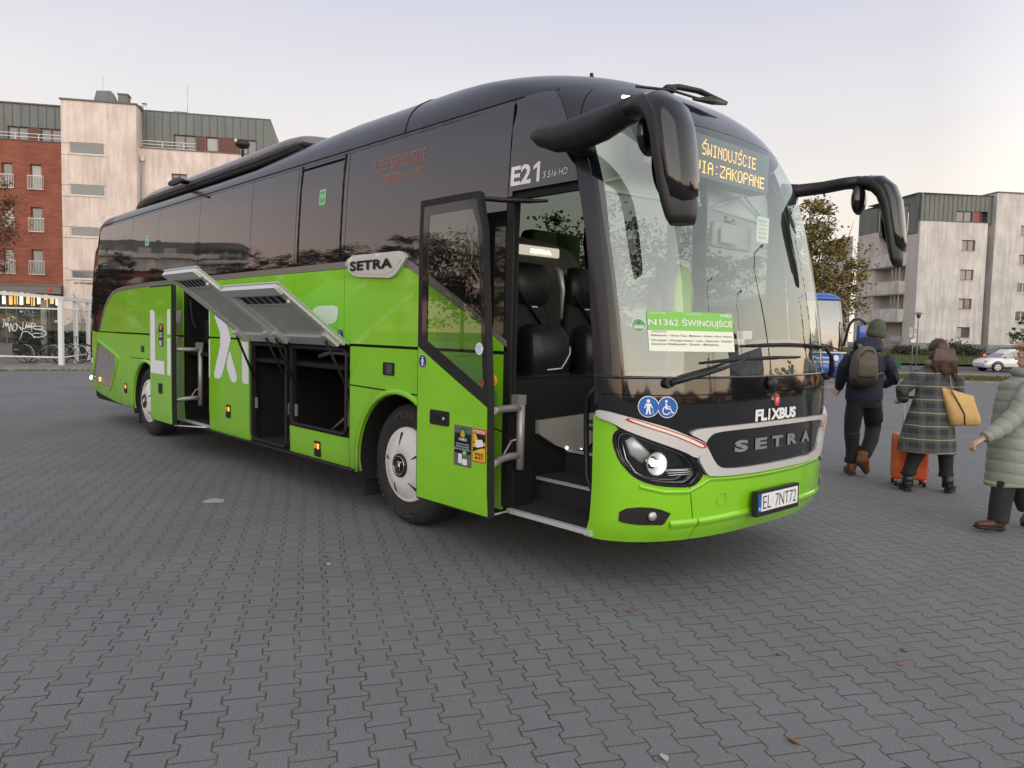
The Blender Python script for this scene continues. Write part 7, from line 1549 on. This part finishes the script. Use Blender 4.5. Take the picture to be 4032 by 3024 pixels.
# ---------------------------------------------------------------- people
mk('skin',(.56,.32,.24),.55); mk('navycloth',(.010,.012,.035),.75,var=.35,vs=5,bump=.5,bs=14); mk('blackcloth',(.010,.010,.011),.8,var=.3,vs=6,bump=.5,bs=14)
mk('hatgreen',(.085,.095,.065),.95,bump=.6,bs=60,var=.25,vs=30); mk('bagbrown',(.115,.095,.075),.8,var=.25,vs=9,bump=.3,bs=40); mk('bagdark',(.03,.027,.022),.8,bump=.3,bs=40)
mk('bootbrown',(.20,.075,.025),.6,var=.3,vs=12); mk('bootsole',(.04,.035,.032),.8); mk('blackleather',(.012,.012,.013),.32,bump=.2,bs=50); mk('hairbrown',(.065,.030,.018),.45,var=.7,vs=14); mk('hairblond',(.55,.32,.18),.5,var=.5,vs=16)
mk('tanbag',(.60,.38,.15),.75,var=.12,vs=12,bump=.5,bs=120); mk('casered',(.78,.14,.035),.38,coat=.3); mk('puffer',(.27,.285,.25),.6,var=.14,vs=4,bump=.5,bs=12); mk('pufferhem',(.36,.37,.25),.55)
mk('darkjeans',(.018,.019,.020),.8,var=.3,vs=6,bump=.3,bs=20); mk('shoebrown',(.075,.03,.018),.5); mk('furcollar',(.30,.25,.20),.95,bump=.9,bs=50)
def plaid():
    m_=mk('plaid',(.06,.065,.07),.85); nt=m_.node_tree; b=nt.nodes['Principled BSDF']; mt=lambda *a,**k:mathn(nt,*a,**k)
    t=nn(nt,'ShaderNodeTexCoord'); n=nn(nt,'ShaderNodeTexNoise'); n.inputs['Scale'].default_value=3; nt.links.new(t.outputs['Object'],n.inputs[0])
    v=nn(nt,'ShaderNodeVectorMath',operation='MULTIPLY_ADD'); nt.links.new(n.outputs['Color'],v.inputs[0]); v.inputs[1].default_value=(.03,.03,.03); nt.links.new(t.outputs['Object'],v.inputs[2]); s=nn(nt,'ShaderNodeSeparateXYZ'); nt.links.new(v.outputs[0],s.inputs[0])
    x,z=s.outputs[0],s.outputs[2]; P=.145
    fz=mt('FRACT',mt('DIVIDE',z,P)); fx=mt('FRACT',mt('DIVIDE',mt('ADD',x,.05),.155))
    lz=mt('LESS_THAN',mt('ABSOLUTE',mt('SUBTRACT',fz,.25)),.032); lx=mt('LESS_THAN',mt('ABSOLUTE',mt('SUBTRACT',fx,.25)),.03)
    bz=mt('MULTIPLY',mt('LESS_THAN',mt('ABSOLUTE',mt('SUBTRACT',fz,.25)),.38),mt('GREATER_THAN',mt('FRACT',mt('MULTIPLY',fz,13)),.55)); bx=mt('MULTIPLY',mt('LESS_THAN',mt('ABSOLUTE',mt('SUBTRACT',fx,.25)),.24),mt('GREATER_THAN',mt('FRACT',mt('MULTIPLY',fx,13)),.55))
    fine=mt('MAXIMUM',mt('MULTIPLY',bz,.45),mt('MULTIPLY',bx,.38)); c=mixc(nt,fine,(.032,.035,.042),(.20,.20,.195)); c=mixc(nt,mt('MULTIPLY',lx,.15),c,(.38,.36,.26)); c=mixc(nt,mt('MULTIPLY',lz,.7),c,(.46,.43,.28)); nt.links.new(c,b.inputs['Base Color'])
plaid()
def hand(mb,wrist,direction,palm_up,curl=.5,s=1,side=1):
    """palm, four bent fingers of different length and a thumb; direction = towards the fingertips"""
    w=V(wrist); d=V(direction).normalized(); u=V(palm_up); u=(u-d*u.dot(d)).normalized(); r=d.cross(u)*side
    mb.tube([w-d*.03*s,w+d*.02*s,w+d*.055*s,w+d*.085*s],[(.018*s,.024*s),(.016*s,.034*s),(.015*s,.040*s),(.012*s,.038*s)],10,up=tuple(u))
    for i,L in enumerate((.070,.080,.074,.058)):
        b=w+d*.082*s+r*(.030-.0195*i)*s; a=b; pts=[b]; ang=0
        for k,f in enumerate((.45,.32,.25)):
            ang+=curl*(1.1 if k else .8); a=a+(d*math.cos(ang)+u*-math.sin(ang)*-1*-1)*L*f*s; pts.append(a)
        mb.tube(pts,[.0095*s,.0088*s,.0078*s,.006*s],7)
    b=w+d*.025*s+r*.032*s; mb.tube([b,b+(d*.6+r*.8)*.035*s,b+(d*.9+r*.55-u*.4)*.062*s],[.012*s,.010*s,.007*s],7)
def head(mb,c,face,s=1):
    """skull, jaw, nose, brow, ears, eyes sockets; face = direction looked at"""
    c=V(c); f=V((face[0],face[1],0)).normalized(); r=V((f.y,-f.x,0)); 
    def P(a,b,z): return c+r*a*s+f*b*s+V((0,0,z*s))
    M=Matrix(((r.x,f.x,0,c.x),(r.y,f.y,0,c.y),(0,0,1,c.z),(0,0,0,1)))
    mb.ell((0,-.01*s,.03*s),(.076*s,.094*s,.098*s),16,12,M); mb.ell((0,.028*s,-.045*s),(.056*s,.062*s,.070*s),14,10,M)
    mb.ell((0,.062*s,-.092*s),(.026*s,.020*s,.018*s),10,6,M)
    mb.tube([P(0,.088,.018),P(0,.108,-.012),P(0,.104,-.028)],[(.010*s,.010*s),(.015*s,.013*s),(.012*s,.010*s)],8)
    mb.tube([P(-.024,.086,-.058),P(0,.094,-.056),P(.024,.086,-.058)],.009*s,6); mb.tube([P(-.045,.080,.032),P(0,.094,.034),P(.045,.080,.032)],.012*s,6)
    for e in (-1,1): mb.ell((e*.078*s,-.005*s,-.008*s),(.010*s,.020*s,.032*s),8,6,M)
    mb.tube([c+V((0,0,-.06*s))-f*.01*s,c+V((0,0,-.16*s))-f*.02*s],[.055*s,.060*s],12)
def eyes(par,c,face,s=1):
    c=V(c); f=V((face[0],face[1],0)).normalized(); r=V((f.y,-f.x,0)); g=MB()
    for e in (-1,1): g.ell(c+r*e*.032*s+f*.078*s+V((0,0,.012*s)),(.012*s,.012*s,.009*s),8,6)
    g.build('eyes',m['white'],par)
def person(label,base): return thing('person',label,'person',base,math.atan2(RH.y,RH.x))
def limb(mb,pts,rs,n=12,up=None): mb.tube(pts,rs,n,up=up)
def boot(mb,heel,toe,h=.10,w=.048,sole=None,up=(0,0,1)):
    he=V(heel);t=V(toe);d=(t-he).normalized();L=(t-he).length; u=V(up); u=(u-d*u.dot(d)).normalized(); r=d.cross(u)
    def ring(a,ww,z0,z1): 
        c=he+d*a; return [c+r*ww*math.cos(k*PI/6)+u*((z0+z1)/2+(z1-z0)/2*math.copysign(abs(math.sin(k*PI/6))**.6,math.sin(k*PI/6))) for k in range(12)]
    mb.loft([ring(-.01,.028,.02,h*.7),ring(.02,w*.8,0,h),ring(L*.3,w*.85,0,h*.95),ring(L*.55,w,0,h*.68),ring(L*.8,w*.98,0,h*.55),ring(L*.96,w*.7,.004,h*.42),ring(L,.02,.012,h*.3)])
    if sole is not None: sole.loft([ring(-.014,.03,-.02,.012),ring(.02,w*.86,-.025,.014),ring(L*.35,w*.82,-.018,.014),ring(L*.6,w*1.06,-.025,.014),ring(L*.9,w*.9,-.022,.014),ring(L+.01,.025,-.01,.010)])
# ---- man walking away with a rucksack.  local: x right in the picture, y away, z up
pm=person('person in a dark navy hooded jacket and olive beanie walking away with a rucksack',(-1.57,5.98,-.0))
hc=(.130,.04,1.715); fc=(.75,.65)
g=MB(); head(g,hc,fc,1.05)
# body under the clothes
limb(g,[(.03,.0,.95),(.02,.0,1.15),(.01,.01,1.35),(.03,.02,1.5),(.09,.03,1.6)],[(.10,.15),(.095,.145),(.11,.18),(.09,.17),(.05,.06)],14,up=(0,1,0))
limb(g,[(-.10,0,.95),(-.115,.0,.5),(-.11,-.01,.1)],[.08,.055,.04]); limb(g,[(.11,0,.95),(.17,.12,.56),(-.02,-.10,.30)],[.085,.06,.042])
limb(g,[(-.19,.02,1.44),(-.22,.13,1.18),(-.17,.32,1.05)],[.05,.042,.03]); limb(g,[(.25,.02,1.43),(.37,.10,1.16),(.36,.34,1.10)],[.05,.042,.03])
hand(g,(.36,.36,1.09),(.1,.9,-.3),(0,-.3,-1),.7,1.0,1); hand(g,(-.16,.35,1.03),(.1,.8,-.5),(.8,0,-.3),.7,1.0,-1)
b_=g.build('body',m['skin'],pm); remesh(b_,.008,2)
eyes(b_,hc,fc,1.05)
g=MB(); c=V(hc); f=V((.75,.65,0)).normalized(); r=V((f.y,-f.x,0))
g.torus(c+f*.092+r*.034+V((0,0,.012)),f,.024,.0025,16,4); g.torus(c+f*.092-r*.034+V((0,0,.012)),f,.024,.0025,16,4); g.tube([c+f*.09+r*.058+V((0,0,.016)),c+r*.082+V((0,0,.01))],.002,4); g.build('glasses',m['blackcloth'],pm)
g=MB(); M=Matrix.Translation(V((.125,.03,1.80)))@Matrix.Rotation(rad(8),4,'Y')
g.loft([[(a*math.cos(2*PI*k/24),a*1.1*math.sin(2*PI*k/24),z) for k in range(24)] for a,z in ((.098,-.085),(.104,-.05),(.106,-.015),(.104,.02),(.096,.06),(.078,.10),(.050,.128),(.015,.14))],M=M); g.loft([[(a*math.cos(2*PI*k/24),a*1.1*math.sin(2*PI*k/24),z) for k in range(24)] for a,z in ((.100,-.09),(.112,-.08),(.113,-.03),(.105,-.015))],cap=False,M=M); g.build('beanie',m['hatgreen'],pm)
g=MB()
limb(g,[(-.005,0,.93),(-.005,0,1.0),(-.005,0,1.12),(-.0,0,1.26),(.005,.01,1.38),(.015,.02,1.48),(.05,.02,1.56)],[(.125,.228),(.13,.232),(.125,.222),(.125,.225),(.13,.235),(.115,.215),(.075,.12)],20,up=(0,1,0))
limb(g,[(-.17,.02,1.46),(-.245,.05,1.34),(-.25,.12,1.18),(-.20,.28,1.06)],[.085,.080,.070,.052],12); limb(g,[(.215,.02,1.46),(.30,.02,1.36),(.385,.08,1.20),(.385,.30,1.11)],[.088,.086,.075,.055],12)
g.ell((-.01,-.045,1.615),(.185,.115,.105)); g.ell((.055,.03,1.635),(.15,.125,.085)); g.torus((.0,-.06,1.60),(.1,-.3,1),.12,.045,20,8)
for k in range(5): g.tube([(.30+.02*k,-.04,1.34-.04*k),(.36+.01*k,.02,1.30-.04*k),(.34,.12,1.28-.04*k)],.014,6)
jk=g.build('jacket',m['navycloth'],pm); remesh(jk,.012,3)
g=MB()
limb(g,[(-.005,0,1.0),(-.005,0,.93),(-.0,0,.84)],[(.12,.20),(.125,.215),(.11,.20)],18,up=(0,1,0))
limb(g,[(-.105,0,.90),(-.12,.01,.72),(-.125,.02,.52),(-.115,.0,.32),(-.12,-.01,.14)],[.105,.105,.09,.078,.070],14); limb(g,[(.105,0,.90),(.14,.06,.74),(.185,.12,.58),(.12,.02,.44),(.02,-.08,.30),(-.03,-.12,.24)],[.115,.11,.095,.088,.078,.072],14)
for z in (.50,.46,.2,.17): g.torus((-.122,.01,z),(0,.1,1),.080 if z>.3 else .068,.014,16,6)
g.tube([(.21,.0,.80),(.23,.02,.66)],.03,8)
tr=g.build('trousers',m['blackcloth'],pm); remesh(tr,.012,2)
for nm,he,to,up in (('boot',(-.13,-.09,.035),(-.105,.17,.035),(0,0,1)),('boot',(-.13,-.21,.20),(.02,-.10,.045),(-.25,-.5,.8))):
    g=MB(); so_=MB(); boot(g,he,to,.12,.052,so_,up); o=g.build(nm,m['bootbrown'],pm); so_.build('sole',m['bootsole'],o)
g=MB(); g.tube([(-.03,-.12,.30),(-.07,-.15,.20),(-.10,-.18,.16)],[.062,.056,.052],12); g.tube([(-.12,-.01,.20),(-.12,-.03,.09)],[.058,.054],12); g.build('boot_shaft',m['bootbrown'],pm)
# rucksack: its own thing
rk=thing('rucksack','grey-brown rucksack with a dark base on the back of the person in navy','rucksack',(-1.57,5.98,1.2),math.atan2(RH.y,RH.x))
g=MB(); rings=[]
for z,w,d,cx in ((-.085,.08,.07,-.13),(-.07,.125,.10,-.13),(.0,.145,.125,-.135),(.12,.15,.13,-.14),(.25,.14,.115,-.135),(.33,.12,.09,-.125),(.385,.075,.06,-.115),(.40,.03,.03,-.11)):
    rings.append([(cx+w*math.copysign(abs(math.cos(t))**.6,math.cos(t)),-.245-d*math.copysign(abs(math.sin(t))**.7,math.sin(t))*1.0+ (0.0),z) for t in [2*PI*k/24 for k in range(24)]])
g.loft(rings); g.build('main_pocket',m['bagbrown'],rk)
g=MB(); g.loft([[(x*1.03-.004 if 0 else (x+.135)*1.04-.135,(y+.245)*1.04-.245,z) for x,y,_ in rings[i]] for i,z in ((0,-.088),(1,-.072),(2,.0),(2,.03))]); g.build('base_panel',m['bagdark'],rk)
g=MB(); g.loft([[(-.145+w*math.cos(t),-.36-d*abs(math.sin(t))*(1 if math.sin(t)>0 else -.2),z) for t in [2*PI*k/16 for k in range(16)]] for z,w,d in ((.03,.10,.03),(.06,.12,.045),(.18,.12,.04),(.24,.10,.02))]); g.build('front_pocket',m['bagbrown'],rk)
g=MB(); g.tube([(-.235,-.33,.16),(-.22,-.34,.28),(-.16,-.345,.355),(-.09,-.34,.35),(-.03,-.32,.28),(-.005,-.31,.14)],.007,6); g.tube([(-.05,-.375,.08),(-.06,-.37,.22)],.005,6); g.build('zip',m['bagdark'],rk)
for x0,x1 in ((-.17,-.155),(-.08,.10)):
    g=MB(); g.tube([(x0,-.22,.36),(x0+.01,-.15,.42),(x1*.8,-.06,.395),(x1,.05,.37)],[(.008,.03)]*4,8); g.build('strap',m['bagbrown'],rk)
g=MB(); g.tube([(0.005,-.27,.02),(.06,-.16,.06),(.15,-.12,.08)],[(.006,.022)]*3,8); g.build('side_strap',m['bagbrown'],rk)
# ---- woman in the plaid coat
pw=person('person with long brown hair in a grey checked coat and black boots, walking away',(-.63,5.57,0))
hc=(.02,.03,1.565); g=MB(); head(g,hc,(.2,1),.98)
limb(g,[(0,0,.85),(0,0,1.05),(0,.0,1.25),(0,.01,1.36),(.01,.02,1.46)],[(.08,.12),(.08,.11),(.08,.12),(.06,.09),(.05,.055)],14,up=(0,1,0))
limb(g,[(-.07,0,.85),(-.15,.0,.46),(-.24,.0,.12)],[.06,.045,.034]); limb(g,[(.09,0,.85),(.155,-.02,.46),(.165,-.04,.12)],[.06,.045,.034])
limb(g,[(-.18,.0,1.30),(-.33,.03,1.14),(-.20,.22,1.01)],[.045,.04,.028]); limb(g,[(.18,0,1.30),(.255,.02,1.10),(.16,.20,1.12)],[.045,.04,.028])
hand(g,(-.245,.24,1.0),(.1,.8,-.5),(.2,-.6,-1),.9,.9,1); hand(g,(.14,.22,1.13),(-.5,.8,.1),(0,-.5,-1),.7,.9,-1)
b_=g.build('body',m['skin'],pw); remesh(b_,.008,2); eyes(b_,hc,(.2,1),.98)
g=MB(); g.ell((.02,.0,1.60),(.102,.118,.115)); g.ell((.015,-.03,1.50),(.112,.095,.12)); g.ell((.05,-.04,1.43),(.098,.075,.09))
for k in range(11): g.tube([(-.065+.018*k,-.105,1.60),(-.095+.025*k,-.125,1.47),(-.09+.026*k,-.115,1.345-.018*(k*7%4)+(.02 if k<4 else -.02))],[.018,.017,.005],6)
for k in range(4): g.tube([(.10+.01*k,-.02,1.56),(.13+.012*k,-.06,1.44),(.135+.018*k,-.08,1.31-.02*k)],[.022,.022,.008],6)
hr=g.build('hair',m['hairbrown'],pw); remesh(hr,.009,1,.4)
g=MB()
limb(g,[(-.05,0,.44),(-.045,0,.55),(-.035,0,.75),(-.02,0,.92),(-.005,0,1.08),(0,.0,1.22),(.0,.01,1.32),(.01,.01,1.385)],[(.19,.325),(.185,.312),(.165,.272),(.145,.232),(.125,.20),(.12,.205),(.105,.215),(.07,.12)],28,up=(0,1,0))
limb(g,[(-.165,.0,1.315),(-.26,.0,1.22),(-.345,.03,1.13),(-.29,.12,1.05),(-.22,.22,1.01)],[.078,.078,.075,.066,.05],12); limb(g,[(.175,.0,1.31),(.245,.0,1.23),(.275,.02,1.10),(.20,.16,1.11)],[.08,.08,.076,.058],12)
g.torus((.01,.01,1.385),(0,.1,1),.095,.028,20,8)
ct=g.build('coat',m['plaid'],pw); remesh(ct,.012,2)
g=MB(); g.torus((.01,.005,1.435),(0,.15,1),.085,.040,24,8); g.build('fur_collar',m['furcollar'],pw)
g=MB(); limb(g,[(-.07,0,.80),(-.12,0,.58),(-.17,0,.40),(-.215,0,.28),(-.235,-.005,.20)],[.10,.095,.085,.072,.075],14); g.torus((-.235,0,.20),(0,0,1),.068,.02,16,6)
limb(g,[(.09,0,.80),(.13,0,.58),(.165,-.01,.40),(.17,-.02,.25),(.17,-.03,.19)],[.10,.095,.08,.07,.075],14); g.torus((.17,-.03,.19),(0,0,1),.066,.02,16,6); tr=g.build('trousers',m['blackcloth'],pw); remesh(tr,.011,2)
for he,to,sh in (((-.255,-.06,.03),(-.225,.18,.03),(-.24,0,.0)),((.15,-.10,.03),(.30,.06,.03),(.175,-.06,0))):
    g=MB(); so_=MB(); boot(g,he,to,.10,.050,so_); g.tube([(sh[0],sh[1],.06),(sh[0]-.003,sh[1]-.005,.20)],[.056,.062],14); o=g.build('boot',m['blackleather'],pw); so_.build('sole',m['rubber'],o)
# tote
tb=thing('tote_bag','mustard canvas tote bag on the shoulder of the person in the checked coat','bag',(-.63,5.57,1.0),math.atan2(RH.y,RH.x))
g=MB(); g.loft([[(cx+w*math.copysign(abs(math.cos(t))**.5,math.cos(t)),cy+d*math.copysign(abs(math.sin(t))**.6,math.sin(t)),z+sl*w*math.copysign(abs(math.cos(t))**.5,math.cos(t))) for t in [2*PI*k/24 for k in range(24)]] for z,w,d,cx,cy,sl in ((-.235,.155,.06,.275,-.12,.04),(-.215,.170,.09,.275,-.12,.02),(-.12,.175,.095,.25,-.12,-.04),(.0,.175,.075,.215,-.115,-.14),(.10,.18,.035,.195,-.11,-.24),(.135,.185,.018,.19,-.105,-.26))])
g.build('bag_body',m['tanbag'],tb)
g=MB(); g.tube([(.10,-.16,.14),(.17,-.20,.0),(.22,-.215,-.10),(.235,-.215,-.22)],.007,6); g.tube([(.27,-.14,.07),(.34,-.19,-.06),(.40,-.19,-.20)],.007,6); g.build('trim',m['blackleather'],tb)
for dy in (-.02,.05): g=MB(); g.tube([(.10,-.15+dy,.12),(.10,-.10+dy,.25),(.13,-.03+dy*.5,.36),(.18,.02+dy*.4,.375),(.17,.07,.28)],[(.006,.011)]*5,6); g.build('strap',m['furcollar' if dy<0 else 'blackleather'],tb)
# suitcase
sc_=thing('suitcase','orange hard-shell suitcase with raised handle in front of the checked coat','suitcase',(-.93,5.78,0),math.atan2(RH.y,RH.x)+rad(-14))
g=MB(); g.rbox((-.185,-.115,.075),(.185,.115,.60),.045,4); o=g.build('shell',m['casered'],sc_)
g=MB()
for z in (.16,.185,.21): g.tube([(-.17,-.118,z),(.17,-.118,z)],.006,6); g.tube([(.188,-.1,z),(.188,.1,z)],.006,6)
g.build('ridge',m['casered'],o)
for x in (-.07,.07): g=MB(); g.cyl((x,.06,.58),(x,.06,1.02),.010,n=8); g.build('handle_bar',m['white'],sc_)
g=MB(); g.tube([(-.08,.06,1.02),(.08,.06,1.02)],.016,8); g.build('handle_grip',m['blackplastic'],sc_)
for x in (-.15,.15):
    for y in (-.08,.08):
        g=MB(); g.cyl((x,y,.075),(x,y,.05),.02,n=10); w_=g.build('caster',m['casered'],sc_); g=MB(); g.cyl((x-.014,y,.03),(x+.014,y,.03),.03,n=16); g.build('caster_wheel',m['rubber'],w_); g=MB(); g.cyl((x-.016,y,.03),(x+.016,y,.03),.014,n=12); g.build('caster_hub',m['casered'],w_)
# ---- third person, cut by the right edge, striding left
pq=person('person with light hair in a pale green quilted coat striding left at the right edge',(.40,4.14,0))
# local x: 0 at picture column 650 of the close crop
hc=(.245,.0,1.555); fc=(-1,.25); g=MB(); head(g,hc,fc,1.0)
limb(g,[(.14,0,.85),(.13,0,1.1),(.17,0,1.26),(.24,0,1.42)],[(.10,.10),(.09,.09),(.09,.08),(.05,.05)],14,up=(1,0,0))
limb(g,[(.10,-.05,.85),(.04,-.06,.45),(-.02,-.06,.10)],[.08,.055,.04]); limb(g,[(.18,.08,.85),(.26,.08,.46),(.42,.10,.14)],[.08,.055,.04])
limb(g,[(.10,-.20,1.28),(-.04,-.25,1.02),(-.30,-.29,.86)],[.045,.038,.028]); limb(g,[(.2,.2,1.28),(.3,.25,1.0),(.4,.2,.85)],[.045,.038,.028])
hand(g,(-.315,-.292,.850),(-.86,-.05,-.5),(-.5,0,.86),.75,1.0,1); hand(g,(.41,.2,.84),(.5,0,-.8),(-1,0,0),.6,.95,-1)
b_=g.build('body',m['skin'],pq); remesh(b_,.007,2); eyes(b_,hc,fc,1)
g=MB(); g.ell((.275,.0,1.60),(.108,.105,.105)); g.ell((.305,.0,1.52),(.085,.105,.115))
for k in range(14): a=k/13; g.tube([(.175+.16*a,-.085,1.67-.06*a),(.20+.15*a,-.115,1.56),(.205+.16*a,-.105,1.44)],[.018,.018,.006],6)
for k in range(6): g.tube([(.185,-.07+.028*k,1.675),(.160,-.07+.028*k,1.645),(.172,-.07+.028*k,1.605)],[.02,.018,.005],6)
hr=g.build('hair',m['hairblond'],pq); remesh(hr,.009,1,.4)
g=MB()
limb(g,[(.175,0,.43),(.165,0,.60),(.15,0,.80),(.145,0,.98),(.16,0,1.15),(.19,0,1.28),(.22,0,1.36)],[(.235,.20),(.22,.20),(.20,.19),(.175,.175),(.17,.18),(.16,.185),(.09,.11)],28,up=(1,0,0))
limb(g,[(.19,-.16,1.31),(.11,-.20,1.21),(.02,-.235,1.07),(-.12,-.26,.955),(-.25,-.285,.885),(-.29,-.29,.865)],[.095,.092,.085,.076,.062,.052],14); limb(g,[(.17,.16,1.3),(.28,.22,1.08),(.38,.2,.9)],[.09,.08,.06],12)
ct=g.build('coat',m['puffer'],pq); remesh(ct,.012,2)
# quilting: deepen rings of the coat where the stitch lines run
def quilt(o):
    me=o.data; me.calc_loop_triangles(); ns=[V(v.normal) for v in me.vertices]
    for v,n in zip(me.vertices,ns):
        if v.co.x<.02 and v.co.z<1.2 and v.co.y<-.15: t=((v.co.x*.85+v.co.z*.55+.02*math.sin(v.co.y*18))/.095)%1      # along the sleeve
        else: t=((v.co.z+.018*math.sin(v.co.x*9+v.co.y*5))/.105)%1
        dpt=abs(t-.5)*2; v.co+=n*(-.008*dpt**8+.003*(1-dpt**2))
    me.update()
quilt(ct)
g=MB(); g.torus((.25,.0,1.405),(.15,0,1),.105,.045,24,10); g.ell((.29,.02,1.385),(.13,.13,.075)); hd_=g.build('hood',m['puffer'],pq); remesh(hd_,.011,2)
g=MB(); limb(g,[(.17,0,.475),(.175,0,.43)],[(.232,.197),(.242,.206)],28,up=(1,0,0)); g.build('coat_hem',m['pufferhem'],pq)
g=MB(); limb(g,[(.10,-.05,.60),(.055,-.06,.45),(.03,-.06,.25),(.02,-.06,.09)],[.10,.096,.09,.085],14); limb(g,[(.19,.08,.60),(.27,.08,.42),(.38,.10,.18)],[.10,.09,.08],14); tr=g.build('trousers',m['darkjeans'],pq); remesh(tr,.011,2)
for he,to,up in (((.06,-.06,.03),(-.20,-.10,.055),(0,0,1)),((.44,.10,.10),(.34,.08,.03),(.4,0,.9))):
    g=MB(); so_=MB(); boot(g,he,to,.095,.046,so_,up); o=g.build('shoe',m['shoebrown'],pq); so_.build('sole',m['rubber'],o)
